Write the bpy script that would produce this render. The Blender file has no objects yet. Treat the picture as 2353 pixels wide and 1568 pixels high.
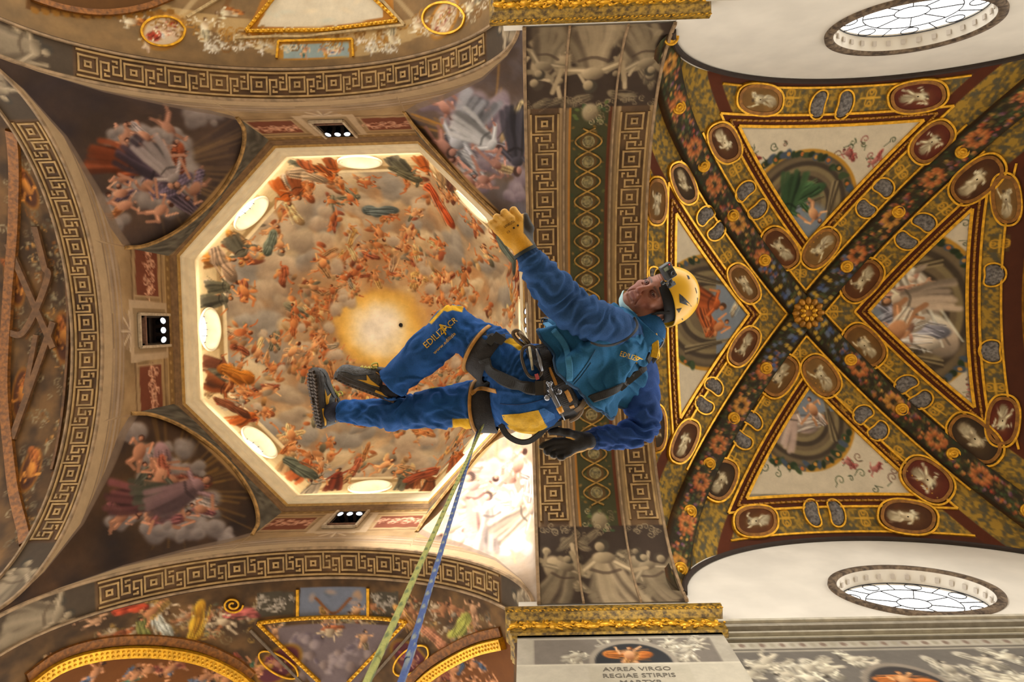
import bpy, bmesh, math, random
import numpy as np
from mathutils import Matrix, Vector, Quaternion

PI = math.pi
rad = math.radians
scene = bpy.context.scene
col = scene.collection

# ------------------------------------------------------------------ camera
# The photographer stands under the great arch and looks almost straight up.
IW, IH, FPX = 2353.0, 1568.0, 1569.0
ZEN = (1207.0, 745.0)          # where verticals converge in the frame
ROLL = rad(1.5)
EYE = 1.6                      # eye height above the floor
_d = np.array([(ZEN[0] - IW / 2) / FPX, -(ZEN[1] - IH / 2) / FPX, -1.0]); _d /= np.linalg.norm(_d)
_x = np.array([math.cos(ROLL), math.sin(ROLL), 0.0]); _x -= _d * _x.dot(_d); _x /= np.linalg.norm(_x)
_y = np.cross(_d, _x)
MCAM = np.array([_x, _y, _d])  # rows: world axes seen from the camera

cam_data = bpy.data.cameras.new('camera')
cam_data.sensor_width = 36.0
cam_data.lens = FPX / IW * 36.0
cam_data.clip_start = 0.05
cam_data.clip_end = 200
cam_data.dof.use_dof = True           # focus on the worker: the vaults and the near rope fall a little soft
cam_data.dof.focus_distance = 2.75
cam_data.dof.aperture_fstop = 11.0
cam = bpy.data.objects.new('camera', cam_data)
col.objects.link(cam)
mw = Matrix.Identity(4)
for i in range(3):
    for j in range(3):
        mw[i][j] = MCAM[i][j]
mw[2][3] = EYE
cam.matrix_world = mw
scene.camera = cam

# ------------------------------------------------------------------ world + exposure
scene.view_settings.view_transform = 'Standard'
scene.view_settings.look = 'None'
scene.view_settings.gamma = 1.0
scene.view_settings.use_curve_mapping = False
scene.view_settings.exposure = 0.0
for _k, _v in (('max_bounces', 5), ('diffuse_bounces', 3), ('glossy_bounces', 2), ('transmission_bounces', 3), ('transparent_max_bounces', 6), ('caustics_reflective', False), ('caustics_refractive', False)):
    setattr(scene.cycles, _k, _v)
scene.cycles.adaptive_threshold = 0.03
world = bpy.data.worlds.new('daylight')
scene.world = world
world.use_nodes = True
_bg = world.node_tree.nodes['Background']
_bg.inputs[0].default_value = (1.0, 0.965, 0.91, 1)
_bg.inputs[1].default_value = 3.6
UPLIGHT = 56.0


def ray(u, v):
    c = np.array([(u - IW / 2) / FPX, -(v - IH / 2) / FPX, -1.0])
    return MCAM @ c


def P(u, v, h):
    """point of the place seen at (u, v), h metres above the eye"""
    w = ray(u, v)
    w = w * (h / w[2])
    return np.array([w[0], w[1], h + EYE])


def proj(p):
    q = MCAM.T @ (np.asarray(p, float) - np.array([0, 0, EYE]))
    return (IW / 2 + FPX * q[0] / -q[2], IH / 2 - FPX * q[1] / -q[2])


# ------------------------------------------------------------------ materials
MATS = {}


def s2l(c):
    c = np.asarray(c, float)
    return np.where(c <= 0.04045, c / 12.92, ((np.maximum(c, 0) + 0.055) / 1.055) ** 2.4)


def rgb(h):
    h = h.lstrip('#')
    return tuple(int(h[i:i + 2], 16) / 255 for i in (0, 2, 4))


def lin(c):
    if isinstance(c, str):
        c = rgb(c)
    return tuple(float(x) for x in s2l(c)) + (1.0,)


def mat(name, colr, rough=0.6, metal=0.0, noise=0.0, nscale=20.0, bump=0.0, bscale=60.0, spec=0.5, sheen=0.0,
        emit=None, estr=0.0, c2=None):
    """a plain procedural material: colour broken by noise, optional bump"""
    if name in MATS:
        return MATS[name]
    m = bpy.data.materials.new(name)
    m.use_nodes = True
    nt = m.node_tree
    b = nt.nodes['Principled BSDF']
    b.inputs['Base Color'].default_value = lin(colr)
    b.inputs['Roughness'].default_value = rough
    b.inputs['Metallic'].default_value = metal
    b.inputs['Specular IOR Level'].default_value = spec
    if sheen:
        b.inputs['Sheen Weight'].default_value = sheen
    if emit is not None:
        b.inputs['Emission Color'].default_value = lin(emit)
        b.inputs['Emission Strength'].default_value = estr
        m.cycles.emission_sampling = 'NONE'
    tc = nt.nodes.new('ShaderNodeTexCoord')
    if noise > 0 or c2 is not None:
        n = nt.nodes.new('ShaderNodeTexNoise')
        n.inputs['Scale'].default_value = nscale
        n.inputs['Detail'].default_value = 3
        nt.links.new(tc.outputs['Object'], n.inputs['Vector'])
        mx = nt.nodes.new('ShaderNodeMix'); mx.data_type = 'RGBA'
        base = np.array(lin(colr)[:3])
        o2 = lin(c2) if c2 is not None else tuple(np.clip(base * (1 - noise), 0, 1)) + (1,)
        o1 = tuple(np.clip(base * (1 + noise), 0, 1)) + (1,) if c2 is None else lin(colr)
        mx.inputs[6].default_value = o1
        mx.inputs[7].default_value = o2
        rmp = nt.nodes.new('ShaderNodeMapRange')
        rmp.inputs[1].default_value = 0.35; rmp.inputs[2].default_value = 0.65
        nt.links.new(n.outputs['Fac'], rmp.inputs[0])
        nt.links.new(rmp.outputs[0], mx.inputs[0])
        nt.links.new(mx.outputs[2], b.inputs['Base Color'])
    if bump > 0:
        n2 = nt.nodes.new('ShaderNodeTexNoise')
        n2.inputs['Scale'].default_value = bscale
        n2.inputs['Detail'].default_value = 3
        nt.links.new(tc.outputs['Object'], n2.inputs['Vector'])
        bp = nt.nodes.new('ShaderNodeBump')
        bp.inputs['Strength'].default_value = bump
        bp.inputs['Distance'].default_value = 0.01
        nt.links.new(n2.outputs['Fac'], bp.inputs['Height'])
        nt.links.new(bp.outputs[0], b.inputs['Normal'])
    MATS[name] = m
    return m


def paint_mat(name, rough=0.75, bump=0.15, bscale=8.0, grain=0.12, spec=0.25, metal=0.0):
    """painted plaster / dyed cloth: colour from the mesh's 'paint' attribute, fine grain from noise"""
    if name in MATS:
        return MATS[name]
    m = bpy.data.materials.new(name)
    m.use_nodes = True
    nt = m.node_tree
    b = nt.nodes['Principled BSDF']
    b.inputs['Roughness'].default_value = rough
    b.inputs['Specular IOR Level'].default_value = spec
    b.inputs['Metallic'].default_value = metal
    at = nt.nodes.new('ShaderNodeAttribute'); at.attribute_name = 'paint'
    tc = nt.nodes.new('ShaderNodeTexCoord')
    n = nt.nodes.new('ShaderNodeTexNoise')
    n.inputs['Scale'].default_value = bscale
    n.inputs['Detail'].default_value = 4
    n.inputs['Roughness'].default_value = 0.7
    nt.links.new(tc.outputs['Object'], n.inputs['Vector'])
    mr = nt.nodes.new('ShaderNodeMapRange')
    mr.inputs[1].default_value = 0.25; mr.inputs[2].default_value = 0.75
    mr.inputs[3].default_value = 1 - grain; mr.inputs[4].default_value = 1 + grain
    nt.links.new(n.outputs['Fac'], mr.inputs[0])
    mx = nt.nodes.new('ShaderNodeVectorMath'); mx.operation = 'SCALE'
    nt.links.new(at.outputs['Color'], mx.inputs[0])
    nt.links.new(mr.outputs[0], mx.inputs['Scale'])
    nt.links.new(mx.outputs[0], b.inputs['Base Color'])
    if bump:
        bp = nt.nodes.new('ShaderNodeBump')
        bp.inputs['Strength'].default_value = bump
        bp.inputs['Distance'].default_value = 0.01
        nt.links.new(n.outputs['Fac'], bp.inputs['Height'])
        nt.links.new(bp.outputs[0], b.inputs['Normal'])
    MATS[name] = m
    return m


# ------------------------------------------------------------------ mesh helpers
def link(name, me, m=None, parent=None, smooth=False):
    o = bpy.data.objects.new(name, me)
    col.objects.link(o)
    if m is not None and len(me.materials) == 0:
        me.materials.append(m)
    if parent is not None:
        o.parent = parent
        o.matrix_parent_inverse = parent.matrix_world.inverted() if parent.type != 'EMPTY' or True else o.matrix_parent_inverse
    if smooth:
        me.polygons.foreach_set('use_smooth', np.ones(len(me.polygons), dtype=bool))
    return o


def tag(o, label=None, cat=None, group=None, kind=None):
    if label: o['label'] = label
    if cat: o['category'] = cat
    if group: o['group'] = group
    if kind: o['kind'] = kind
    return o


def empty(name, loc=(0, 0, 0)):
    o = bpy.data.objects.new(name, None)
    o.empty_display_size = 0.1
    o.location = loc
    col.objects.link(o)
    o.matrix_world = Matrix.Translation(loc)
    return o


def mesh_np(name, verts, faces, paint=None):
    """verts (n,3); faces (m,4) or (m,3) int array, or a list of lists"""
    me = bpy.data.meshes.new(name)
    verts = np.asarray(verts, np.float32)
    if isinstance(faces, np.ndarray):
        k = faces.shape[1]
        me.vertices.add(len(verts))
        me.vertices.foreach_set('co', verts.ravel())
        me.loops.add(faces.size)
        me.loops.foreach_set('vertex_index', faces.astype(np.int32).ravel())
        me.polygons.add(len(faces))
        me.polygons.foreach_set('loop_start', np.arange(0, faces.size, k, dtype=np.int32))
        me.polygons.foreach_set('loop_total', np.full(len(faces), k, np.int32))
        me.update(calc_edges=True)
        me.validate()
    else:
        me.from_pydata([tuple(map(float, v)) for v in verts], [], [list(map(int, f)) for f in faces])
        me.update()
    if paint is not None:
        set_paint(me, paint)
    return me


def set_paint(me, paint):
    a = me.color_attributes.new('paint', 'FLOAT_COLOR', 'POINT')
    c = np.ones((len(me.vertices), 4), np.float32)
    c[:, :3] = s2l(np.clip(paint, 0, 1))
    a.data.foreach_set('color', c.ravel())


def grid_faces(nu, nv, wrap_u=False, keep=None):
    """faces of a (nu, nv) grid of vertices, index = i*nv + j"""
    iu = np.arange(nu if wrap_u else nu - 1)
    jv = np.arange(nv - 1)
    I, J = np.meshgrid(iu, jv, indexing='ij')
    I2 = (I + 1) % nu
    f = np.stack([I * nv + J, I2 * nv + J, I2 * nv + J + 1, I * nv + J + 1], -1).reshape(-1, 4)
    if keep is not None:
        f = f[keep.reshape(-1)]
    return f


class MB:
    """collects simple shapes into one mesh"""
    def __init__(self):
        self.v = []; self.f = []; self.n = 0

    def add(self, v, f):
        v = np.asarray(v, float)
        self.v.append(v)
        self.f.extend([[i + self.n for i in q] for q in f])
        self.n += len(v)
        return self

    def box(self, c, s, R=None):
        x, y, z = [q / 2 for q in s]
        v = np.array([[-x, -y, -z], [x, -y, -z], [x, y, -z], [-x, y, -z], [-x, -y, z], [x, -y, z], [x, y, z], [-x, y, z]])
        if R is not None:
            v = v @ np.asarray(R).T
        return self.add(v + np.asarray(c), [[0, 3, 2, 1], [4, 5, 6, 7], [0, 1, 5, 4], [1, 2, 6, 5], [2, 3, 7, 6], [3, 0, 4, 7]])

    def tube(self, pts, r, n=8, closed=False, flat=None, up=None, caps=True):
        """sweep of an ellipse; r scalar or per point; flat = thickness ratio across the second axis"""
        pts = np.asarray(pts, float)
        m = len(pts)
        rr = np.full(m, r) if np.isscalar(r) else np.asarray(r, float)
        T = np.gradient(pts, axis=0) if not closed else (np.roll(pts, -1, 0) - np.roll(pts, 1, 0))
        T /= np.linalg.norm(T, axis=1)[:, None] + 1e-12
        u = np.asarray(up, float) if up is not None else (np.array([0, 0, 1.]) if abs(T[0][2]) < .9 else np.array([1., 0, 0]))
        vs = []
        a = None
        for i in range(m):
            if up is not None and np.ndim(up) == 1:
                a = np.cross(T[i], u)
            elif up is not None:
                a = np.cross(T[i], up[i])
            elif a is None:
                a = np.cross(T[i], u)
            else:
                a = a - T[i] * a.dot(T[i])
            a = a / (np.linalg.norm(a) + 1e-12)
            b = np.cross(T[i], a)
            th = np.arange(n) * 2 * PI / n
            fl = 1.0 if flat is None else flat
            vs.append(pts[i] + rr[i] * (np.cos(th)[:, None] * a + fl * np.sin(th)[:, None] * b))
        v = np.concatenate(vs)
        f = []
        for i in range(m if closed else m - 1):
            i2 = (i + 1) % m
            for k in range(n):
                k2 = (k + 1) % n
                f.append([i * n + k, i * n + k2, i2 * n + k2, i2 * n + k])
        if not closed and caps:
            f.append(list(range(n))[::-1])
            f.append([(m - 1) * n + k for k in range(n)])
        return self.add(v, f)

    def ribbon(self, pts, nrm, w, t, closed=False):
        """flat strip: width w across, thickness t along the normals (box section)"""
        pts = np.asarray(pts, float); nrm = np.asarray(nrm, float)
        if nrm.ndim == 1:
            nrm = np.tile(nrm, (len(pts), 1))
        m = len(pts)
        T = np.gradient(pts, axis=0) if not closed else (np.roll(pts, -1, 0) - np.roll(pts, 1, 0))
        B = np.cross(T, nrm); B /= np.linalg.norm(B, axis=1)[:, None] + 1e-12
        N = nrm / (np.linalg.norm(nrm, axis=1)[:, None] + 1e-12)
        ww = (np.full(m, w) if np.isscalar(w) else np.asarray(w))[:, None] / 2
        v = np.stack([pts - B * ww - N * t * .3, pts + B * ww - N * t * .3, pts + B * ww * .8 + N * t, pts - B * ww * .8 + N * t], 1).reshape(-1, 3)
        f = []
        for i in range(m if closed else m - 1):
            a, b = i * 4, ((i + 1) % m) * 4
            for k in range(4):
                k2 = (k + 1) % 4
                f.append([a + k, a + k2, b + k2, b + k])
        if not closed:
            f.append([3, 2, 1, 0]); f.append([(m - 1) * 4 + k for k in range(4)])
        return self.add(v, f)

    def lathe(self, prof, c=(0, 0, 0), axis=(0, 0, 1), n=24, ref=None):
        """profile [(r, h)] turned about axis through c"""
        ax = np.asarray(axis, float); ax /= np.linalg.norm(ax)
        a = np.cross(ax, ref if ref is not None else ([0, 0, 1.] if abs(ax[2]) < .9 else [1., 0, 0])); a /= np.linalg.norm(a)
        b = np.cross(ax, a)
        th = np.arange(n) * 2 * PI / n
        v = []
        for r, h in prof:
            v.append(np.asarray(c) + ax * h + r * (np.cos(th)[:, None] * a + np.sin(th)[:, None] * b))
        v = np.concatenate(v)
        f = []
        m = len(prof)
        for i in range(m - 1):
            for k in range(n):
                k2 = (k + 1) % n
                f.append([i * n + k, i * n + k2, (i + 1) * n + k2, (i + 1) * n + k])
        if prof[0][0] > 1e-6: f.append(list(range(n))[::-1])
        if prof[-1][0] > 1e-6: f.append([(m - 1) * n + k for k in range(n)])
        return self.add(v, f)

    def ball(self, c, r, n=10, m=6, axes=None):
        r = np.asarray([r, r, r] if np.isscalar(r) else r, float)
        A = np.eye(3) if axes is None else np.asarray(axes, float)   # rows = axes
        v = []
        for i in range(m + 1):
            ph = PI * i / m
            for k in range(n):
                th = 2 * PI * k / n
                q = np.array([math.sin(ph) * math.cos(th), math.sin(ph) * math.sin(th), math.cos(ph)]) * r
                v.append(np.asarray(c) + q @ A)
        f = []
        for i in range(m):
            for k in range(n):
                k2 = (k + 1) % n
                f.append([i * n + k, (i + 1) * n + k, (i + 1) * n + k2, i * n + k2])
        return self.add(v, f)

    def build(self, name, m=None, parent=None, smooth=False, paint=None):
        me = bpy.data.meshes.new(name)
        v = np.concatenate(self.v)
        me.from_pydata([tuple(q) for q in v.tolist()], [], self.f)
        me.validate()
        me.update()
        if paint is not None:
            set_paint(me, paint)
        return link(name, me, m, parent, smooth)


def smoothpath(pts, n=40, closed=False):
    """Catmull-Rom resample"""
    pts = np.asarray(pts, float)
    if closed:
        q = np.concatenate([pts[-1:], pts, pts[:2]])
    else:
        q = np.concatenate([2 * pts[:1] - pts[1:2], pts, 2 * pts[-1:] - pts[-2:-1]])
    k = len(q) - 3
    t = np.linspace(0, k, n, endpoint=not closed)
    i = np.minimum(t.astype(int), k - 1)
    s = (t - i)[:, None]
    p0, p1, p2, p3 = q[i], q[i + 1], q[i + 2], q[i + 3]
    return .5 * (2 * p1 + (p2 - p0) * s + (2 * p0 - 5 * p1 + 4 * p2 - p3) * s ** 2 + (3 * p1 - p0 - 3 * p2 + p3) * s ** 3)


# ------------------------------------------------------------------ fresco painter
def _resize(a, h, w):
    H0, W0 = a.shape[:2]
    y = np.linspace(0, H0 - 1.001, h); x = np.linspace(0, W0 - 1.001, w)
    yi = y.astype(int); xi = x.astype(int)
    fy = (y - yi).astype(np.float32); fx = (x - xi).astype(np.float32)
    a = a.astype(np.float32)
    fy = fy * fy * (3 - 2 * fy); fx = fx * fx * (3 - 2 * fx)
    fy = fy[:, None]; fx = fx[None, :]
    return (a[yi][:, xi] * (1 - fy) * (1 - fx) + a[yi + 1][:, xi] * fy * (1 - fx) + a[yi][:, xi + 1] * (1 - fy) * fx + a[yi + 1][:, xi + 1] * fy * fx)


def fbm(h, w, cell, seed=0, octs=4, gain=0.5):
    if h * w > 60000 and cell >= 12:
        return _resize(fbm(h // 3 + 1, w // 3 + 1, cell / 3, seed, octs, gain), h, w)
    r = np.random.RandomState(seed)
    out = np.zeros((h, w), np.float32); amp = 1.0; tot = 0
    for o in range(octs):
        gh = max(2, int(h / cell) + 2); gw = max(2, int(w / cell) + 2)
        out += amp * _resize(r.rand(gh, gw), h, w)
        tot += amp; amp *= gain; cell = max(cell / 2, 1.0)
    return out / tot


def sstep(a, b, x):
    t = np.clip((x - a) / (b - a + 1e-9), 0, 1)
    return t * t * (3 - 2 * t)


class Canvas:
    def __init__(self, w, h, base, seed=1):
        self.w, self.h = int(w), int(h)
        self.a = np.empty((self.h, self.w, 3), np.float32)
        self.a[:] = base if not isinstance(base, str) else rgb(base)
        self.r = np.random.RandomState(seed)
        self.seed = seed

    def mottle(self, amt=0.15, cell=40, seed=0, tint=None):
        n = fbm(self.h, self.w, cell, self.seed * 31 + seed)[..., None] - .5
        if tint is None:
            self.a *= 1 + 2 * amt * n
        else:
            t = np.asarray(tint if not isinstance(tint, str) else rgb(tint))
            k = np.clip(n * 2 * amt * 3 + amt, 0, 1)
            self.a += (t - self.a) * k
        return self

    def _win(self, x0, y0, x1, y1):
        x0 = max(0, int(x0)); y0 = max(0, int(y0)); x1 = min(self.w, int(x1) + 2); y1 = min(self.h, int(y1) + 2)
        if x1 <= x0 or y1 <= y0:
            return None
        Y, X = np.mgrid[y0:y1, x0:x1]
        return self.a[y0:y1, x0:x1], X + .0, Y + .0

    def mix(self, A, k, c):
        c = np.asarray(rgb(c) if isinstance(c, str) else c)
        A += (c - A) * k[..., None]

    def fill(self, fn, c, op=1.0):
        """fn(X, Y) -> mask over the whole canvas"""
        Y, X = np.mgrid[0:self.h, 0:self.w]
        self.mix(self.a, np.clip(fn(X + .0, Y + .0), 0, 1) * op, c)

    def ell(self, x, y, rx, ry, ang=0, c='#888888', soft=.15, op=1.0, lit=None, la=-2.2):
        """ellipse; lit = (light colour, dark colour) models a rounded painted form"""
        R = max(rx, ry) * (1 + soft) + 2
        w = self._win(x - R, y - R, x + R, y + R)
        if w is None: return
        A, X, Y = w
        ca, sa = math.cos(ang), math.sin(ang)
        dx = (X - x) * ca + (Y - y) * sa; dy = -(X - x) * sa + (Y - y) * ca
        q = np.sqrt((dx / rx) ** 2 + (dy / ry) ** 2)
        aa = 1.2 / max(1.0, min(rx, ry))
        k = 1 - sstep(1 - soft - aa, 1 + aa * .5, q)
        c = np.asarray(rgb(c) if isinstance(c, str) else c)
        if lit is None:
            A += (c - A) * (k * op)[..., None]
        else:
            l, d = [np.asarray(rgb(z) if isinstance(z, str) else z) for z in lit]
            s = ((X - x) * math.cos(la) + (Y - y) * math.sin(la)) / max(rx, ry)
            s = np.clip(s * .9, -1, 1)[..., None]
            cc = np.where(s > 0, c + (l - c) * s, c + (d - c) * -s)
            A += (cc - A) * (k * op)[..., None]

    def stroke(self, pts, w0, w1=None, c='#884422', op=1.0, soft=.4, n=None):
        """tapered brush stroke through pts"""
        w1 = w0 if w1 is None else w1
        pts = np.asarray(pts, float)
        L = np.sum(np.linalg.norm(np.diff(pts, axis=0), axis=1))
        n = n or (int(max(4, min(40, L / max(2.0, max(w0, w1) * .8)))) if len(pts) > 2 else 2)
        q = smoothpath(pts, n) if len(pts) > 2 else np.linspace(pts[0], pts[-1], n)
        R = max(w0, w1) + 2
        w = self._win(q[:, 0].min() - R, q[:, 1].min() - R, q[:, 0].max() + R, q[:, 1].max() + R)
        if w is None: return
        A, X, Y = w
        k = np.zeros(X.shape, np.float32)
        x0, y0 = X[0, 0], Y[0, 0]
        Xr = X[0].astype(np.float32); Yr = Y[:, 0].astype(np.float32)
        for i in range(n - 1):
            a, b = q[i], q[i + 1]
            ww = (w0 + (w1 - w0) * (i + .5) / n) / 2
            R = ww + 1.5
            j0 = max(0, int(min(a[0], b[0]) - R - x0)); j1 = int(max(a[0], b[0]) + R - x0) + 2
            i0 = max(0, int(min(a[1], b[1]) - R - y0)); i1 = int(max(a[1], b[1]) + R - y0) + 2
            if j1 <= j0 or i1 <= i0: continue
            dx = (Xr[j0:j1] - a[0])[None, :]; dy = (Yr[i0:i1] - a[1])[:, None]
            abx, aby = b[0] - a[0], b[1] - a[1]
            t = (dx * abx + dy * aby) / (abx * abx + aby * aby + 1e-9)
            t = np.minimum(np.maximum(t, 0), 1)
            d = np.sqrt((dx - t * abx) ** 2 + (dy - t * aby) ** 2)
            lo = ww * (1 - soft) - .5
            kk = (ww + .6 - d) / (ww + .6 - lo)
            kk = np.minimum(np.maximum(kk, 0), 1)
            sl = k[i0:i1, j0:j1]
            np.maximum(sl, kk, out=sl)
        c = np.asarray(rgb(c) if isinstance(c, str) else c)
        A += (c - A) * (k * op)[..., None]

    def poly(self, pts, c, op=1.0, soft=1.0):
        pts = np.asarray(pts, float)
        w = self._win(pts[:, 0].min() - 2, pts[:, 1].min() - 2, pts[:, 0].max() + 2, pts[:, 1].max() + 2)
        if w is None: return
        A, X, Y = w
        ins = np.zeros(X.shape, bool)
        m = len(pts)
        dmin = np.full(X.shape, 1e9)
        for i in range(m):
            x1, y1 = pts[i]; x2, y2 = pts[(i + 1) % m]
            cond = ((y1 > Y) != (y2 > Y))
            with np.errstate(divide='ignore', invalid='ignore'):
                xi = (x2 - x1) * (Y - y1) / (y2 - y1 + 1e-12) + x1
            ins ^= cond & (X < xi)
            ab = np.array([x2 - x1, y2 - y1]); L2 = ab.dot(ab) + 1e-9
            t = np.clip(((X - x1) * ab[0] + (Y - y1) * ab[1]) / L2, 0, 1)
            np.minimum(dmin, np.hypot(X - x1 - t * ab[0], Y - y1 - t * ab[1]), out=dmin)
        sd = np.where(ins, dmin, -dmin)
        k = sstep(-soft * .5, soft * .5, sd)
        c = np.asarray(rgb(c) if isinstance(c, str) else c)
        A += (c - A) * (k * op)[..., None]

    # ---- motifs
    def cloud(self, x, y, r, c='#b9a48a', hi='#e6d9bf', lo='#8a7564', n=5, op=.9):
        for i in range(n):
            a = self.r.rand() * 6.28; d = r * .6 * self.r.rand()
            rr = r * (.45 + .4 * self.r.rand())
            self.ell(x + d * math.cos(a), y + d * math.sin(a) * .8, rr, rr * (.75 + .2 * self.r.rand()), a, c, .5, op, (hi, lo), -2.0 + self.r.rand() * .8)

    def drape(self, x, y, s, ang, c, hi=None, lo=None, folds=5):
        """a swag of cloth: overlapping lobes with fold lines"""
        c = np.asarray(rgb(c) if isinstance(c, str) else c)
        hi = np.clip(c * 1.45 + .08, 0, 1) if hi is None else hi
        lo = c * .42 if lo is None else lo
        ca, sa = math.cos(ang), math.sin(ang)
        T = lambda u, v: (x + (u * ca - v * sa) * s, y + (u * sa + v * ca) * s)
        for i in range(4):
            u = -.6 + .4 * i + self.r.uniform(-.1, .1)
            px, py = T(u, self.r.uniform(-.12, .12))
            self.ell(px, py, s * self.r.uniform(.42, .6), s * self.r.uniform(.22, .36), ang + self.r.uniform(-.4, .4), c * self.r.uniform(.8, 1.1), .2, 1, (hi, lo), -2 + self.r.uniform(-.6, .6))
        for i in range(folds):
            v = -.28 + .56 * i / max(1, folds - 1)
            p = [T(-.8 + self.r.uniform(-.1, .1), v * .7), T(0, v + self.r.uniform(-.12, .12)), T(.8, v * 1.2 + self.r.uniform(-.15, .15))]
            self.stroke(p, s * .10, s * .05, lo if i % 2 else hi, .55, .6)

    def figure(self, x, y, s, ang, skin='#c98a5a', cloth=None, lo='#6e3a1e', nude=.5, detail=True):
        """a generic small painted figure: trunk, head, bent limbs, a scrap of cloth"""
        r = self.r
        sk = np.asarray(rgb(skin) if isinstance(skin, str) else skin) * r.uniform(.88, 1.1)
        hi = np.clip(sk * 1.3 + .06, 0, 1); dk = np.asarray(rgb(lo))
        ca, sa = math.cos(ang), math.sin(ang)
        T = lambda u, v: np.array((x + (u * ca - v * sa) * s, y + (u * sa + v * ca) * s))
        for sd in (-1, 1):
            hip = T(-.32, .1 * sd)
            k = r.uniform(-.5, .5)
            knee = T(-.68 + r.uniform(-.1, .25), sd * r.uniform(.1, .40) + k * .2)
            ft = T(-.98 + r.uniform(-.15, .4), sd * r.uniform(-.05, .45) + k * .4)
            self.stroke([hip, knee], s * .36, s * .28, dk * .7 + sk * .3, .7, .6)
            self.stroke([hip, knee], s * .30, s * .22, sk)
            self.stroke([knee, ft], s * .21, s * .11, sk * .9)
            if detail: self.stroke([hip + (0, -s * .03), knee + (0, -s * .03)], s * .08, s * .05, hi, .7)
        if cloth is not None:
            px, py = T(-.35 + r.uniform(-.2, .1), r.uniform(-.2, .2))
            self.drape(px, py, s * r.uniform(.55, .8), ang + r.uniform(-.7, .7), cloth)
        px, py = T(0, 0)
        self.ell(px, py, s * .46, s * .29, ang, sk, .2, 1, (hi, dk), -2.2 + r.uniform(-.5, .5))
        for sd in (-1, 1):
            sh = T(.3, .2 * sd); el = T(.3 + r.uniform(-.35, .4), sd * r.uniform(.36, .52)); hd = T(r.uniform(-.1, .8), sd * r.uniform(.3, .72))
            self.stroke([sh, el], s * .19, s * .15, sk * .93); self.stroke([el, hd], s * .14, s * .09, hi * .6 + sk * .4)
        px, py = T(.6, r.uniform(-.12, .12))
        self.ell(px, py, s * .17, s * .15, ang, dk * .9, .2)
        px, py = T(.57, r.uniform(-.1, .1))
        self.ell(px, py, s * .13, s * .11, ang, sk * 1.02, .2, 1, (hi, dk))

    def crowd(self, x, y, s, cols, skins, n=7):
        """a knot of overlapping rounded forms: limbs, cloth and heads too small to read singly"""
        r = self.r
        for i in range(n):
            c = np.asarray(rgb(cols[r.randint(len(cols))] if r.rand() < .6 else skins[r.randint(len(skins))])) * r.uniform(.75, 1.1)
            a = r.uniform(0, 6.28); d = s * r.uniform(0, .8)
            self.ell(x + d * math.cos(a), y + d * math.sin(a), s * r.uniform(.28, .5), s * r.uniform(.14, .26), r.uniform(0, 3.1), c, .35, .95, (np.clip(c * 1.4 + .06, 0, 1), c * .4), r.uniform(-2.8, -1.4))
        for i in range(n // 2):
            c = np.asarray(rgb(skins[r.randint(len(skins))]))
            a = r.uniform(0, 6.28); d = s * r.uniform(.1, .9)
            p = np.array([x + d * math.cos(a), y + d * math.sin(a)]); q = p + s * r.uniform(.3, .6) * np.array([math.cos(a + r.uniform(-1, 1)), math.sin(a + r.uniform(-1, 1))])
            self.stroke([p, (p + q) / 2 + r.uniform(-.12, .12, 2) * s, q], s * .16, s * .09, c, .95)
            self.ell(p[0], p[1], s * .11, s * .1, 0, c * .9, .3, 1, (np.clip(c * 1.3, 0, 1), c * .4))

    def robed(self, x, y, s, ang, cloth, skin='#c98a5a', lo=None, arms=True):
        """a generic draped standing or seated figure, head towards ang"""
        r = self.r
        c = np.asarray(rgb(cloth) if isinstance(cloth, str) else cloth, float)
        sk = np.asarray(rgb(skin) if isinstance(skin, str) else skin, float)
        dk = c * .38 if lo is None else np.asarray(rgb(lo) if isinstance(lo, str) else lo)
        hi = np.clip(c * 1.35 + .07, 0, 1)
        ca, sa = math.cos(ang), math.sin(ang)
        T = lambda u, v: (x + (u * ca - v * sa) * s, y + (u * sa + v * ca) * s)
        bend = r.uniform(-.35, .35)
        px, py = T(-.35, bend * .4)
        self.ell(px, py, s * .75, s * .40, ang, dk, .25)
        for k in range(7):
            v0 = -.20 + .066 * k; v1 = -.40 + .133 * k + r.uniform(-.05, .05)
            cc = [c, c * .7 + hi * .3, c * .85, dk * .6 + c * .4, c * 1.05][r.randint(5)]
            self.stroke([T(.32, v0), T(-.1, v0 * 1.3 + bend * .3), T(-.55, v1 + bend * .5), T(-1.0 + r.uniform(-.12, .12), v1 * 1.15 + bend)], s * .19, s * .26, np.clip(cc, 0, 1), .85, .6)
        self.stroke([T(.12, -.26), T(.02, .0), T(.10, .26)], s * .10, s * .08, dk * 1.2, .7)
        if arms:
            for sd in (-1, 1):
                el = T(.1 + r.uniform(-.2, .45), sd * r.uniform(.42, .6)); hd = T(r.uniform(-.2, .8), sd * r.uniform(.45, .95))
                self.stroke([T(.32, .2 * sd), el], s * .20, s * .15, c * .95); self.stroke([T(.32, .17 * sd), el], s * .08, s * .06, hi, .7)
                self.stroke([el, hd], s * .12, s * .08, sk)
        px, py = T(.40, 0); self.ell(px, py, s * .16, s * .24, ang, c, .2, 1, (hi, dk))
        px, py = T(.68, r.uniform(-.06, .06)); self.ell(px, py, s * .17, s * .15, ang, sk * .42, .2)
        px, py = T(.65, r.uniform(-.08, .08)); self.ell(px, py, s * .125, s * .105, ang, sk, .2, 1, (np.clip(sk * 1.25 + .05, 0, 1), sk * .5))

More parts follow.
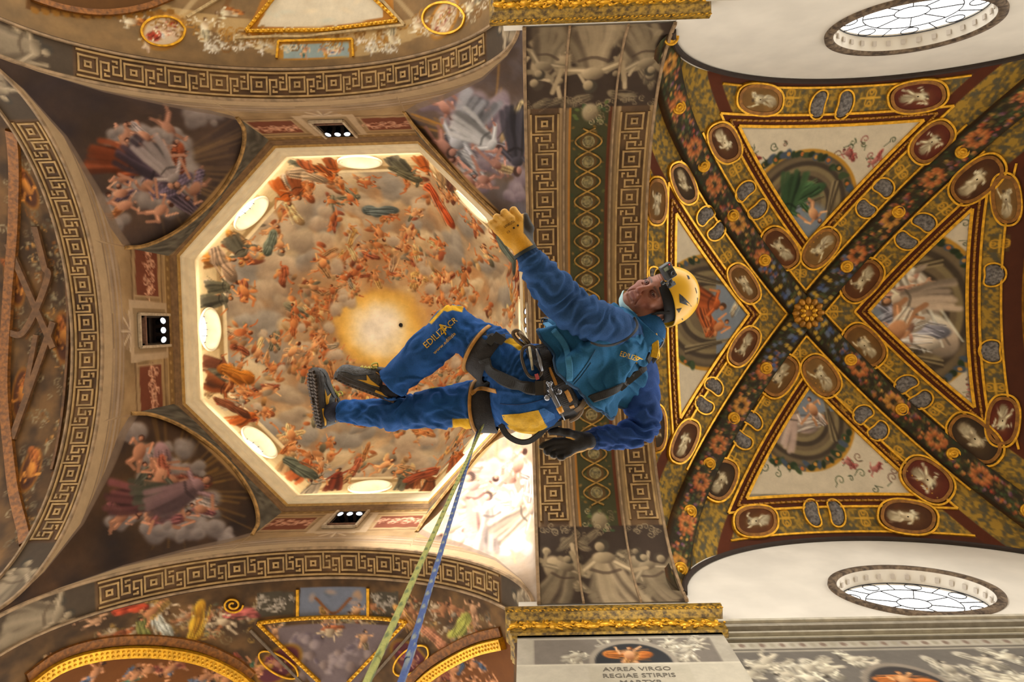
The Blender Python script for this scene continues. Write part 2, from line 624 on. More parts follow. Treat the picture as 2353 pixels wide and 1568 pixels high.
    def scroll(self, x, y, s, ang, c, w=None, op=1.0, flip=1):
        """an acanthus curl"""
        t = np.linspace(0, 1, 14)
        a = ang + flip * t * 7.5
        rr = s * (1 - t * .86)
        cx, cy = x + s * math.cos(ang + PI), y + s * math.sin(ang + PI)
        self.stroke(np.stack([cx + rr * np.cos(a), cy + rr * np.sin(a)], 1), (w or s * .28), (w or s * .28) * .6, c, op, .3, 26)

    def sample(self, u, v):
        """bilinear, u,v in 0..1 arrays -> (n,3)"""
        X = np.clip(np.asarray(u) * (self.w - 1), 0, self.w - 1.001); Y = np.clip(np.asarray(v) * (self.h - 1), 0, self.h - 1.001)
        xi = X.astype(int); yi = Y.astype(int)
        fx = (X - xi)[..., None]; fy = (Y - yi)[..., None]
        a = self.a
        return np.clip(a[yi, xi] * (1 - fx) * (1 - fy) + a[yi, xi + 1] * fx * (1 - fy) + a[yi + 1, xi] * (1 - fx) * fy + a[yi + 1, xi + 1] * fx * fy, 0, 1)
# ================================================================== the building
XL, XR, YT, YB = -10.95, 0.10, -5.85, 5.65
XC, YC = (XL + XR) / 2, (YT + YB) / 2
AX, AY = (XR - XL) / 2, (YB - YT) / 2
ZS, ZC = 15.1, 19.1               # springing and crown of the four great arches
NX0, NX1 = 3.08, 12.62            # nave bay
ZBOSS, ZFORM = 20.9, 18.7
OV = 2.29                         # octagon vertex offset from the centre of a side

FRESCO = paint_mat('fresco_plaster', .8, 0, 3.0, .13)
GILT = mat('gilding', '#d9a024', .36, .55, .25, 9, .25, 40)
GILT_DARK = mat('aged_gilding', '#a8731d', .45, .4, .35, 7, .3, 40)
PLASTER = mat('white_plaster', '#ded7c9', .85, 0, .06, 1.2, .1, 12)
STONE = mat('tan_stone', '#a5875a', .8, 0, .2, 6, .2, 25)
STONE_DARK = mat('dark_stone', '#6b5138', .85, 0, .3, 9, .4, 30)
CREAM = mat('cream_stucco', '#e6d9b8', .7, 0, .08, 3, .1, 20)
BROWN = mat('brown_stucco', '#7a5d3c', .8, 0, .2, 5, .2, 20)
REDBROWN = mat('red_brown_paint', '#4d2413', .8, 0, .25, 6, .1, 20)
LEAD = mat('black_lead', '#16161a', .6, .3)
IRON = mat('black_iron', '#141312', .5, .5)

GLASS = bpy.data.materials.new('window_glass'); GLASS.use_nodes = True
_n = GLASS.node_tree.nodes; _l = GLASS.node_tree.links; _n.clear()
_o = _n.new('ShaderNodeOutputMaterial'); _m = _n.new('ShaderNodeMixShader'); _t = _n.new('ShaderNodeBsdfTransparent'); _g = _n.new('ShaderNodeBsdfGlossy')
_t.inputs[0].default_value = (.97, .985, 1, 1); _g.inputs['Roughness'].default_value = .08; _m.inputs[0].default_value = .06
_l.new(_t.outputs[0], _m.inputs[1]); _l.new(_g.outputs[0], _m.inputs[2]); _l.new(_m.outputs[0], _o.inputs[0])


def hit(u, v, F, h0=9.0, h1=31.0):
    """first crossing of F(x, y, z) > 0 along the sight line, by bisection on height"""
    lo, hi = h0, h1
    w = ray(u, v)
    kx, ky = float(w[0] / w[2]), float(w[1] / w[2])
    for _ in range(26):
        m = (lo + hi) / 2
        if F(kx * m, ky * m, m + EYE) > 0: hi = m
        else: lo = m
    return P(u, v, hi)


def struct(o):
    o['kind'] = 'structure'
    return o


# ------------------------------------------------------------------ floor
mb = MB(); mb.box((2, 0, -.15), (70, 60, .3))
FLOOR = struct(mb.build('floor', mat('pale_stone_floor', '#8d7f6c', .5, 0, .15, 1.5, .05, 8)))

# ------------------------------------------------------------------ dome
ZD0, HD = 23.80, 7.6


def oct_rho(th):
    return 1 / np.cos(np.mod(th + PI / 8, PI / 4) - PI / 8)


def dome_pt(t, th):
    ph = t * PI / 2
    A = .968 * np.cos(ph) ** .95
    z = ZD0 + HD * np.sin(ph)
    k = sstep(.35, .95, t)
    rho = oct_rho(th) * (1 - k) + 1.03 * k
    return np.stack([XC + AX * A * rho * np.cos(th), YC + AY * A * rho * np.sin(th), z], -1)


def dome_F(x, y, z):
    if z < ZD0: return -1
    s = (z - ZD0) / HD
    if s >= 1: return 1
    t = math.asin(s) / (PI / 2)
    th = math.atan2((y - YC) / AY, (x - XC) / AX)
    A = .968 * math.cos(t * PI / 2) ** .95
    k = float(sstep(.35, .95, np.array(t)))
    rho = float(oct_rho(np.array(th))) * (1 - k) + 1.03 * k
    return math.hypot((x - XC) / AX, (y - YC) / AY) - A * rho


DC = Canvas(1000, 1000, '#b39a78', 11)


def dC(u, v):
    p = hit(u, v, dome_F, 21, 31)
    s = min(1, max(0, (p[2] - ZD0) / HD))
    t = math.asin(s) / (PI / 2)
    th = math.atan2((p[1] - YC) / AY, (p[0] - XC) / AX)
    return 500 + 500 * (1 - t) * math.cos(th), 500 + 500 * (1 - t) * math.sin(th)


def paint_dome():
    C = DC; r = C.r
    C.mottle(.25, 120, 1); C.mottle(.5, 90, 2, '#8c8274'); C.mottle(.4, 70, 3, '#dcc8a2'); C.mottle(.25, 50, 4, '#b07a48')
    cx, cy = dC(872, 756)
    Y, X = np.mgrid[0:1000, 0:1000]
    off = lambda d, a: (500 + (cx - 500) * max(0, 1 - d / 430) + d * math.cos(a), 500 + (cy - 500) * max(0, 1 - d / 430) + d * math.sin(a))
    # banks of cloud in rings round the light
    for ring, n, rr in ((405, 26, 62), (350, 26, 60), (300, 22, 52), (250, 20, 46), (205, 16, 40)):
        for i in range(n):
            a = 6.283 * i / n + r.uniform(-.1, .1)
            x, y = off(ring + r.uniform(-18, 18), a)
            cc = [('#bda78a', '#e8d8b8', '#8c7864'), ('#a8967e', '#d6c4a2', '#776858'), ('#cdb68e', '#f0e2c0', '#9c8464'), ('#989084', '#c4bcac', '#68635c')][r.randint(4)]
            C.cloud(x, y, rr * r.uniform(.6, 1.15), *cc, n=5, op=.85)
    # the golden light at the summit
    q = np.hypot((X - cx) / 1.0, (Y - cy) / .90) + 22 * (fbm(1000, 1000, 50, 5) - .5) * 2
    C.mix(C.a, (1 - sstep(75, 150, q)) * .6, '#cf9040')
    C.mix(C.a, 1 - sstep(84, 118, q), '#e6b450')
    C.mix(C.a, (1 - sstep(44, 104, q)), '#f3dca2')
    C.mix(C.a, (1 - sstep(15, 80, q)) * .97, '#fdf5e4')
    # rings of flying figures
    cl = ['#b06034', '#c07c48', '#8c4a2c', '#cc9454', '#77715a', '#a87e54', '#d6ac74', '#955034', '#bf9470', '#a09078']
    qq = np.hypot(X - cx, Y - cy)
    C.mix(C.a, sstep(105, 130, qq) * (1 - sstep(200, 260, qq)) * (.15 + .5 * fbm(1000, 1000, 40, 8)), '#b07a48')
    for ring, n, s0, s1 in ((128, 26, 16, 24), (160, 30, 18, 28), (195, 32, 20, 32), (232, 24, 22, 36), (285, 12, 22, 34), (335, 12, 24, 38), (378, 28, 28, 42)):
        for i in range(n):
            a = 6.283 * (i + r.uniform(-.4, .4)) / n
            x, y = off(ring + r.uniform(-14, 14), a)
            sk = ['#d08c56', '#c87e48', '#dca06c', '#bc6c3c'][r.randint(4)]; c_ = cl[r.randint(len(cl))]
            C.crowd(x + r.uniform(-10, 10), y + r.uniform(-10, 10), r.uniform(s0, s1) * 1.15, cl, ['#d08c56', '#c87e48', '#dca06c', '#bc6c3c'], 6)
            if r.rand() < .45: C.drape(x, y, r.uniform(s0, s1) * .9, r.uniform(0, 6.28), c_, folds=5)
            if r.rand() < .35: continue
            C.figure(x, y, r.uniform(s0, s1), r.uniform(0, 6.28), sk, c_ if r.rand() < .6 else None, '#5d2f18', detail=ring > 200)
            if r.rand() < .4:
                C.cloud(x + r.uniform(-30, 30), y + r.uniform(-30, 30), r.uniform(20, 36), n=3)
    # pale architecture along the foot of the dome
    q = np.hypot(X - 500, Y - 500)
    th = np.arctan2(Y - 500., X - 500.)
    al = np.mod(th + PI / 8, PI / 4) - PI / 8
    qo = q * np.cos(al)                                   # straight along each side
    C.mix(C.a, sstep(418, 424, q) * .92, '#d6bd8c')
    C.mix(C.a, sstep(418, 421, q) * (1 - sstep(426, 430, q)), '#efdcb0')
    C.mix(C.a, sstep(429, 431, q) * (1 - sstep(438, 444, q)) * .7, '#9c7d50')
    C.mix(C.a, sstep(432, 437, q) * (1 - sstep(.118, .126, np.abs(al))) * .9, '#ac9262')
    C.mix(C.a, sstep(440, 445, q) * (1 - sstep(.100, .106, np.abs(al))) * .8, '#8d7448')
    C.mottle(.08, 30, 9)
    # big robed figures between the windows
    rc = ['#7c3f1c', '#5a5646', '#b4591f', '#6a3a24', '#9c8c74', '#c07a34', '#7c3420', '#5f5c48', '#b08a5c', '#a8562a']
    for k in range(8):
        for j, of in enumerate((-.20, -.29, -.39, .20, .29)):
            a = k * PI / 4 + of + r.uniform(-.03, .03)
            d = [450, 436, 452, 448, 438][j] + r.uniform(-8, 8)
            x, y = 500 + d * math.cos(a), 500 + d * math.sin(a)
            c = rc[r.randint(len(rc))]
            C.drape(x, y, r.uniform(28, 42), a + r.uniform(-.6, .6), rc[r.randint(len(rc))], folds=6)
            C.robed(500 + (d - 14) * math.cos(a), 500 + (d - 14) * math.sin(a), r.uniform(36, 50), a + PI + r.uniform(-.5, .5), c, '#cc8852')
            if r.rand() < .6: C.figure(500 + (d - 42) * math.cos(a + .05), 500 + (d - 42) * math.sin(a + .05), r.uniform(24, 34), r.uniform(0, 6), '#cc8852', c if r.rand() < .4 else '#b0602c', '#4b2614')
    # a few larger accents
    for (u, v, s, a, c) in ((872, 485, 46, 0, '#56605e'), (1010, 470, 60, 1.1, '#a4441f'), (690, 1075, 55, .2, '#4d5142'), (545, 860, 52, .3, '#b0641d'), (700, 400, 50, .5, '#a88c6c'),
                            (930, 400, 46, .9, '#56523c'), (1165, 580, 60, 1.5, '#46524c'), (505, 600, 58, 1.2, '#947a60'), (970, 1090, 50, 2.4, '#853e24'), (530, 935, 46, .7, '#66361c'), (620, 560, 40, 1.9, '#66705f')):
        x, y = dC(u, v)
        C.drape(x, y, s, a, c, folds=7)
    x, y = dC(921, 749)
    C.ell(x, y, 3.2, 3.2, 0, '#2a2119')
    # the outermost strip is bare stucco
    C.mix(C.a, sstep(486, 490, q), '#ddcba2')

paint_dome()
NT, NTH = 290, 960
tt = np.linspace(0, 1, NT) ** 1.0
tt[-1] = .9995
tha = np.arange(NTH) * 2 * PI / NTH
TT, TH = np.meshgrid(tt, tha, indexing='ij')
dv = dome_pt(TT, TH)
WIN_Z, WIN_R = 24.62, .66
side_al = np.mod(TH + PI / 8, PI / 4) - PI / 8
lat = np.tan(side_al) * AX
keep = np.hypot(lat / WIN_R, (dv[..., 2] - WIN_Z) / (WIN_R * .92)) > 1
kf = keep[:-1, :] & keep[1:, :]
kf = kf & np.roll(kf, -1, 1)
I, J = np.meshgrid(np.arange(NT - 1), np.arange(NTH), indexing='ij')
J2 = (J + 1) % NTH
ff = np.stack([I * NTH + J, (I + 1) * NTH + J, (I + 1) * NTH + J2, I * NTH + J2], -1)[kf]
pc = DC.sample(.5 + .5 * (1 - TT) * np.cos(TH), .5 + .5 * (1 - TT) * np.sin(TH)).reshape(-1, 3)
me = mesh_np('dome_ceiling', dv.reshape(-1, 3), ff, pc)
DOME = struct(link('dome_ceiling', me, FRESCO, smooth=True))
mb = MB()
mb.lathe([(.05, 0), (.05, -.12), (.09, -.16), (.0, -.2)], (XC, YC, ZD0 + HD + .02), n=12)
mb.build('hook', IRON, DOME)

# oculi of the dome: stone ring, reveal, glazing
for k in range(8):
    th = k * PI / 4
    base = dome_pt(np.array(math.asin((WIN_Z - ZD0) / HD) / (PI / 2)), np.array(th))
    up1 = dome_pt(np.array(.11), np.array(th)); up0 = dome_pt(np.array(.02), np.array(th))
    n = np.array([math.cos(th) / AX, math.sin(th) / AY, 0]); n /= np.linalg.norm(n)
    vup = up1 - up0; vup /= np.linalg.norm(vup)
    lt = np.cross(vup, n); lt /= np.linalg.norm(lt)
    out = np.cross(lt, vup); out = out if out.dot(n) > 0 else -out
    root = struct(empty('window_%d' % (k + 1), base))
    a = np.arange(40) * 2 * PI / 40
    E = lambda s, o: base + out * o + WIN_R * s * (np.cos(a)[:, None] * lt + .92 * np.sin(a)[:, None] * vup)
    mb = MB()
    mb.v = []; rings = [E(1.14, -.02), E(1.13, -.07), E(1.05, -.08), E(1.0, -.03), E(.98, .12), E(.94, .42)]
    v = np.concatenate(rings); f = []
    for i in range(len(rings) - 1):
        for q in range(40):
            f.append([i * 40 + q, i * 40 + (q + 1) % 40, (i + 1) * 40 + (q + 1) % 40, (i + 1) * 40 + q])
    mb.add(v, f); mb.build('window_frame', CREAM, root, True)
    mb = MB(); mb.add(E(.95, .40), [list(range(40))]); mb.build('pane', GLASS, root)
    mb = MB()
    for q in range(-2, 3):
        o = q * .22
        h = math.sqrt(max(0, 1 - (o / WIN_R) ** 2)) * WIN_R * .9
        mb.tube([base + out * .38 + lt * o - vup * h, base + out * .38 + lt * o + vup * h], .010, 5)
    mb.tube([base + out * .38 - lt * .6, base + out * .38 + lt * .6], .012, 5)
    mb.build('glazing_bar', LEAD, root)

# ------------------------------------------------------------------ piers at the two far corners of the crossing
for sy_ in (-1, 1):
    yc_ = YC + sy_ * (AY + .48)
    mb = MB(); mb.box((XL - 1.46, YC + sy_ * (AY + 1.48), 7.5), (3.0, 3.0, 15.3))
    o = struct(mb.build('corner_pillar', mat('brown_carved_pier', '#6a563c', .85, 0, .4, 7, .5, 20, c2='#2f251a')))
    for k in range(16):
        z = 9.2 + .36 * k
        mb = MB(); t_ = np.linspace(0, 5.4, 12); s_ = .15 * (1 - t_ / 8)
        mb.tube(np.stack([XL - .46 + s_ * np.cos(t_), np.full(12, yc_ - sy_ * .51), z + s_ * np.sin(t_)], -1), .025, 5)
        mb.tube(np.stack([np.full(12, XL + .045), yc_ + s_ * np.cos(t_), z + s_ * np.sin(t_)], -1), .025, 5)
        mb.build('carved_scroll', MATS['tan_stone'], o, True)

# ------------------------------------------------------------------ octagon cornice
OCT = [(OV, -1), (1, -OV), (1, OV), (OV, 1), (-OV, 1), (-1, OV), (-1, -OV), (-OV, -1)]


def oct_corner(k, inset):
    """k-th vertex of the octagon moved inwards by inset metres"""
    a = (k + .5) * PI / 4
    c = math.cos(PI / 8)
    return np.array([XC + (AX - inset) / c * math.cos(a), YC + (AY - inset) / c * math.sin(a)])


def oct_sweep(name, prof, m, parent=None):
    mb = MB(); v = []; f = []
    for ins, z in prof:
        for k in range(8):
            p = oct_corner(k, ins); v.append([p[0], p[1], z])
    for i in range(len(prof) - 1):
        for k in range(8):
            k2 = (k + 1) % 8
            f.append([i * 8 + k, i * 8 + k2, (i + 1) * 8 + k2, (i + 1) * 8 + k])
    mb.add(v, f)
    return mb.build(name, m, parent)


TRIM = struct(empty('trim_1', (XC, YC, 22.8)))
oct_sweep('lower_moulding', [(-.02, 22.55), (.03, 22.58), (.03, 22.68), (.07, 22.72), (.07, 22.80), (.10, 22.83)], BROWN, TRIM)
oct_sweep('gilt_moulding', [(.10, 22.83), (.14, 22.86), (.15, 22.93), (.13, 22.97)], mat('tan_gilt', '#b08a45', .5, .2, .2, 8), TRIM)
oct_sweep('cornice_face', [(.13, 22.97), (.17, 23.0), (.20, 23.10), (.20, 23.34), (.23, 23.38), (.25, 23.46), (.25, 23.64), (.22, 23.66), (.17, 23.84)], CREAM, TRIM)

# ------------------------------------------------------------------ drum faces, pendentives
RC_D = np.array([0, .12, .35, 1.0, 2.0, 2.8, AX - OV])
RC_Z = np.array([15.0, 15.8, 16.6, 17.9, 18.95, 19.6, 20.2])


def arch_z(q, a, lift=0.0):
    return ZS + (ZC - ZS + lift) * np.sqrt(np.clip(1 - (q / a) ** 2, 0, 1))


def paint_face(seed, bright):
    C = Canvas(700, 500, '#8a6f4c', seed)      # 11.05 m x 7.8 m (z 15..22.8)
    C.mottle(.2, 60, 1); C.mottle(.3, 40, 2, '#a88c64')
    W = 700; zx = lambda z: (22.8 - z) / 7.8 * 500
    Xc = lambda q: (q + 5.525) / 11.05 * 700
    Y, X = np.mgrid[0:500, 0:700]
    q = X / 700 * 11.05 - 5.525; z = 22.8 - Y / 500 * 7.8
    d = z - arch_z(q, 5.6)
    for i, (a0, a1, c) in enumerate(((-.3, .5, '#a88f6c'), (.40, .47, '#6d5a48'), (.5, .62, '#8d7a66'), (.62, .66, '#5a4a3e'), (.68, .80, '#a08c78'), (.80, .84, '#5d4c40'), (.86, .95, '#94806c'), (.96, 1.0, '#5b4a3c'))):
        C.mix(C.a, sstep(a0, a0 + .03, d) * (1 - sstep(a1 - .03, a1, d)) * .85, c)
    # frieze of reddish relief panels
    for s in (-1, 1):
        x0, x1 = Xc(s * .95), Xc(s * 2.25)
        x0, x1 = min(x0, x1), max(x0, x1)
        C.poly([(x0, zx(21.85)), (x1, zx(21.85)), (x1, zx(20.7)), (x0, zx(20.7))], '#6d3a26')
        for i in range(7):
            x = x0 + (x1 - x0) * (i + .5) / 7; y = zx(21.3 + .2 * (i % 2))
            C.figure(x, y, 16, C.r.uniform(0, 6.28), '#c08a6c', None, '#4a2015')
            C.scroll(x, y, 9, C.r.uniform(0, 6), '#c99a7c', 3)
        for xx in (x0, x1):
            C.stroke([(xx, zx(21.95)), (xx, zx(20.6))], 4, 4, '#a58a66')
    C.poly([(0, zx(22.6)), (700, zx(22.6)), (700, zx(22.3)), (0, zx(22.3))], '#7d6038')
    for i in range(40):
        C.ell(i * 17.5 + 8, zx(22.42), 4, 4, 0, '#a58550')
    for zz, c in ((22.25, '#b89a68'), (22.05, '#5d452a'), (21.95, '#a88a5c'), (20.6, '#a58a66'), (20.5, '#5d452e')):
        C.stroke([(0, zx(zz)), (700, zx(zz))], 4, 4, c, .8)
    # shell and stucco frame round the lamp niche
    x = Xc(0)
    C.poly([(Xc(-.8), zx(22.3)), (Xc(.8), zx(22.3)), (Xc(.85), zx(20.3)), (Xc(-.85), zx(20.3))], '#b09878')
    C.poly([(Xc(-.62), zx(22.2)), (Xc(.62), zx(22.2)), (Xc(.62), zx(20.5)), (Xc(-.62), zx(20.5))], '#8f7858')
    for i in range(9):
        a = PI * (i + .5) / 9
        C.stroke([(x, zx(20.35)), (x + 34 * math.cos(a), zx(20.35) + 26 * math.sin(a))], 3, 8, ['#c2ad90', '#8d7660'][i % 2])
    return C


def build_face(axis, sgn, seed):
    """one vertical face of the drum above its arch, pierced by a niche"""
    half = AX if axis == 'y' else AY
    C = paint_face(seed, 1)
    V = []; F = []; UV = []; n0 = 0
    nz0, nz1, nw = 20.72, 22.36, .47
    top = lambda q: np.where(np.abs(q) <= OV, 22.75, np.interp(half - np.abs(q), RC_D * (half - OV) / (AX - OV), RC_Z) + .05)
    bot = lambda q: np.minimum(arch_z(q, half - .06) - .02, top(q) - .04)

    def sec(x0, x1, lo, hi, nx, nz):
        nonlocal n0
        q = np.linspace(x0, x1, nx)
        k = np.linspace(0, 1, nz)
        Q, K = np.meshgrid(q, k, indexing='ij')
        Z = lo(Q) + (hi(Q) - lo(Q)) * K
        if axis == 'y':
            p = np.stack([XC + Q, np.full(Q.shape, YC + sgn * AY), Z], -1)
        else:
            p = np.stack([np.full(Q.shape, XC + sgn * AX), YC + Q, Z], -1)
        V.append(p.reshape(-1, 3)); UV.append(np.stack([(Q * 5.525 / half + 5.525) / 11.05, (22.8 - Z) / 7.8], -1).reshape(-1, 2))
        F.append(grid_faces(nx, nz) + n0); n0 += nx * nz
    c = lambda z: (lambda q: np.full(np.shape(q), z))
    sec(-half, -OV, bot, top, 60, 36); sec(-OV, -nw, bot, top, 50, 70)
    sec(-nw, nw, bot, c(nz0), 24, 30); sec(-nw, nw, c(nz1), top, 24, 8)
    sec(nw, OV, bot, top, 50, 70); sec(OV, half, bot, top, 60, 36)
    V = np.concatenate(V); UV = np.concatenate(UV); F = np.concatenate(F)
    nm = {('y', -1): 'wall_north', ('y', 1): 'wall_south', ('x', -1): 'wall_east', ('x', 1): 'wall_west'}[(axis, sgn)]
    o = struct(link(nm, mesh_np(nm, V, F, C.sample(UV[:, 0], UV[:, 1])), FRESCO))
    # the niche box behind the opening
    n = np.array([0, sgn, 0]) if axis == 'y' else np.array([sgn, 0, 0])
    l = np.array([1, 0, 0]) if axis == 'y' else np.array([0, 1, 0])
    b = np.array([XC, YC + sgn * AY, 0]) if axis == 'y' else np.array([XC + sgn * AX, YC, 0])
    pt = lambda q, z, d: b + l * q + np.array([0, 0, z]) + n * d
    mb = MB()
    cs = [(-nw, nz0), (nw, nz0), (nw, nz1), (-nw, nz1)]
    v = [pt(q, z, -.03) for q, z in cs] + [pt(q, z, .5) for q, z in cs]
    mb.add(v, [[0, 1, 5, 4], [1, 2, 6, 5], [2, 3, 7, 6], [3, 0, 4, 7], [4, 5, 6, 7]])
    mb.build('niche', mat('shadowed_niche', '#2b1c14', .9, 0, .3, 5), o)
    mb = MB()
    for (q0, z0, q1, z1) in ((-nw, nz0, nw, nz0), (nw, nz0, nw, nz1), (-nw, nz0, -nw, nz1)):
        a_, b_ = pt(q0, z0, -.03), pt(q1, z1, -.03)
        mb.ribbon(np.linspace(a_, b_, 2), -n, .09, .05)
    mb.build('niche_frame', mat('pale_stucco_frame', '#b3a084', .8, 0, .2, 8), o)
    return o, pt


FACES = {}
for ax_, sg_, sd_ in (('y', -1, 3), ('y', 1, 4), ('x', -1, 5), ('x', 1, 6)):
    FACES[(ax_, sg_)] = build_face(ax_, sg_, sd_)


def build_pendentive(sx, sy, seed, pal, grp, ray_to, extra):
    ns, ntt = 170, 190
    s = np.linspace(0, 1, ns); t = np.linspace(0, 1, ntt)
    S, T = np.meshgrid(s, t, indexing='ij')
    dx = np.interp(T, np.linspace(0, 1, 7), RC_D); dy = dx * (AY - OV) / (AX - OV)
    tz = np.interp(T, np.linspace(0, 1, 7), RC_Z)
    bump = sstep(.25, 1, T) * 2.15
    Z = tz + bump * np.sqrt(np.clip(1 - (2 * S - 1) ** 2, 0, 1)) ** 1.1
    p = 2.4 - 1.4 * sstep(.7, 1.0, T)
    # superellipse from (a=0,b=1) to (a=1,b=0), bulging into the corner
    ang = S * PI / 2
    A = 1 - np.clip(np.cos(ang), 1e-9, 1) ** (2 / p); B = 1 - np.clip(np.sin(ang), 1e-9, 1) ** (2 / p)
    V = np.stack([XC + sx * (AX - dx * A), YC + sy * (AY - dy * B), Z], -1).reshape(-1, 3)
    # the fresco is drawn to be read from the floor under the arch: flatten it along sight lines from there
    E0 = np.array([-1.2, -.1, 1.6])
    q = (V[:, :2] - E0[:2]) / (V[:, 2:] - E0[2])
    q0 = q.min(0); q1 = q.max(0)
    PX = 1250.0
    C = Canvas((q1[0] - q0[0]) * PX + 8, (q1[1] - q0[1]) * PX + 8, pal['dark'], seed)
    vp = (V - np.array([0, 0, EYE])) @ MCAM
    vp = np.stack([IW / 2 + FPX * vp[:, 0] / -vp[:, 2], IH / 2 - FPX * vp[:, 1] / -vp[:, 2]], 1)

    def at(u, v):
        i = np.argmin((vp[:, 0] - u) ** 2 + (vp[:, 1] - v) ** 2)
        return (q[i] - q0) * PX + 4
    r = C.r
    C.mottle(.3, 80, 1); C.mottle(.35, 60, 2, pal['mid'])
    o = at(*grp)
    for i in range(60):
        e = at(ray_to[0] + r.uniform(-170, 170), ray_to[1] + r.uniform(-170, 170))
        d = e - o
        C.stroke([o + d * .15, o + d * r.uniform(.7, 1.5)], r.uniform(3, 6), r.uniform(8, 18), pal['ray'] if i % 3 else pal['dark'], r.uniform(.2, .5), .8)
    C.ell(o[0], o[1], 150, 120, 0, pal['ray'], .95, .35)
    R = 102
    for i in range(46):
        a = r.uniform(0, 6.28); d = R * math.sqrt(r.rand())
        x, y = at(grp[0] + d * math.cos(a), grp[1] + d * math.sin(a))
        C.cloud(x, y, r.uniform(18, 36), *pal['cloud'], n=4, op=.85)
    for (u, v) in extra:
        for k in range(5):
            x, y = at(u + r.uniform(-28, 28), v + r.uniform(-22, 22)); C.cloud(x, y, r.uniform(16, 32), *pal['cloud'], n=4)
    for c in pal['cloth']:
        x, y = at(grp[0] + r.uniform(-70, 70), grp[1] + r.uniform(-70, 70))
        C.drape(x, y, r.uniform(38, 58), r.uniform(0, 6.1), c, folds=8)
    sc = math.atan2(grp[1] - 745, grp[0] - 1207)
    for i in range(11):
        x, y = at(grp[0] + r.uniform(-105, 105), grp[1] + r.uniform(-95, 95))
        C.figure(x, y, r.uniform(30, 44), r.uniform(0, 6.28), pal['skin'], pal['cloth'][r.randint(len(pal['cloth']))] if r.rand() < .4 else None, '#4b2a1e')
        if i % 2: C.cloud(x + r.uniform(-30, 30), y + r.uniform(-30, 30), r.uniform(14, 26), *pal['cloud'], n=3)
    for i, c in enumerate(pal['cloth'][:3]):
        x, y = at(grp[0] + (-55 + 50 * i) + r.uniform(-15, 15), grp[1] + r.uniform(-40, 40))
        C.robed(x, y, r.uniform(54, 72), sc + PI + r.uniform(-.9, .9), c, pal['skin'])
    pc = C.sample(((q[:, 0] - q0[0]) * PX + 4) / (C.w - 1), ((q[:, 1] - q0[1]) * PX + 4) / (C.h - 1))
    # border of the shell
    Tf = T.ravel(); Sf = S.ravel()
    e = np.minimum(Sf, 1 - Sf)
    for k, c in ((sstep(.965, .975, Tf), '#a07c4c'), (sstep(.988, .992, Tf), '#6d5234'), ((1 - sstep(.010, .018, e)) * .8, '#7d6a58')):
        pc = pc + (np.array(rgb(c)) - pc) * k[:, None]
    nm = 'pendentive_ceiling'
    o = struct(link(nm, mesh_np(nm, V, grid_faces(ns, ntt), pc), FRESCO, smooth=True))
    # vertical wall of the octagon above the shell, with its marbled spandrels
    k = 40
    w = np.linspace(-1, 1, k)
    pa = np.array([XC + sx * AX, YC + sy * OV]); pb = np.array([XC + sx * OV, YC + sy * AY])
    lo = 20.2 + 2.15 * np.sqrt(np.clip(1 - w ** 2, 0, 1)) ** 1.1
    V = []; pcs = []
    for zi in range(8):
        zz = lo + (22.8 - lo) * zi / 7
        xy = pa[None] + (pb - pa)[None] * ((w + 1) / 2)[:, None]
        V.append(np.column_stack([xy, zz]))
        nn = r.rand(k, 1)
        pcs.append(np.array(rgb('#6f6a5c')) * (1 - nn) + np.array(rgb('#3d3a33')) * nn if 0 < zi < 7 else np.tile(np.array(rgb('#a07c4c')), (k, 1)))
    link('spandrel', mesh_np('spandrel', np.concatenate(V), grid_faces(8, k), np.concatenate(pcs)), FRESCO, o)
    # raised rim of the shell
    xy = pa[None] + (pb - pa)[None] * ((w + 1) / 2)[:, None]
    nr = np.array([-sx, -sy, -.3])
    MB().ribbon(np.column_stack([xy, lo]), nr, .10, .05).build('shell_rim', mat('shell_rim_paint', '#a8854f', .7, .1, .4, 5, .2, 30), o)
    return o


CL1 = ('#8c8078', '#c2b3a8', '#544a48'); CL2 = ('#97806f', '#cdb49c', '#5a463c')
build_pendentive(-1, -1, 21, dict(dark='#4a3a30', mid='#3a3030', ray='#8a6c48', cloud=CL1, skin='#b98468', cloth=['#8c4424', '#5b4a55', '#9a8c86', '#b06a3a', '#6a5a6a']), (350, 390), (520, 430), [(250, 470), (470, 265), (260, 520)])
build_pendentive(-1, 1, 22, dict(dark='#4b3625', mid='#2e2420', ray='#9c7334', cloud=CL1, skin='#b88060', cloth=['#7d4a48', '#4a4a3c', '#8a6a6a', '#9c8c80', '#8c4a34']), (385, 1130), (500, 1060), [(300, 1010), (500, 1225), (290, 1180), (440, 1215)])
build_pendentive(1, -1, 23, dict(dark='#5b4a40', mid='#6d6a74', ray='#c08a3c', cloud=('#8d7d84', '#b8a8ac', '#5b4c58'), skin='#b08070', cloth=['#a8aab0', '#c0c0c0', '#3e3c44', '#b09468', '#8c8890']), (1125, 330), (1000, 330), [(990, 235), (1070, 235), (1180, 430)])
build_pendentive(1, 1, 24, dict(dark='#a08a72', mid='#b5a89a', ray='#d8b070', cloud=('#c8b8b0', '#ece0d8', '#9c8c84'), skin='#d8a890', cloth=['#d8a090', '#e0c8b8', '#c0a890', '#d0b8a8']), (1140, 1150), (1060, 1080), [(1080, 1230), (1180, 1260)])  # strong light on this corner is put into its paler palette


# ------------------------------------------------------------------ great arches
def ell_table(a, b, n=4000):
    th = np.linspace(0, PI, n)
    ds = np.hypot(-a * np.sin(th), b * np.cos(th))
    s = np.concatenate([[0], np.cumsum((ds[1:] + ds[:-1]) / 2 * (th[1] - th[0]))])
    return th, s


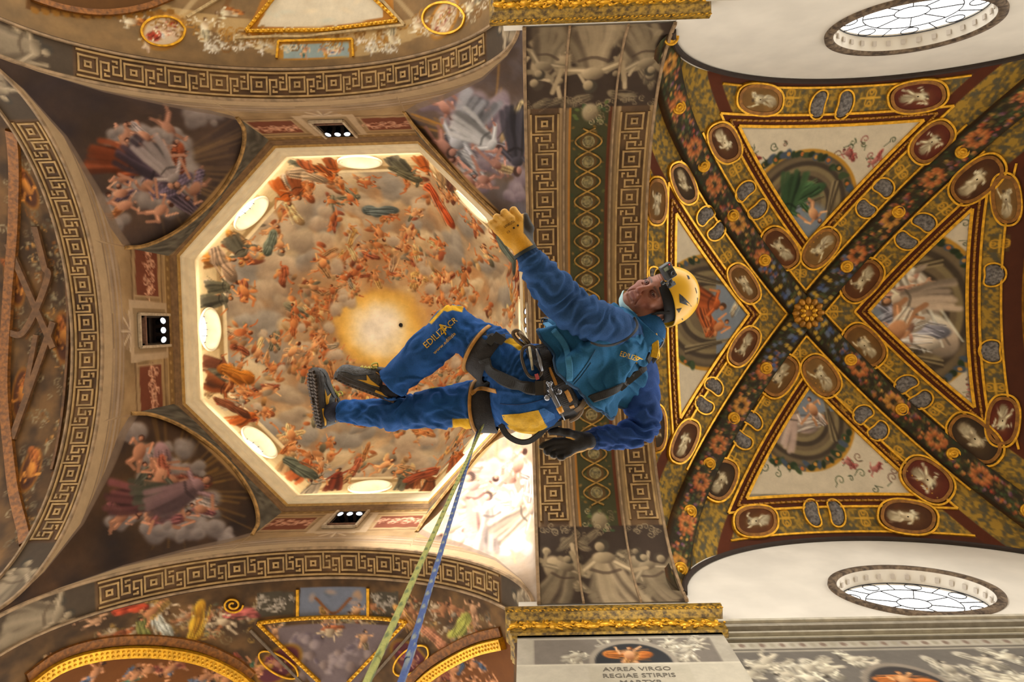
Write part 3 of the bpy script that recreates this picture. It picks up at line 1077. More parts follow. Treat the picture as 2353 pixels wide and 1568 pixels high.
class Soffit:
    """half-elliptic barrel: S(arc length, depth) -> point; n -> direction into the room"""
    def __init__(self, axis, c, f0, sgn, a, b, z0):
        self.axis, self.c, self.f0, self.sgn, self.a, self.b, self.z0 = axis, c, f0, sgn, a, b, z0
        self.th, self.s = ell_table(a, b)
        self.L = self.s[-1]

    def pt(self, s, d):
        th = np.interp(s, self.s, self.th)
        q = self.c - self.a * np.cos(th); z = self.z0 + self.b * np.sin(th)
        e = self.f0 + self.sgn * np.asarray(d) + 0 * q
        return np.stack([q, e, z], -1) if self.axis == 'y' else np.stack([e, q, z], -1)

    def nrm(self, s):
        th = np.interp(s, self.s, self.th)
        q = np.cos(th) / self.a; z = -np.sin(th) / self.b
        v = np.stack([q, 0 * q, z], -1) if self.axis == 'y' else np.stack([0 * q, q, z], -1)
        return v / np.linalg.norm(v, axis=-1)[..., None]

    def zat(self, x, y):
        q = (x if self.axis == 'y' else y) - self.c
        return self.z0 + self.b * math.sqrt(max(0, 1 - (q / self.a) ** 2))

    def inv(self, p):
        """point -> (s, d)"""
        q = (p[0] if self.axis == 'y' else p[1]) - self.c
        th = math.acos(max(-1, min(1, -q / self.a)))
        return float(np.interp(th, self.th, self.s)), ((p[1] if self.axis == 'y' else p[0]) - self.f0) * self.sgn

    def px(self, u, v):
        p = hit(u, v, lambda x, y, z: z - self.zat(x, y), 9, 21)
        return self.inv(p)

    def mesh(self, name, d0, d1, ns, nd, C, m=FRESCO, s0=0, s1=None):
        s = np.linspace(s0, self.L if s1 is None else s1, ns); d = np.linspace(d0, d1, nd)
        S, D = np.meshgrid(s, d, indexing='ij')
        V = self.pt(S, D).reshape(-1, 3)
        pc = C.sample((D - d0) / (d1 - d0), (S - s0) / ((self.L if s1 is None else s1) - s0)).reshape(-1, 3)
        return link(name, mesh_np(name, V, grid_faces(ns, nd), pc), m, smooth=True)

    def strip(self, mb, d, w, t, s0=0, s1=None, n=90):
        s = np.linspace(s0, self.L if s1 is None else s1, n)
        mb.ribbon(self.pt(s, np.full(n, d)), self.nrm(s), w, t)


KEY = [[(.05, .13), (.45, .13), (.45, .87), (.05, .87), (.05, .13)], [(.19, .39), (.31, .39), (.31, .61), (.19, .61), (.19, .39)],
       [(.53, .0), (.53, .74), (.70, .74), (.70, .38), (.62, .38)], [(.97, 1), (.97, .26), (.80, .26), (.80, .62), (.88, .62)], [(.70, .13), (.62, .13), (.62, .2)], [(.80, .87), (.88, .87), (.88, .8)]]


def meander(sf, d0, d1, s0, s1, per, w, t, mb):
    n = max(1, round((s1 - s0) / per)); per = (s1 - s0) / n
    for i in range(n):
        for pl in KEY:
            for (u0, v0), (u1, v1) in zip(pl[:-1], pl[1:]):
                m = 2 if abs(u1 - u0) < .01 else 3
                # extend by half a bar width so corners close
                du = np.sign(u1 - u0) * w / 2 / per; dvv = np.sign(v1 - v0) * w / 2 / (d1 - d0)
                s = s0 + per * (i + np.linspace(u0 - du, u1 + du, m))
                d = d0 + (d1 - d0) * np.linspace(v0 - dvv, v1 + dvv, m)
                mb.ribbon(sf.pt(s, d), sf.nrm(s), w, t)
    for d in (d0 - .05, d1 + .05):
        sf.strip(mb, d, w * 1.1, t, s0, s1, 120)


MEANDER = mat('meander_ochre', '#9a7b4b', .8, 0, .25, 4, .2, 20)


def arch_canvas(L, D, seed, base='#4a3522', ppm=70, tone=('#cabb98', '#6d5a44')):
    C = Canvas(int(D * ppm) + 2, int(L * ppm), base, seed)
    C.mottle(.3, 30, 1); C.mottle(.3, 50, 2, '#6b4f30')
    return C


def end_figures(C, y0, y1, k=1, pal=('#8f7d62', '#b5a588', '#453829')):
    """grisaille figures painted at the feet of an arch; they stand towards the springing"""
    r = C.r
    c, hi, lo = [np.asarray(rgb(x)) for x in pal]
    Y, X = np.mgrid[0:C.h, 0:C.w]
    C.mix(C.a, sstep(y0 - 3, y0, Y) * (1 - sstep(y1, y1 + 3, Y)), lo)
    up = PI / 2 if y0 < 5 else -PI / 2
    H = y1 - y0
    if k <= 1:
        C.robed(C.w * .55, (y0 + y1) / 2 - math.copysign(H * .1, up), H * .42, up + r.uniform(-.5, .5), c, c * 1.05, lo)
        C.drape(C.w * .45, (y0 + y1) / 2, C.w * .4, up + r.uniform(-.4, .4), c * .8, c, lo, 7)
        C.robed(C.w * .5, (y0 + y1) / 2, H * .40, up + r.uniform(-.4, .4), c * .9, c, lo)
        return
    cy = (y0 + y1) / 2
    for i in range(14):
        C.drape(r.uniform(.05, .95) * C.w, r.uniform(y0 + 8, y1 - 8), C.w * .12, r.uniform(0, 3), c * r.uniform(.6, .85), c, lo, 6)
    for fx, s in ((.14, .40), (.86, .40), (.28, .30), (.72, .30)):
        C.figure(C.w * fx, cy + r.uniform(-.05, .1) * H, H * s, up + r.uniform(-.35, .35), c * .95, None, '#4a3d2e')
    C.robed(C.w * .18, cy - math.copysign(H * .1, up), H * .38, up + .3, c * .85, c, lo)
    C.robed(C.w * .84, cy - math.copysign(H * .1, up), H * .38, up - .3, c * .85, c, lo)
    C.robed(C.w * .5, cy - math.copysign(H * .05, up), H * .50, up, c * 1.02, c * 1.1, lo)
    for i in range(26):
        C.scroll(r.uniform(.02, .98) * C.w, (y0 if up < 0 else y1) - math.copysign(r.uniform(0, 14), up), r.uniform(5, 9), r.uniform(0, 6), c * .95)


DEP = .86
for nm, axis, c, f0, sg, a, seed in (('north_beam', 'y', XC, YT, -1, AX - .06, 31), ('south_beam', 'y', XC, YB, 1, AX - .06, 32), ('east_beam', 'x', YC, XL, -1, AY - .06, 33)):
    sf = Soffit(axis, c, f0, sg, a, ZC - ZS, ZS)
    C = arch_canvas(sf.L, DEP, seed)
    h = C.h
    end_figures(C, 0, h * .145, 1); end_figures(C, h * .855, h, 1)
    Y, X = np.mgrid[0:C.h, 0:C.w]
    e = X / C.w * DEP
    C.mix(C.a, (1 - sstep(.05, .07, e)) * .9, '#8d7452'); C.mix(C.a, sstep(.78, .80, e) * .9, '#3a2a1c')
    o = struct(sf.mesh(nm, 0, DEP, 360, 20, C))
    mb = MB(); meander(sf, .17, .66, sf.L * .15, sf.L * .85, .97, .05, .03, mb)
    mb.build('meander_relief', MEANDER, o)['kind'] = 'stuff'
    mb = MB(); sf.strip(mb, .02, .07, .05); sf.strip(mb, .80, .06, .06)
    mb.build('arch_moulding', mat('arch_moulding_paint', '#8a7050', .8, 0, .3, 5), o)
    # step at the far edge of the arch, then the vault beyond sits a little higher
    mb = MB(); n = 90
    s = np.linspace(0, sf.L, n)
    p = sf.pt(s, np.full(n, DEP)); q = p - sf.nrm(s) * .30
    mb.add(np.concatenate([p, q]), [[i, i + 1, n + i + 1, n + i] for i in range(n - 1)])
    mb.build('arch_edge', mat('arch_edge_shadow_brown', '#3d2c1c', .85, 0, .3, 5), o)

# the wide arch between crossing and nave
SW = Soffit('x', YC, XR, 1, AY - .06, ZC - ZS, ZS)
SWD = NX0 - XR
C = Canvas(int(SWD * 90), int(SW.L * 90), '#4e3a26', 41)
C.mottle(.25, 30, 1); C.mottle(.3, 60, 2, '#6a5032')
Y, X = np.mgrid[0:C.h, 0:C.w]
e = X / C.w * SWD
for (a0, a1, cc) in ((0, .08, '#6b5540'), (.08, .13, '#9c8262'), (.80, .86, '#a88c66'), (.86, 1.02, '#80684a'), (1.02, 1.07, '#a66e2c'), (1.07, 1.92, '#3c3a20'), (1.92, 2.0, '#5a2f18'), (2.0, 2.14, '#7d6648'), (2.14, 2.2, '#a2875f'), (2.86, 2.94, '#9c8058'), (2.94, 3.0, '#4a3824')):
    C.mix(C.a, sstep(a0 - .008, a0 + .008, e) * (1 - sstep(a1 - .008, a1 + .008, e)), cc)
r = C.r
for i in range(int(C.h / 7)):    # foliage of the middle band
    x, y = r.uniform(1.1, 1.9) / SWD * C.w, r.uniform(.17, .83) * C.h
    C.ell(x, y, r.uniform(3, 7), r.uniform(2, 4), r.uniform(0, 3), ['#5b5a2c', '#7a5a24', '#2c3a24', '#8c6a34', '#46401f'][r.randint(5)], .3, .9)
ROS = []
n = 19
for i in range(n):
    sy = C.h * (.195 + .61 * (i + .5) / n)
    x = 1.5 / SWD * C.w
    C.ell(x, sy, 21, 19, 0, '#5f4422', .2); C.ell(x, sy, 15, 14, 0, '#8c7a58', .3); C.ell(x + 2, sy + 2, 10, 9, 0, '#c9bb9c', .4); C.ell(x, sy, 5, 5, 0, '#4a3c24')
    ROS.append(SW.L * (.195 + .61 * (i + .5) / n))
for (y0, y1) in ((0, .155), (.845, 1)):
    end_figures(C, C.h * y0, C.h * y1, 3.2, ('#8f7c5e', '#bfae8c', '#392c21'))
# a mask and garland where the figures meet the band
for s_ in (.165, .835):
    y = s_ * C.h; x = 1.5 / SWD * C.w
    for i in range(16):
        C.ell(x + r.uniform(-34, 34), y + r.uniform(-24, 24), 6, 4, r.uniform(0, 3), ['#3c4a2c', '#56602f'][i % 2])
    C.ell(x, y, 20, 24, 0, '#8f7d5e', .3, 1, ('#b8a684', '#4a3c2c'))
    for k_ in range(10): C.scroll(x + r.uniform(-26, 26), y + r.uniform(-22, 22), 7, r.uniform(0, 6), ['#a8966f', '#6d5c40'][k_ % 2])
o = WEST = struct(SW.mesh('west_beam', 0, SWD, 560, 116, C))
mb = MB()
meander(SW, .20, .73, SW.L * .165, SW.L * .835, .94, .05, .03, mb)
meander(SW, 2.27, 2.80, SW.L * .165, SW.L * .835, .94, .05, .03, mb)
mb.build('meander_relief', MEANDER, o)['kind'] = 'stuff'
mb = MB()
for d, w in ((.03, .08), (.92, .05), (2.06, .05), (2.97, .07)):
    SW.strip(mb, d, w, .05)
mb.build('arch_moulding', mat('arch_moulding_paint', '#8a7050'), o)
mb = MB()
s = np.linspace(SW.L * .19, SW.L * .81, 420)
for ph in (0, PI):
    k = (s - ROS[0]) / (ROS[1] - ROS[0]) * PI
    mb.ribbon(SW.pt(s, 1.5 + .31 * np.sin(k + PI / 2 + ph)), SW.nrm(s), .045, .025)
mb.build('guilloche_relief', mat('dull_guilloche_gold', '#8f6a26', .55, .2, .4, 8), o)
for s_ in ROS:
    mb = MB(); c = SW.pt(np.array(s_), np.array(1.5)); nn = SW.nrm(np.array(s_))
    mb.lathe([(.15, 0), (.15, .02), (.125, .035), (.10, .015), (.055, .04), (0, .045)], c, nn, 14)
    mb.build('rosette', mat('rosette_stucco', '#77683f', .7, .05, .5, 12), o)

# ------------------------------------------------------------------ vaults beyond the three arches
TR_B = ZC - ZS + .28


def far_vault(nm, axis, c, f0, sg, a, seed, painter, depth, ns, nd):
    sf = Soffit(axis, c, f0 + sg * DEP, sg, a + .26, TR_B, ZS)
    C = Canvas(int(depth * 90), int(sf.L * 70), '#5b4126', seed)
    C.mottle(.35, 40, 1); C.mottle(.35, 60, 2, '#7a5a34'); C.mottle(.3, 30, 3, '#33261a')
    Cp = lambda u, v: (lambda q: (q[1] / depth * C.w, q[0] / sf.L * C.h))(sf.px(u, v))
    Q = lambda u, v: sf.px(u, v)
    parts = []
    painter(sf, C, Cp, parts)
    o = struct(sf.mesh(nm, 0, depth, ns, nd, C))
    for (name, m, poly, w, t, closed) in parts:
        q = np.array([Q(u, v) for u, v in poly])
        if len(q) > 2: q = smoothpath(q, 10 * len(q), closed)
        else: q = np.linspace(q[0], q[1], 12)
        mb = MB(); mb.ribbon(sf.pt(q[:, 0], q[:, 1]), sf.nrm(q[:, 0]), w, t, closed)
        if name == 'bead_moulding':
            L = np.concatenate([[0], np.cumsum(np.linalg.norm(np.diff(sf.pt(q[:, 0], q[:, 1]), axis=0), axis=1))])
            for k in np.arange(.05, L[-1], .13):
                ss = np.interp(k, L, q[:, 0]); dd = np.interp(k, L, q[:, 1])
                mb.ball(sf.pt(np.array(ss), np.array(dd)) + sf.nrm(np.array(ss)) * t, .04, 6, 4)
        if name == 'gilt_rib':
            L = np.concatenate([[0], np.cumsum(np.linalg.norm(np.diff(sf.pt(q[:, 0], q[:, 1]), axis=0), axis=1))])
            for k in np.arange(.05, L[-1], .12):
                ss = np.interp(k, L, q[:, 0]); dd = np.interp(k, L, q[:, 1])
                for of in (-.05, .05): mb.ball(sf.pt(np.array(ss), np.array(dd + of)) + sf.nrm(np.array(ss)) * t, .035, 6, 4)
        po = mb.build(name, m, o)
        if name in ('bead_moulding', 'gilt_rib'): po['kind'] = 'stuff'
    return o


def seg(a, b, n=6):
    return [(a[0] + (b[0] - a[0]) * i / (n - 1), a[1] + (b[1] - a[1]) * i / (n - 1)) for i in range(n)]


def paint_north(sf, C, Cp, parts):
    r = C.r
    def panel(pts, c, **k): C.poly([Cp(*p) for p in pts], c, **k)
    # pale stucco webs
    C.fill(lambda X, Y: np.ones(X.shape), '#a8885a', .55)
    panel([(330, 0), (640, 130), (830, 130), (1110, 0)], '#b39462')
    for k in range(9):
        C.stroke([Cp(300 + 95 * k, 100 - abs(k - 4) * 14), Cp(380 + 75 * k, -10)], 10, 12, ['#8c6430', '#c8ae80', '#6d4a22'][k % 3], .6)
    panel(seg((560, 85), (620, -40)) + [(900, -40), (905, 45)] + [(735, 62)], '#b0762c')
    panel([(590, 62), (650, -40), (870, -40), (880, 40), (735, 62)], '#d8cbb0')
    for i in range(14):
        x, y = Cp(r.uniform(620, 860), r.uniform(-10, 50)); C.ell(x, y, 22, 9, r.uniform(0, 3), ['#e0c8a4', '#cfc0a4', '#c9cbb8', '#e8d4b0'][r.randint(4)], .8, .6)
    for (u, v, rx, c) in ((375, 72, 46, '#93301a'), (1020, 42, 44, '#8c4a3c')):
        x, y = Cp(u, v)
        C.ell(x, y, rx * 1.1, rx * .75, .5, '#b57a28'); C.ell(x, y, rx * .95, rx * .62, .5, '#c8b090'); C.drape(x, y, rx * .7, .7, c); C.figure(x + 8, y, 24, .5, '#d8a878', '#c8c0a8')
        for k in range(3): C.figure(*Cp(u + r.uniform(-70, 70), v + r.uniform(-30, 30)), 20, r.uniform(0, 6), '#d0b090', None, '#7a4a2c')
    panel([(640, 95), (810, 90), (812, 132), (636, 136)], '#b5802c')
    panel([(652, 101), (800, 97), (802, 130), (650, 133)], '#93a3a0')
    for u, c in ((700, '#3f6a64'), (745, '#c8862c'), (775, '#5b6f94')):
        x, y = Cp(u, 116); C.figure(x, y, 18, r.uniform(0, 6), '#d09a70', c)
    for (u0, u1) in ((470, 625), (825, 925)):
        for i in range(16):
            x, y = Cp(r.uniform(u0, u1), 115 - abs(((u0 + u1) / 2) - 730) * .05 + r.uniform(-14, 10)); C.figure(x, y, 13, r.uniform(0, 6), '#ddd0b8', None, '#6d5a44')
    for i in range(150):
        u = r.uniform(200, 1130); v = 118 - ((u - 700) / 450) ** 2 * 105 + r.uniform(-40, 0)
        x, y = Cp(u, v); C.scroll(x, y, r.uniform(6, 13), r.uniform(0, 6), ['#d8c8a4', '#e0d4b8', '#a8762c', '#7a5424', '#8c6430'][r.randint(5)])
    for (u, v) in ((470, 60), (520, 30), (900, 90), (960, 60), (300, 50), (1080, 15)):
        x, y = Cp(u, v); C.figure(x, y, 26, r.uniform(0, 6), '#d8c4a0', ['#b0682c', '#a89878', '#8c3c24'][r.randint(3)], '#6d4a2c')
    panel([(60, -20), (60, 20), (200, 44), (330, 30), (420, -20)], '#5e3c14')
    for i in range(14):
        x, y = Cp(80 + i * 24, 24 + 12 * math.sin(i / 14 * PI)); C.ell(x, y, 8, 7, 0, '#8c5f20')
    gm = GILT
    parts += [('bead_moulding', gm, seg((565, 72), (720, 70)) + seg((760, 68), (915, 48)), .10, .05, False), ('bead_moulding', gm, seg((565, 72), (650, -30)), .10, .05, False),
              ('bead_moulding', gm, seg((915, 48), (830, -30)), .10, .05, False), ('gilt_frame', gm, seg((640, 95), (636, 134)), .07, .04, False), ('gilt_frame', gm, seg((810, 90), (812, 130)), .07, .04, False), ('gilt_frame', gm, seg((640, 95), (810, 90)), .07, .04, False),
              ('stucco_moulding', mat('tan_stucco', '#b59a6a', .8, 0, .25, 8), seg((540, 88), (640, 84)) + seg((700, 84), (930, 58)), .07, .05, False), ('stucco_moulding', mat('tan_stucco', '#b59a6a', .8, 0, .25, 8), seg((430, 40), (530, -20)), .08, .05, False), ('stucco_moulding', mat('tan_stucco', '#b59a6a', .8, 0, .25, 8), seg((930, 58), (860, -20)), .08, .05, False),
              ('gilt_frame', gm, [(375 + 50 * math.cos(a), 72 + 34 * math.sin(a)) for a in np.linspace(0, 6.0, 12)], .06, .04, True),
              ('gilt_frame', gm, [(1020 + 48 * math.cos(a), 42 + 36 * math.sin(a)) for a in np.linspace(0, 6.0, 12)], .06, .04, True),
              ('gilt_frieze', mat('brown_frieze_paint', '#7d4c14', .6, .2, .4, 10), [(70, -5), (150, 20), (240, 30), (330, 18), (400, -8)], .16, .08, False)]


def paint_south(sf, C, Cp, parts):
    r = C.r
    def panel(pts, c, **k): C.poly([Cp(*p) for p in pts], c, **k)
    pal = ['#8c6a34', '#6d5c44', '#a05a34', '#7a7a5c', '#b08a54', '#5a4a3c', '#9c8c74']
    for i in range(46):
        u = r.uniform(120, 1130); v = 1372 + ((u - 740) / 430) ** 2 * 60 + r.uniform(0, 75)
        x, y = Cp(u, v); C.crowd(x, y, r.uniform(16, 28), pal, ['#c09068', '#b8a080', '#a87048'], 6)
    for i in range(70):
        u = r.uniform(120, 1130); v = 1368 + ((u - 740) / 430) ** 2 * 60 + r.uniform(0, 90)
        x, y = Cp(u, v); C.scroll(x, y, r.uniform(6, 12), r.uniform(0, 6), ['#9c8a62', '#7d6a48', '#b08a3c', '#4d3c28'][r.randint(4)], None, .8)
    panel([(690, 1350), (840, 1352), (846, 1418), (684, 1420)], '#6f7482')
    for i in range(10):
        x, y = Cp(r.uniform(700, 830), r.uniform(1360, 1410)); C.ell(x, y, 16, 9, r.uniform(0, 3), ['#8a8690', '#b08a68', '#5d6470', '#a89080'][r.randint(4)], .7, .8)
    C.stroke([Cp(725, 1375), Cp(765, 1410), Cp(805, 1375)], 7, 7, '#7d4c28')
    panel([(605, 1445), (930, 1440), (800, 1600), (740, 1600)], '#6d5e5e')
    for i in range(30):
        x, y = Cp(r.uniform(650, 880), r.uniform(1450, 1550)); C.cloud(x, y, r.uniform(12, 24), ['#7d6a64', '#8c7c7c', '#6a5c64'][r.randint(3)], '#b09c90', '#4a3c3c', 3)
    for (u0, u1) in ((590, 675), (855, 915)):
        panel([(u0, 1362), (u1, 1360), (u1, 1415), (u0, 1420)], '#4a4234')
        for i in range(10): x, y = Cp(r.uniform(u0, u1), r.uniform(1370, 1410)); C.figure(x, y, 13, r.uniform(0, 6), '#9c9080', None, '#332a20')
    for (u, v, s, a, c) in ((455, 1428, 44, 2.9, '#c08420'), (370, 1440, 36, .3, '#b0ac98'), (330, 1450, 30, .2, '#6c6a34'), (555, 1410, 34, 1.4, '#a05048'), (930, 1420, 36, .6, '#b0783c'), (1000, 1470, 40, .9, '#a06848'), (1060, 1440, 40, 2.6, '#8c8a3c'), (300, 1400, 30, 1.5, '#a83c20')):
        x, y = Cp(u, v); C.drape(x, y, s, a, c, folds=7)
    for i in range(22):
        u, v = r.uniform(150, 1120), r.uniform(1395, 1470)
        x, y = Cp(u, v); C.figure(x, y, r.uniform(22, 34), r.uniform(0, 6), ['#c09068', '#b8a080', '#a87048'][r.randint(3)], ['#8c6a34', '#6d5c44', '#a05a34'][r.randint(3)] if r.rand() < .5 else None, '#3d2616')
    for (u, v) in ((640, 1528), (945, 1518)):
        x, y = Cp(u, v)
        C.ell(x, y, 36, 60, .9 if u < 800 else -.9, '#8c6420'); C.ell(x, y, 30, 52, .9 if u < 800 else -.9, '#5a2a30'); C.figure(x, y, 26, 1, '#9c6a58', '#6d3038')
    panel([(60, 1568), (200, 1500), (330, 1470), (470, 1492), (560, 1540), (590, 1640), (50, 1640)], '#6a3d12')
    panel([(980, 1640), (1010, 1540), (1080, 1490), (1180, 1460), (1180, 1640)], '#6a3d12')
    for i in range(40):
        u, v = r.uniform(150, 1150), r.uniform(1520, 1580)
        x, y = Cp(u, v)
        if not 600 < u < 960: C.figure(x, y, r.uniform(22, 30), r.uniform(0, 6), '#b07850', ['#7a3d2c', '#3c5a44', '#4a5568', '#9c7434'][r.randint(4)], '#2c1a10')
    for i in range(15):
        x, y = Cp(180 + i * 26, 1488 + ((i - 6) / 7) ** 2 * 30); C.scroll(x, y, 7, r.uniform(0, 6), '#9c6a24')
    gm = GILT
    A1 = [(60, 1585), (130, 1535), (210, 1508), (300, 1497), (390, 1500), (470, 1516), (540, 1548), (580, 1580)]
    A2 = [(940, 1600), (985, 1556), (1040, 1520), (1100, 1492), (1160, 1478)]
    parts += [('bead_moulding', gm, [(592, 1432), (680, 1422), (768, 1418), (860, 1420), (930, 1428)], .10, .06, False), ('bead_moulding', gm, seg((592, 1432), (735, 1568)), .10, .06, False), ('bead_moulding', gm, seg((935, 1428), (800, 1568)), .10, .06, False),
              ('gilt_frame', gm, seg((684, 1355), (684, 1416)), .09, .04, False), ('gilt_frame', gm, seg((846, 1352), (846, 1416)), .09, .04, False),
              ('gilt_rib', gm, A1, .30, .16, False), ('gilt_rib', gm, A2, .30, .16, False),
              ('brown_frieze', mat('brown_frieze_paint', '#7d4c14', .6, .2, .4, 10), [(x, y - 26) for x, y in A1], .26, .06, False), ('brown_frieze', mat('brown_frieze_paint', '#7d4c14'), [(x - 8, y - 26) for x, y in A2], .26, .06, False),
              ('stucco_moulding', mat('grey_stucco', '#6d5c48', .8, 0, .2, 8), seg((575, 1448), (705, 1580)), .08, .05, False), ('stucco_moulding', mat('grey_stucco', '#6d5c48'), seg((955, 1445), (835, 1580)), .08, .05, False),
              ('gilt_scroll', gm, [(535 + (24 - 1.7 * a) * math.cos(a), 1390 + (19 - 1.35 * a) * math.sin(a)) for a in np.linspace(0, 11.5, 26)], .055, .05, False),
              ('gilt_frame', gm, [(640 + 46 * math.cos(a) * .9 + 18 * math.sin(a), 1528 + 30 * math.sin(a) + 10 * math.cos(a)) for a in np.linspace(0, 6, 12)], .05, .04, True),
              ('gilt_frame', gm, [(945 + 42 * math.cos(a) * .9 - 14 * math.sin(a), 1518 + 34 * math.sin(a) - 8 * math.cos(a)) for a in np.linspace(0, 6, 12)], .05, .04, True)]


def paint_east(sf, C, Cp, parts):
    r = C.r
    def panel(pts, c, **k): C.poly([Cp(*p) for p in pts], c, **k)
    for i in range(60):
        x, y = Cp(r.uniform(40, 160), r.uniform(280, 1280)); C.crowd(x, y, r.uniform(12, 22), ['#8a7858', '#6d6048', '#7d4c1c', '#5a4428'], ['#9c8c6c', '#a8783c'], 5)
    for i in range(120):
        u, v = r.uniform(10, 160), r.uniform(250, 1300)
        x, y = Cp(u, v); C.scroll(x, y, r.uniform(6, 12), r.uniform(0, 6), ['#8a7858', '#6d6048', '#9c8c6c', '#7d4c1c'][r.randint(4)], None, .8)
    for (u, v, h) in ((34, 645, 60), (146, 775, 60), (50, 905, 60), (70, 1080, 50), (60, 430, 50)):
        x, y = Cp(u, v); C.ell(x, y, 26, h * .9, 0, '#8c5a20'); C.ell(x, y, 21, h * .78, 0, '#4d2a12'); C.figure(x, y, 36, 1.5, '#b0702c', '#8c4c1c', '#3a1c0c')
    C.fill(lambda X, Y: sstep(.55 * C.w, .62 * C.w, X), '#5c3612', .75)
    w = .13
    br = mat('brown_rib_paint', '#6b4a2a', .8, 0, .3, 6)
    parts += [('rib', br, seg((82, 520), (112, 640)) + seg((60, 760), (20, 765), 2), .2, .07, False), ('rib', br, seg((125, 740), (30, 1010)), .2, .07, False), ('rib', br, seg((125, 800), (20, 560)), .2, .07, False),
              ('rib', br, seg((85, 770), (60, 905)), .16, .06, False), ('gilt_frieze', mat('brown_frieze_paint', '#7d4c14', .6, .2, .4, 10), [(28, 300), (34, 500), (20, 700), (12, 900), (30, 1100), (60, 1250)], .3, .08, False),
              ('stucco_moulding', br, [(118, 430), (150, 600), (158, 760), (150, 900), (120, 1080)], .08, .05, False)]


far_vault('north_ceiling', 'y', XC, YT, -1, AX - .06, 51, paint_north, 4.0, 460, 90)
far_vault('south_ceiling', 'y', XC, YB, 1, AX - .06, 52, paint_south, 4.6, 460, 100)
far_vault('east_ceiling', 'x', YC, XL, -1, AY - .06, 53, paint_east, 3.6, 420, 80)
# ================================================================== nave bay
NXC, NHX = (NX0 + NX1) / 2, (NX1 - NX0) / 2


def zv(x, y):
    """underside of the domed-up groin vault"""
    a = np.abs((np.asarray(x, float) - NXC) / NHX); b = np.abs((np.asarray(y, float) - YC) / AY)
    m = np.clip(np.maximum(a, b), 1e-6, 1); k = np.minimum(a, b)
    G = ZS + (ZBOSS - ZS) * np.sqrt(np.clip(1 - m ** 2, 0, 1))
    top = np.where(b >= a, ZFORM, ZC + .12)
    K = top + (ZBOSS - top) * (1 - m ** 2)
    s = np.clip(k / m, 0, 1)
    return G + (K - G) * np.clip(1 - s ** 2, 0, 1) ** (.5 + .6 * (1 - m))


def vpx(u, v):
    """plan position on the vault of what is seen at (u, v)"""
    def zs(x, y):
        a = abs((x - NXC) / NHX); b = abs((y - YC) / AY)
        m = min(max(a, b, 1e-6), 1); k = min(a, b)
        G = ZS + (ZBOSS - ZS) * math.sqrt(max(0, 1 - m * m))
        top = ZFORM if b >= a else ZC + .12
        s = min(k / m, 1)
        return G + (top + (ZBOSS - top) * (1 - m * m) - G) * max(0, 1 - s * s) ** (.5 + .6 * (1 - m))

    def F(x, y, z):
        if x <= NX0: return -1
        if x >= NX1: return 1
        if abs((y - YC) / AY) > 1: return 1
        return z - zs(x, y)
    p = hit(u, v, F, 11, 20.5)
    return p[0], p[1]


def vn(x, y):
    e = .02
    gx = (zv(x + e, y) - zv(x - e, y)) / (2 * e); gy = (zv(x, y + e) - zv(x, y - e)) / (2 * e)
    n = np.stack([gx, gy, -np.ones(np.shape(gx))], -1)
    return n / np.linalg.norm(n, axis=-1)[..., None]


def v3(x, y, lift=0.0):
    x = np.asarray(x, float); y = np.asarray(y, float)
    p = np.stack([x, y, zv(x, y)], -1)
    return p + vn(x, y) * lift


PPM = 88
VC = Canvas((NX1 - NX0) * PPM, (YB - YT) * PPM, '#8f8672', 61)


def vC(u, v):
    x, y = vpx(u, v)
    return (x - NX0) * PPM, (y - YT) * PPM


DIAG = np.array([NHX, AY]) / math.hypot(NHX, AY)
EB_T = [1 - abs((vpx(1910, v)[1] - YC) / AY) for v in (200, 262, 288)]      # edge bands, as fractions
EB_B = [1 - abs((vpx(1900, v)[1] - YC) / AY) for v in (1224, 1166, 1138)]
EB_L = [1 - abs((vpx(u, 740)[0] - NXC) / NHX) for u in (1487, 1532, 1552)]
EB_R = [1 - abs((vpx(u, 700)[0] - NXC) / NHX) for u in (2300, 2250, 2222)]


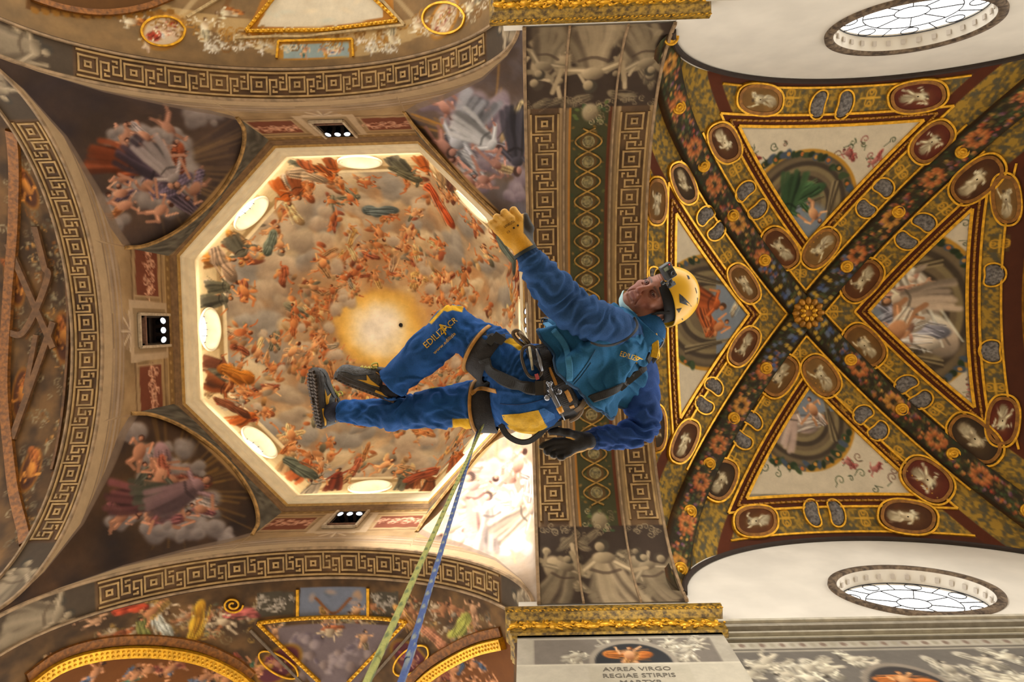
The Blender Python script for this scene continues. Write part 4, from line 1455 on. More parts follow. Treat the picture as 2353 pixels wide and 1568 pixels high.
def paint_vault():
    C = VC; r = C.r
    Y, X = np.mgrid[0:C.h, 0:C.w]
    x = X / PPM + NX0; y = Y / PPM + YT
    A = (x - NXC) / NHX; B = (y - YC) / AY
    d1 = (x - NXC) * DIAG[1] - (y - YC) * DIAG[0]; d2 = (x - NXC) * DIAG[1] + (y - YC) * DIAG[0]
    dd = np.minimum(np.abs(d1), np.abs(d2))
    tb = np.abs(B) >= np.abs(A)
    C.mottle(.2, 40, 1); C.mottle(.3, 60, 2, '#a89a80')
    # ---- fields: sky at the point, architecture, white grotesque ground at the wide end
    for (cu, cv, du, dv) in ((1838, 718, 0, -1), (1838, 718, 0, 1), (1838, 718, -1, 0), (1838, 718, 1, 0)):
        def at(along, across):
            return vC(cu + du * along + dv * across * (1 if du == 0 else 1) * (1 if dv else 0) + (0 if dv else 0), cv + dv * along + (across if du else 0)) if False else \
                vC(cu + du * along + (across if dv else 0), cv + dv * along + (across if du else 0))
        L1, rr, cen = (425, 122, 245) if dv < 0 else (415, 118, 240) if dv > 0 else (285, 128, 205) if du < 0 else (390, 178, 245)
        # white grotesque ground
        C.poly([at(100, -60), at(100, 60), at(L1 + 20, 330), at(L1 + 20, -330)], '#cdbfa4')
        for sgn in (-1, 1):
            for k in range(13):
                p = at(cen + rr * r.uniform(.55, 1.0) + r.uniform(0, 50), sgn * r.uniform(20, 215))
                C.scroll(p[0], p[1], r.uniform(6, 12), r.uniform(0, 6), ['#4f5a3c', '#6d4a3c', '#8c4a44', '#3f4a34'][r.randint(4)], 3, .85)
                C.stroke([p, (p[0] + r.uniform(-16, 16), p[1] + r.uniform(-10, 10))], 2.5, 1.5, '#3f4a34', .8)
            for k in range(2):
                p = at(cen + rr * .85 + r.uniform(-10, 30), sgn * (110 + 60 * k))
                C.figure(p[0], p[1], 22, r.uniform(0, 6), '#a8685c', '#8c4038', '#5a2a26')
        # round opening: painted architecture with sky beyond
        o_ = at(cen, 0); e_ = at(cen + rr, 0); e2 = at(cen, rr)
        ra = math.hypot(e_[0] - o_[0], e_[1] - o_[1]); rb = math.hypot(e2[0] - o_[0], e2[1] - o_[1])
        an = math.atan2(e_[1] - o_[1], e_[0] - o_[0])
        C.ell(o_[0], o_[1], ra * 1.06, rb * 1.06, an, '#b5842c', .02); C.ell(o_[0], o_[1], ra, rb, an, '#584b38', .03)
        for k in range(7):
            f_ = .95 - .09 * k
            C.ell(o_[0], o_[1], ra * f_, rb * f_, an, ['#6d5d44', '#42372a', '#80704f'][k % 3], .05)
        C.poly([at(95, -50), at(95, 50), at(cen - rr * .1, 95), at(cen - rr * .1, -95)], '#747c86')
        C.ell(*at(cen - rr * .35, 0), rb * .62, ra * .5, an + PI / 2, '#7b838c', .3)
        for sgn in (-1, 1):
            for k in range(4):
                C.stroke([at(cen - rr * .7 + k * 22, sgn * (rr * .42 + 5 * k)), at(cen + rr * .45, sgn * (rr * .62 + 5 * k))], 7, 8, ['#94835f', '#3d3224'][k % 2], .8)
        for k in range(30):     # garland along the rim
            s = (k / 29 - .5) * 2.5
            p = at(cen + rr * .98 * math.cos(s) + r.uniform(-7, 7), rr * 1.0 * math.sin(s))
            C.ell(p[0], p[1], r.uniform(9, 15), r.uniform(6, 10), r.uniform(0, 3), ['#2c3a22', '#3d4a2c', '#46505c', '#26301c'][r.randint(4)], .3)
            if k % 3 == 0: C.ell(p[0], p[1], 5, 5, 0, ['#c08a3c', '#b8682c'][k % 2])
        fg, sk = ('#a8501f', '#c07a48') if du < 0 else ('#c4ad94', '#b8845c') if du > 0 else ('#35502e', '#c08a60') if dv < 0 else ('#bfa494', '#c08a60')
        big = 1.9 if du > 0 else 1.0
        an2 = an + (PI if not du > 0 else 2.6)
        p = at(cen + rr * .15, 0); C.drape(p[0], p[1], 60 * big, an + 1.2, fg, folds=8)
        if du > 0:
            for k in range(7):
                p = at(cen + rr * r.uniform(-.3, .5), rr * r.uniform(-.5, .5)); C.drape(p[0], p[1], r.uniform(40, 74), an + r.uniform(-.8, .8), ['#c4ad94', '#b89a84', '#d0c0aa', '#a87a64', '#8c8a94'][r.randint(5)], folds=7)
            for k in range(4):
                p = at(cen + rr * r.uniform(-.4, .3), rr * r.uniform(-.5, .5)); C.crowd(p[0], p[1], 34, ['#c4ad94', '#a87a64'], [sk, '#c89470'], 5)
        p = at(cen + rr * .05, -rr * .2); C.robed(p[0], p[1], 62 * min(big, 1.2), an2 + .3, fg, sk)
        p = at(cen - rr * .15, rr * .25); C.figure(p[0], p[1], 40 * big, an2 - .5, sk, fg, '#4d2a18')
        p = at(cen - rr * .45, -rr * .1); C.drape(p[0], p[1], 26, r.uniform(0, 3), '#c0a888')
    # ---- blue corners
    for (u, v, s) in ((1650, 205, 46), (1612, 250, 34), (1530, 330, 40), (2255, 215, 60), (2215, 285, 44), (2300, 250, 40), (1530, 1115, 38), (1635, 1190, 50), (2235, 1190, 56), (2190, 1150, 40), (2320, 1230, 40), (1560, 1330, 30), (1575, 110, 24)):
        for k in range(10):
            x_, y_ = vC(u + r.uniform(-s, s), v + r.uniform(-s, s) * .8)
            C.ell(x_, y_, r.uniform(10, 22), r.uniform(5, 11), r.uniform(0, 3), ['#3c466c', '#4a5478', '#2f3a58', '#a8692c', '#56604c', '#333c54', '#b8762f'][r.randint(7)], .4, .9)
        x_, y_ = vC(u, v); C.ell(x_, y_, 16, 13, .4, '#b5742a', .3, 1, ('#d09a4c', '#6d3c14'))
    # ---- painted bands
    def band(mask, k0):
        C.mix(C.a, mask, '#76602f')
        n = fbm(C.h, C.w, 6, 70 + k0, 2)
        C.mix(C.a, mask * sstep(.54, .62, n) * .85, '#a9842f'); C.mix(C.a, mask * sstep(.42, .34, n) * .75, '#4c4a3e')
    M = lambda v, a, b, s=.012: sstep(a - s, a + s, v) * (1 - sstep(b - s, b + s, v))
    for e, msk, (b0, b1, b2) in ((1 - np.abs(B), tb & (B < 0), EB_T), (1 - np.abs(B), tb & (B > 0), EB_B), (1 - np.abs(A), ~tb & (A < 0), EB_L), (1 - np.abs(A), ~tb & (A > 0), EB_R)):
        mk = msk * 1.0
        C.mix(C.a, mk * (1 - sstep(b0 - .003, b0 + .003, e)), '#4b2513')
        band(mk * M(e, b0, b1, .003), 1)
        C.mix(C.a, mk * M(e, b1, b2, .003), '#54260f')
    nf = fbm(C.h, C.w, 5, 77)
    band(M(dd, .30, 1.0), 2)
    C.mix(C.a, M(dd, 1.0, 1.27), '#54260f')
    C.mix(C.a, M(dd, .0, .36), '#33210f')
    # yellow arabesques on the bands, between the medallions
    for (u, v, a) in ARAB:
        x_, y_ = vC(u, v)
        C.poly([(x_ + 24 * math.cos(a + q), y_ + 24 * math.sin(a + q)) for q in (.7, 2.44, 3.84, 5.58)], '#5a4a24', .6)
        for fl in (-1, 1):
            for q in (0, PI):
                C.scroll(x_ + 6 * math.cos(a + q), y_ + 6 * math.sin(a + q), 11, a + q + fl * .9, '#c8952c', 4, 1, fl)
        C.stroke([(x_ - 20 * math.cos(a), y_ - 20 * math.sin(a)), (x_ + 20 * math.cos(a), y_ + 20 * math.sin(a))], 4, 3, '#d0a034')


R45 = rad(45)
ARAB = [(1690, 390, .95), (1760, 510, .95), (1600, 460, 1.1), (1668, 590, .95), (1930, 505, -.75), (2070, 395, -.75), (2030, 600, -.75), (2170, 480, -.7), (2035, 840, .75), (2150, 940, .7), (1945, 930, .8), (2060, 1040, .7),
        (1755, 920, -.95), (1685, 1060, -1.0), (1668, 850, -.95), (1590, 970, -1.1), (1815, 225, 0), (1999, 225, 0), (1805, 1190, 0), (1985, 1190, 0), (1500, 565, 1.57), (1500, 880, 1.57), (2295, 560, 1.57), (2285, 890, 1.57),
        (1838, 628, 1.57), (1838, 812, 1.57), (1755, 722, 0), (1915, 716, 0)]
paint_vault()
nx, ny = 400, 470
gx = NXC + NHX * np.sin(np.linspace(-PI / 2, PI / 2, nx)) * .35 + NHX * np.linspace(-1, 1, nx) * .65
gy = YC + AY * np.sin(np.linspace(-PI / 2, PI / 2, ny)) * .35 + AY * np.linspace(-1, 1, ny) * .65
GX, GY = np.meshgrid(gx, gy, indexing='ij')
V = np.stack([GX, GY, zv(GX, GY)], -1).reshape(-1, 3)
NAVE = struct(link('nave_ceiling', mesh_np('nave_ceiling', V, grid_faces(nx, ny), VC.sample((GX - NX0) / (NX1 - NX0), (GY - YT) / (YB - YT)).reshape(-1, 3)), FRESCO, smooth=True))

# ---- diagonal ribs with fruit garlands
GARL = Canvas(60, 640, '#2e2412', 62)
r = GARL.r
GARL.mottle(.3, 20, 1)
for i in range(520):
    x, y = r.uniform(6, 54), r.uniform(0, 640)
    GARL.ell(x, y, r.uniform(3, 6), r.uniform(2, 4), r.uniform(0, 3), ['#2f3a1c', '#46502a', '#243018', '#5b4a20'][r.randint(4)], .3)
for i in range(170):
    x, y = r.uniform(10, 50), r.uniform(70, 640)
    GARL.ell(x, y, r.uniform(3, 5.5), r.uniform(3, 5), 0, ['#b8602c', '#c07a34', '#8c4a3c', '#c89a44', '#6a4460', '#a83c24'][r.randint(6)], .3, 1, ('#e0b070', '#4a2010'))
for i in range(30):
    x, y = r.uniform(10, 50), r.uniform(0, 110)
    GARL.ell(x, y, 6, 5, 0, ['#4a5a84', '#c09a34', '#5a6478', '#3c4868'][r.randint(4)], .3)
for y in (118, 200, 290, 375, 470, 560):
    for k in range(8):
        a = k * PI / 4
        GARL.ell(30 + 13 * math.cos(a), y + 13 * math.sin(a), 8, 6, a, '#b5652f' if y % 20 else '#c08634', .3, 1, ('#e0a468', '#6d3416'))
GM = paint_mat('garland_paint', .7, .3, 12, .2)
for qx, qy in ((-1, -1), (1, -1), (1, 1), (-1, 1)):
    ns, nw = 170, 15
    s = np.linspace(.035, .995, ns)
    qd = np.linspace(-.36, .36, nw)
    cx = NXC + qx * NHX * s; cy = YC + qy * AY * s
    G = ZS + (ZBOSS - ZS) * np.sqrt(np.clip(1 - s ** 2, 0, 1))
    lat = np.array([-qy * DIAG[1], qx * DIAG[0]])
    V = []; UVu = []; UVv = []
    L = np.concatenate([[0], np.cumsum(np.sqrt(np.diff(cx) ** 2 + np.diff(cy) ** 2 + np.diff(G) ** 2))]); L /= L[-1]
    dGx = np.gradient(G, s * math.hypot(NHX, AY))
    for j, q in enumerate(qd):
        edge = abs(q) > .33
        dz = .22 if edge else -.10 - .05 * math.cos(q / .36 * PI / 2)
        V.append(np.stack([cx + lat[0] * q, cy + lat[1] * q, G + dz], -1))
        UVu.append(np.full(ns, (q + .36) / .72)); UVv.append(L)
    V = np.stack(V, 1).reshape(-1, 3)
    pc = GARL.sample(np.stack(UVu, 1).ravel(), np.stack(UVv, 1).ravel())
    e = np.abs(np.stack(UVu, 1).ravel() - .5) > .44
    pc[e] = rgb('#4a2c12')
    link('rib', mesh_np('rib', V, grid_faces(ns, nw), pc), GM, NAVE, True)

# ---- gilded lines of the compartments
def plan_line(p0, p1, n=40):
    return np.linspace(p0, p1, n)


mb = MB()
def vstrip(mb, xy, w, t, closed=False):
    xy = np.asarray(xy)
    mb.ribbon(v3(xy[:, 0], xy[:, 1]), vn(xy[:, 0], xy[:, 1]), w, t, closed)


def web_line(mb, web, dg, eb, w, t, beads=False):
    """closed outline of a compartment: dg metres off both diagonals, eb fraction from the outer edge"""
    lx, ly = NHX, AY
    if web in 'TB':
        sg = -1 if web == 'T' else 1
        y1 = YC + sg * AY * (1 - eb)
        off = dg / DIAG[1]            # horizontal offset
        apex = (NXC, YC + sg * dg / DIAG[0])
        hx = NHX * (1 - eb) - off
        pts = [np.array(apex), np.array((NXC + hx, y1)), np.array((NXC - hx, y1))]
    else:
        sg = -1 if web == 'L' else 1
        x1 = NXC + sg * NHX * (1 - eb)
        apex = (NXC + sg * dg / DIAG[1], YC)
        hy = AY * (1 - eb) - dg / DIAG[0]
        pts = [np.array(apex), np.array((x1, YC + hy)), np.array((x1, YC - hy))]
    for i in range(3):
        q = np.linspace(pts[i], pts[(i + 1) % 3], 44)
        vstrip(mb, q, w, t)
        if beads:
            p = v3(q[:, 0], q[:, 1])
            L = np.concatenate([[0], np.cumsum(np.linalg.norm(np.diff(p, axis=0), axis=1))])
            for k in np.arange(.06, L[-1], .15):
                a, b = np.interp(k, L, q[:, 0]), np.interp(k, L, q[:, 1])
                mb.ball(v3(a, b, t), .042, 6, 3)


for web, eb in (('T', EB_T), ('B', EB_B), ('L', EB_L), ('R', EB_R)):
    mb = MB(); web_line(mb, web, 1.0, eb[1], .07, .04); web_line(mb, web, 1.27, eb[2], .09, .04)
    mb.build('gilt_frame', GILT, NAVE)
    mb = MB(); web_line(mb, web, 1.15, (eb[1] + eb[2]) / 2, .06, .03, True)
    mb.build('bead_moulding', GILT_DARK, NAVE)['kind'] = 'stuff'
    mb = MB()
    for sd in (-1, 1):      # along the ribs
        s_ = np.linspace(.41 / (NHX * DIAG[1]) if web in 'LR' else .41 / (AY * DIAG[0]), .80, 40)
        if web in 'TB':
            sg_ = -1 if web == 'T' else 1
            yy = YC + sg_ * AY * s_; xx = NXC + sd * np.maximum(NHX * s_ - .41 / DIAG[1], 0)
        else:
            sg_ = -1 if web == 'L' else 1
            xx = NXC + sg_ * NHX * s_; yy = YC + sd * np.maximum(AY * s_ - .41 / DIAG[0], 0)
        vstrip(mb, np.stack([xx, yy], 1), .06, .04)
    k_ = np.linspace(-.62, .62, 50)   # along the outer edge
    if web in 'TB': vstrip(mb, np.stack([NXC + NHX * k_, np.full(50, YC + (-1 if web == 'T' else 1) * AY * (1 - eb[0]))], 1), .06, .04)
    else: vstrip(mb, np.stack([np.full(50, NXC + (-1 if web == 'L' else 1) * NHX * (1 - eb[0])), YC + AY * k_], 1), .06, .04)
    mb.build('gilt_border', GILT, NAVE)

# ---- oval medallions, grey scroll shells, gilt rosettes, the boss
OVALS = [(1792, 570, 47, 30, 54), (1663, 327, 42, 30, 65), (1707, 652, 44, 24, 57), (1568, 421, 44, 22, 68), (1884, 570, 47, 28, -50), (2140, 325, 52, 32, -42), (1980, 645, 50, 32, -46), (2245, 412, 64, 36, -38),
         (1985, 795, 50, 34, 46), (2240, 1010, 64, 38, 40), (1885, 865, 47, 31, 52), (2130, 1105, 58, 38, 36), (1707, 797, 44, 24, -57), (1570, 1015, 46, 24, -66), (1790, 865, 47, 31, -56), (1655, 1105, 44, 30, -66),
         (1745, 227, 46, 32, 6), (2108, 220, 60, 32, -9), (1735, 1200, 44, 32, -2), (2085, 1190, 60, 34, 9), (1505, 462, 48, 22, 90), (1503, 985, 48, 22, 90), (2312, 458, 52, 30, 84), (2304, 968, 52, 34, 96)]
OCV = []
for i in range(6):
    C = Canvas(60, 100, ['#5a3214', '#4a2a14', '#6d4a20', '#3a2a1a', '#7d5a2c', '#5a2414'][i], 80 + i)
    C.mottle(.2, 20, 1)
    C.ell(30, 50, 20, 40, 0, '#7d6638', .9, .5)
    C.drape(30 + C.r.uniform(-3, 3), 58, 26, PI / 2 + C.r.uniform(-.3, .3), '#a89878', '#d8ccae', '#5d4c34', 6)
    C.figure(30, 48, 26, -PI / 2 + C.r.uniform(-.3, .3), '#c9b894', None, '#5a4630')
    OCV.append(C)
RIM = mat('medallion_rim', '#8a5a1c', .45, .4, .3, 8, .2, 40)
for i, (u, v, L, W, a) in enumerate(OVALS):
    ca, sa = math.cos(rad(a)), math.sin(rad(a))
    th = np.arange(36) * 2 * PI / 36
    sup = lambda t: np.sign(t) * np.abs(t) ** .8
    loop = np.array([vpx(u + L * sup(math.cos(t)) * ca - W * sup(math.sin(t)) * sa, v + L * sup(math.cos(t)) * sa + W * sup(math.sin(t)) * ca) for t in th])
    c = np.array(vpx(u, v))
    rings = np.linspace(0.04, 1, 14)
    XY = c[None, None] + (loop - c)[None] * rings[:, None, None]
    V = v3(XY[..., 0], XY[..., 1], .06).reshape(-1, 3)
    pu = .5 + .5 * rings[:, None] * np.sin(th)[None] * .9; pv = .5 + .5 * rings[:, None] * np.cos(th)[None] * .95
    if (i * 7) % 2: pv = 1 - pv
    o = link('medallion', mesh_np('medallion', V, np.concatenate([grid_faces(14, 36)] + [np.array([[r_ * 36 + 35, (r_ + 1) * 36 + 35, (r_ + 1) * 36, r_ * 36]]) for r_ in range(13)]), OCV[i % 6].sample(pu, pv).reshape(-1, 3)), FRESCO, NAVE, True)
    mb = MB(); vstrip(mb, loop, .10, .075, True); mb.build('rim', RIM, o)
    mb = MB(); l2 = c + (loop - c) * 1.17; vstrip(mb, l2, .06, .07, True); mb.build('gilt_rim', GILT, o)

SHELLS = [(1712, 440), (1740, 480), (1620, 497), (1644, 530), (2028, 433), (1990, 478), (2122, 513), (2083, 552), (2082, 885), (2114, 918), (1983, 955), (2016, 990), (1638, 890), (1617, 930), (1727, 968), (1705, 1010), (1882, 240), (1937, 240), (1868, 1180), (1918, 1180), (2280, 632), (2280, 808), (1500, 640), (1500, 800)]
GREY = mat('grey_stucco_relief', '#7f7872', .7, 0, .5, 14, .4, 30, c2='#46413e')
for i, (u, v) in enumerate(SHELLS):
    c = np.array(vpx(u, v))
    mate = SHELLS[i ^ 1]; m = np.array(vpx(*mate))
    ax = (m - c) / np.linalg.norm(m - c); pr = np.array([-ax[1], ax[0]])
    if i >= 20: ax, pr = pr, ax
    th = np.arange(26) * 2 * PI / 26
    k = 1 - .45 * np.clip(np.cos(th), 0, 1) ** 3            # kidney: hollow on the side of its mate
    loop = c + (.22 * k * np.cos(th))[:, None] * ax + (.27 * np.sin(th))[:, None] * pr
    rg = np.array([.03, .4, .7, .9, 1.0]); hh = [.10, .09, .07, .04, .0]
    V = np.concatenate([v3(c[0] + (loop[:, 0] - c[0]) * q, c[1] + (loop[:, 1] - c[1]) * q, h + .01) for q, h in zip(rg, hh)])
    f = np.concatenate([grid_faces(5, 26)] + [np.array([[r_ * 26 + 25, (r_ + 1) * 26 + 25, (r_ + 1) * 26, r_ * 26]]) for r_ in range(4)])
    o = link('scroll_shell', mesh_np('scroll_shell', V, f), GREY, NAVE, True)
    mb = MB(); vstrip(mb, c + (loop - c) * 1.12, .05, .05, True); mb.build('gilt_rim', GILT, o)

ROSE = [(1752, 613), (1680, 498), (1624, 385), (1585, 262), (1577, 150), (1935, 614), (2057, 495), (2192, 381), (1930, 827), (2047, 940), (2173, 1041), (2335, 1152), (1755, 828), (1680, 942), (1624, 1055), (1580, 1168), (1563, 1285), (2348, 258)]
for (u, v) in ROSE:
    x, y = vpx(u, v)
    s = max(abs(x - NXC) / NHX, abs(y - YC) / AY)
    sx = 1 if x > NXC else -1; sy = 1 if y > YC else -1
    c = np.array([NXC + sx * NHX * s, YC + sy * AY * s, ZS + (ZBOSS - ZS) * math.sqrt(max(0, 1 - s * s)) - .13])
    nn = np.array([-sx * .3 * s, -sy * .3 * s, -1])
    mb = MB()
    mb.lathe([(.17, -.02), (.175, .03), (.15, .055), (.12, .03), (.105, .03), (.10, .07), (.075, .085), (.055, .05), (.045, .08), (0, .10)], c, nn, 20)
    mb.build('rosette', GILT, NAVE, True)
bc = np.array([NXC, YC, ZBOSS - .12])
BOSS = MB().lathe([(.40, -.02), (.40, .05), (.33, .10), (.24, .06), (.2, .12), (.12, .09), (0, .07)], bc, (0, 0, -1), 28).build('boss', GILT_DARK, NAVE, True)
for k in range(12):
    a = 2 * PI * k / 12
    mb = MB(); ct = bc + np.array([.34 * math.cos(a), .34 * math.sin(a), -.10])
    mb.ball(ct, (.12, .085, .05), 8, 5, axes=[[math.cos(a), math.sin(a), 0], [-math.sin(a), math.cos(a), 0], [0, 0, 1]])
    mb.build('petal', GILT_DARK, BOSS, True)
for k in range(8):
    a = 2 * PI * (k + .5) / 8
    mb = MB(); ct = bc + np.array([.17 * math.cos(a), .17 * math.sin(a), -.14])
    mb.ball(ct, (.09, .06, .04), 8, 5, axes=[[math.cos(a), math.sin(a), 0], [-math.sin(a), math.cos(a), 0], [0, 0, 1]])
    mb.build('petal', GILT, BOSS, True)

# ---- the transverse arch at the far end of the bay
SE = Soffit('x', YC, NX1, 1, AY - .02, ZC - ZS + .12, ZS)
C = Canvas(120, 600, '#4a2f18', 63); C.mottle(.3, 30, 1); C.mottle(.3, 20, 2, '#7d5a2c')
o = struct(SE.mesh('nave_beam', 0, 7.0, 260, 40, C))
mb = MB(); SE.strip(mb, .06, .12, .08); SE.strip(mb, .5, .06, .05); mb.build('gilt_border', GILT_DARK, o)

# ---- white lunette walls with their round windows
WC = [(8.28, 15.55, -1), (8.22, 15.98, 1)]
for sg, wz, nm, wn in ((-1, 15.86, 'wall_nave_north', 9), (1, 15.92, 'wall_nave_south', 10)):
    Yw = YC + sg * (AY - .04)
    wy = lambda u, v: (lambda w_: w_ * (Yw / w_[1]))(ray(u, v)) + np.array([0, 0, EYE])
    pl, pr, pt_, pb = [wy(*q) for q in (((1918, 55), (2297, 45), (2098, 119), (2104, -16)) if sg < 0 else ((1922, 1368), (2294, 1358), (2100, 1304), (2110, 1422)))]
    wx = (pl[0] + pr[0]) / 2; rx = (pr[0] - pl[0]) / 2 / 1.11; wz = (pt_[2] + pb[2]) / 2; rz = abs(pt_[2] - pb[2]) / 2 / 1.13
    N = 160
    th = np.arange(N) * 2 * PI / N
    inner = np.stack([wx + rx * np.cos(th), np.full(N, Yw), wz + rz * np.sin(th)], -1)
    outer = []
    for t in th:      # march out to the outline: the wall arch above, the cornice below
        dx, dz = math.cos(t), math.sin(t)
        lo, hi = 1.0, 14.0
        for _ in range(40):
            m_ = (lo + hi) / 2
            X_, Z_ = wx + dx * m_, wz + dz * m_
            a_ = (X_ - NXC) / NHX
            ok = Z_ > 13.3 and abs(a_) < 1 and Z_ < ZS + (ZFORM - ZS) * math.sqrt(max(0, 1 - a_ * a_)) + .25 if Z_ > ZS else (Z_ > 13.3 and abs(a_) < 1)
            if ok: lo = m_
            else: hi = m_
        outer.append((wx + dx * lo, Yw, wz + dz * lo))
    V = np.concatenate([inner, np.array(outer)])
    f = np.array([[i, (i + 1) % N, N + (i + 1) % N, N + i] for i in range(N)])
    wall = struct(link(nm, mesh_np(nm, V, f), PLASTER))
    # dark moulding where wall and vault meet
    a_ = np.linspace(-.995, .995, 90)
    mb = MB(); p = np.stack([NXC + NHX * a_, np.full(90, Yw - sg * .05), ZS + (ZFORM - ZS) * np.sqrt(1 - a_ ** 2) - .04], -1)
    mb.tube(p, .06, 6); mb.build('wall_rib', mat('dark_rib', '#2c2018', .8, 0, .2, 5), wall)
    # window: stone ring, splayed reveal, glazing with cames
    root = struct(empty('window_%d' % wn, (wx, Yw, wz)))
    rg = lambda kx, kz, d: np.stack([wx + (rx * kx) * np.cos(th), np.full(N, Yw + sg * d), wz + (rz * kz) * np.sin(th)], -1)
    rows = [rg(1.12, 1.15, -.0), rg(1.115, 1.145, -.06), rg(1.02, 1.025, -.07), rg(1.0, 1.0, -.02)]
    loopf = lambda k: np.concatenate([np.array([[a0 * N + i, a0 * N + (i + 1) % N, (a0 + 1) * N + (i + 1) % N, (a0 + 1) * N + i] for i in range(N)]) for a0 in range(k - 1)])
    link('stone_ring', mesh_np('stone_ring', np.concatenate(rows), loopf(4)), mat('weathered_stone_ring', '#7d6a54', .9, 0, .4, 10, .5, 25, c2='#43362a'), root, True)
    rows = [rg(1.0, 1.0, -.02), rg(.985, .98, .12), rg(.955, .95, .31)]
    link('reveal', mesh_np('reveal', np.concatenate(rows), loopf(3)), PLASTER, root, True)
    mb = MB()
    for i in range(30):    # little blocks round the reveal
        t = 2 * PI * i / 30
        c = np.array([wx + rx * .965 * math.cos(t), Yw + sg * .12, wz + rz * .965 * math.sin(t)])
        tx = np.array([-rx * math.sin(t), 0, rz * math.cos(t)]); tx /= np.linalg.norm(tx); nx_ = np.cross(tx, [0, 1, 0])
        mb.box(c, (.08, .10, .03), np.stack([tx, [0, 1, 0], nx_], 1))
    mb.build('reveal_blocks', mat('reveal_block_paint', '#bdb3a6', .9), root)['kind'] = 'stuff'
    mb = MB(); mb.add(rg(.955, .95, .29), [list(range(N))]); mb.build('pane', GLASS, root)
    mb = MB()
    dd_ = Yw + sg * .265
    el = lambda k, n=60, cx=0, cz=0, kz=None: np.stack([wx + cx + rx * k * np.cos(np.linspace(0, 2 * PI, n)), np.full(n, dd_), wz + cz + rz * (kz or k) * np.sin(np.linspace(0, 2 * PI, n))], -1)
    for k in (.95, .22, .62):
        mb.tube(el(k), .011, 5)
    for i in range(8):
        t = 2 * PI * (i + .5) / 8
        p = lambda k: (wx + rx * k * math.cos(t), dd_, wz + rz * k * math.sin(t))
        mb.tube([p(.22), p(.62)], .011, 5)
        t2 = 2 * PI * i / 8
        mb.tube([(wx + rx * .62 * math.cos(t2), dd_, wz + rz * .62 * math.sin(t2)), (wx + rx * .95 * math.cos(t2), dd_, wz + rz * .95 * math.sin(t2))], .011, 5)
        mb.tube(el(.11, 20, rx * .8 * math.cos(t), rz * .8 * math.sin(t), .14), .011, 5)
    mb.build('lead_cames', LEAD, root)
    mb = MB(); mb.tube([(wx + .1, Yw - sg * .02, wz - rz * 1.14), (wx + .1, Yw - sg * .02, wz - rz * 1.14 - .22)], .008, 5); mb.build('crack_pin', LEAD, root)


# ---- nave side walls: cornice, painted frieze
def wall_canvas(seed):
    C = Canvas(900, 420, '#aaa292', seed)      # 10 m x 4.4 m, from z 14.4 down
    r = C.r
    C.mottle(.2, 60, 1); C.mottle(.3, 30, 2, '#a8a08c')
    for y, w, c in ((6, 10, '#c8bfa8'), (18, 6, '#6d675c'), (30, 14, '#b0a890'), (44, 4, '#5a544c')):
        C.stroke([(0, y), (900, y)], w, w, c, 1, .1)
    for i in range(60):
        C.ell(i * 15 + 7, 56, 5, 7, 0, ['#9c9480', '#7d6a5c'][i % 2])
    C.stroke([(0, 70), (900, 70)], 5, 5, '#524c44', 1, .1)
    C.poly([(0, 76), (900, 76), (900, 190), (0, 190)], '#6a645c')
    for i in range(34):
        x = r.uniform(0, 900); y = r.uniform(95, 175)
        C.drape(x, y, r.uniform(22, 36), r.uniform(0, 3), '#a8a08c', '#d4ccb8', '#4a443c', 6)
        C.figure(x + 8, y, r.uniform(24, 34), r.uniform(0, 6), '#b8ae98', None, '#4d463c')
    for x in (205, 560, 840):
        C.ell(x, 185, 62, 74, 0, '#8a7f70', .05); C.ell(x, 187, 54, 66, 0, '#3a3634', .05)
        C.drape(x, 160, 40, .2, '#a05a24', folds=7); C.figure(x, 160, 34, -1.5, '#c08a58', '#8c4c24')
    C.poly([(0, 188), (900, 188), (900, 420), (0, 420)], '#b8b09c')
    for y, w, c in ((190, 6, '#c4bca4'), (198, 3, '#5a544a'), (236, 8, '#c8c0aa'), (246, 3, '#5d564c'), (300, 7, '#b8b09a'), (308, 3, '#5d564c')):
        C.stroke([(0, y), (900, y)], w, w, c, 1, .1)
    for x in (200, 560):
        C.poly([(x - 70, 204), (x + 90, 204), (x + 90, 232), (x - 70, 232)], '#b5ad98')
    return C


for sg, nm in ((-1, 'wall_north_frieze'), (1, 'wall_south_frieze')):
    Yw = YC + sg * (AY - .06)
    C = wall_canvas(90 + sg)
    X_, Z_ = np.meshgrid(np.linspace(3.1, 13.6, 300), np.linspace(13.85, 9.0, 150), indexing='ij')
    V = np.stack([X_, np.full(X_.shape, Yw), Z_], -1).reshape(-1, 3)
    w = struct(link(nm, mesh_np(nm, V, grid_faces(300, 150), C.sample((X_ - 3.3) / 10.3, (13.85 - Z_) / 4.85).reshape(-1, 3)), FRESCO))
    for j, (z, h, d, c) in enumerate(((13.86, .08, .16, '#b8b09c'), (13.75, .10, .11, '#958d7c'), (13.56, .06, .07, '#a39b88'), (13.34, .05, .06, '#77705f'))):
        mb = MB(); mb.box((8.45, Yw - sg * d / 2, z), (10.3, d, h)); mb.build('moulding', mat('wall_moulding_%d' % j, c, .8, 0, .15, 6), w)

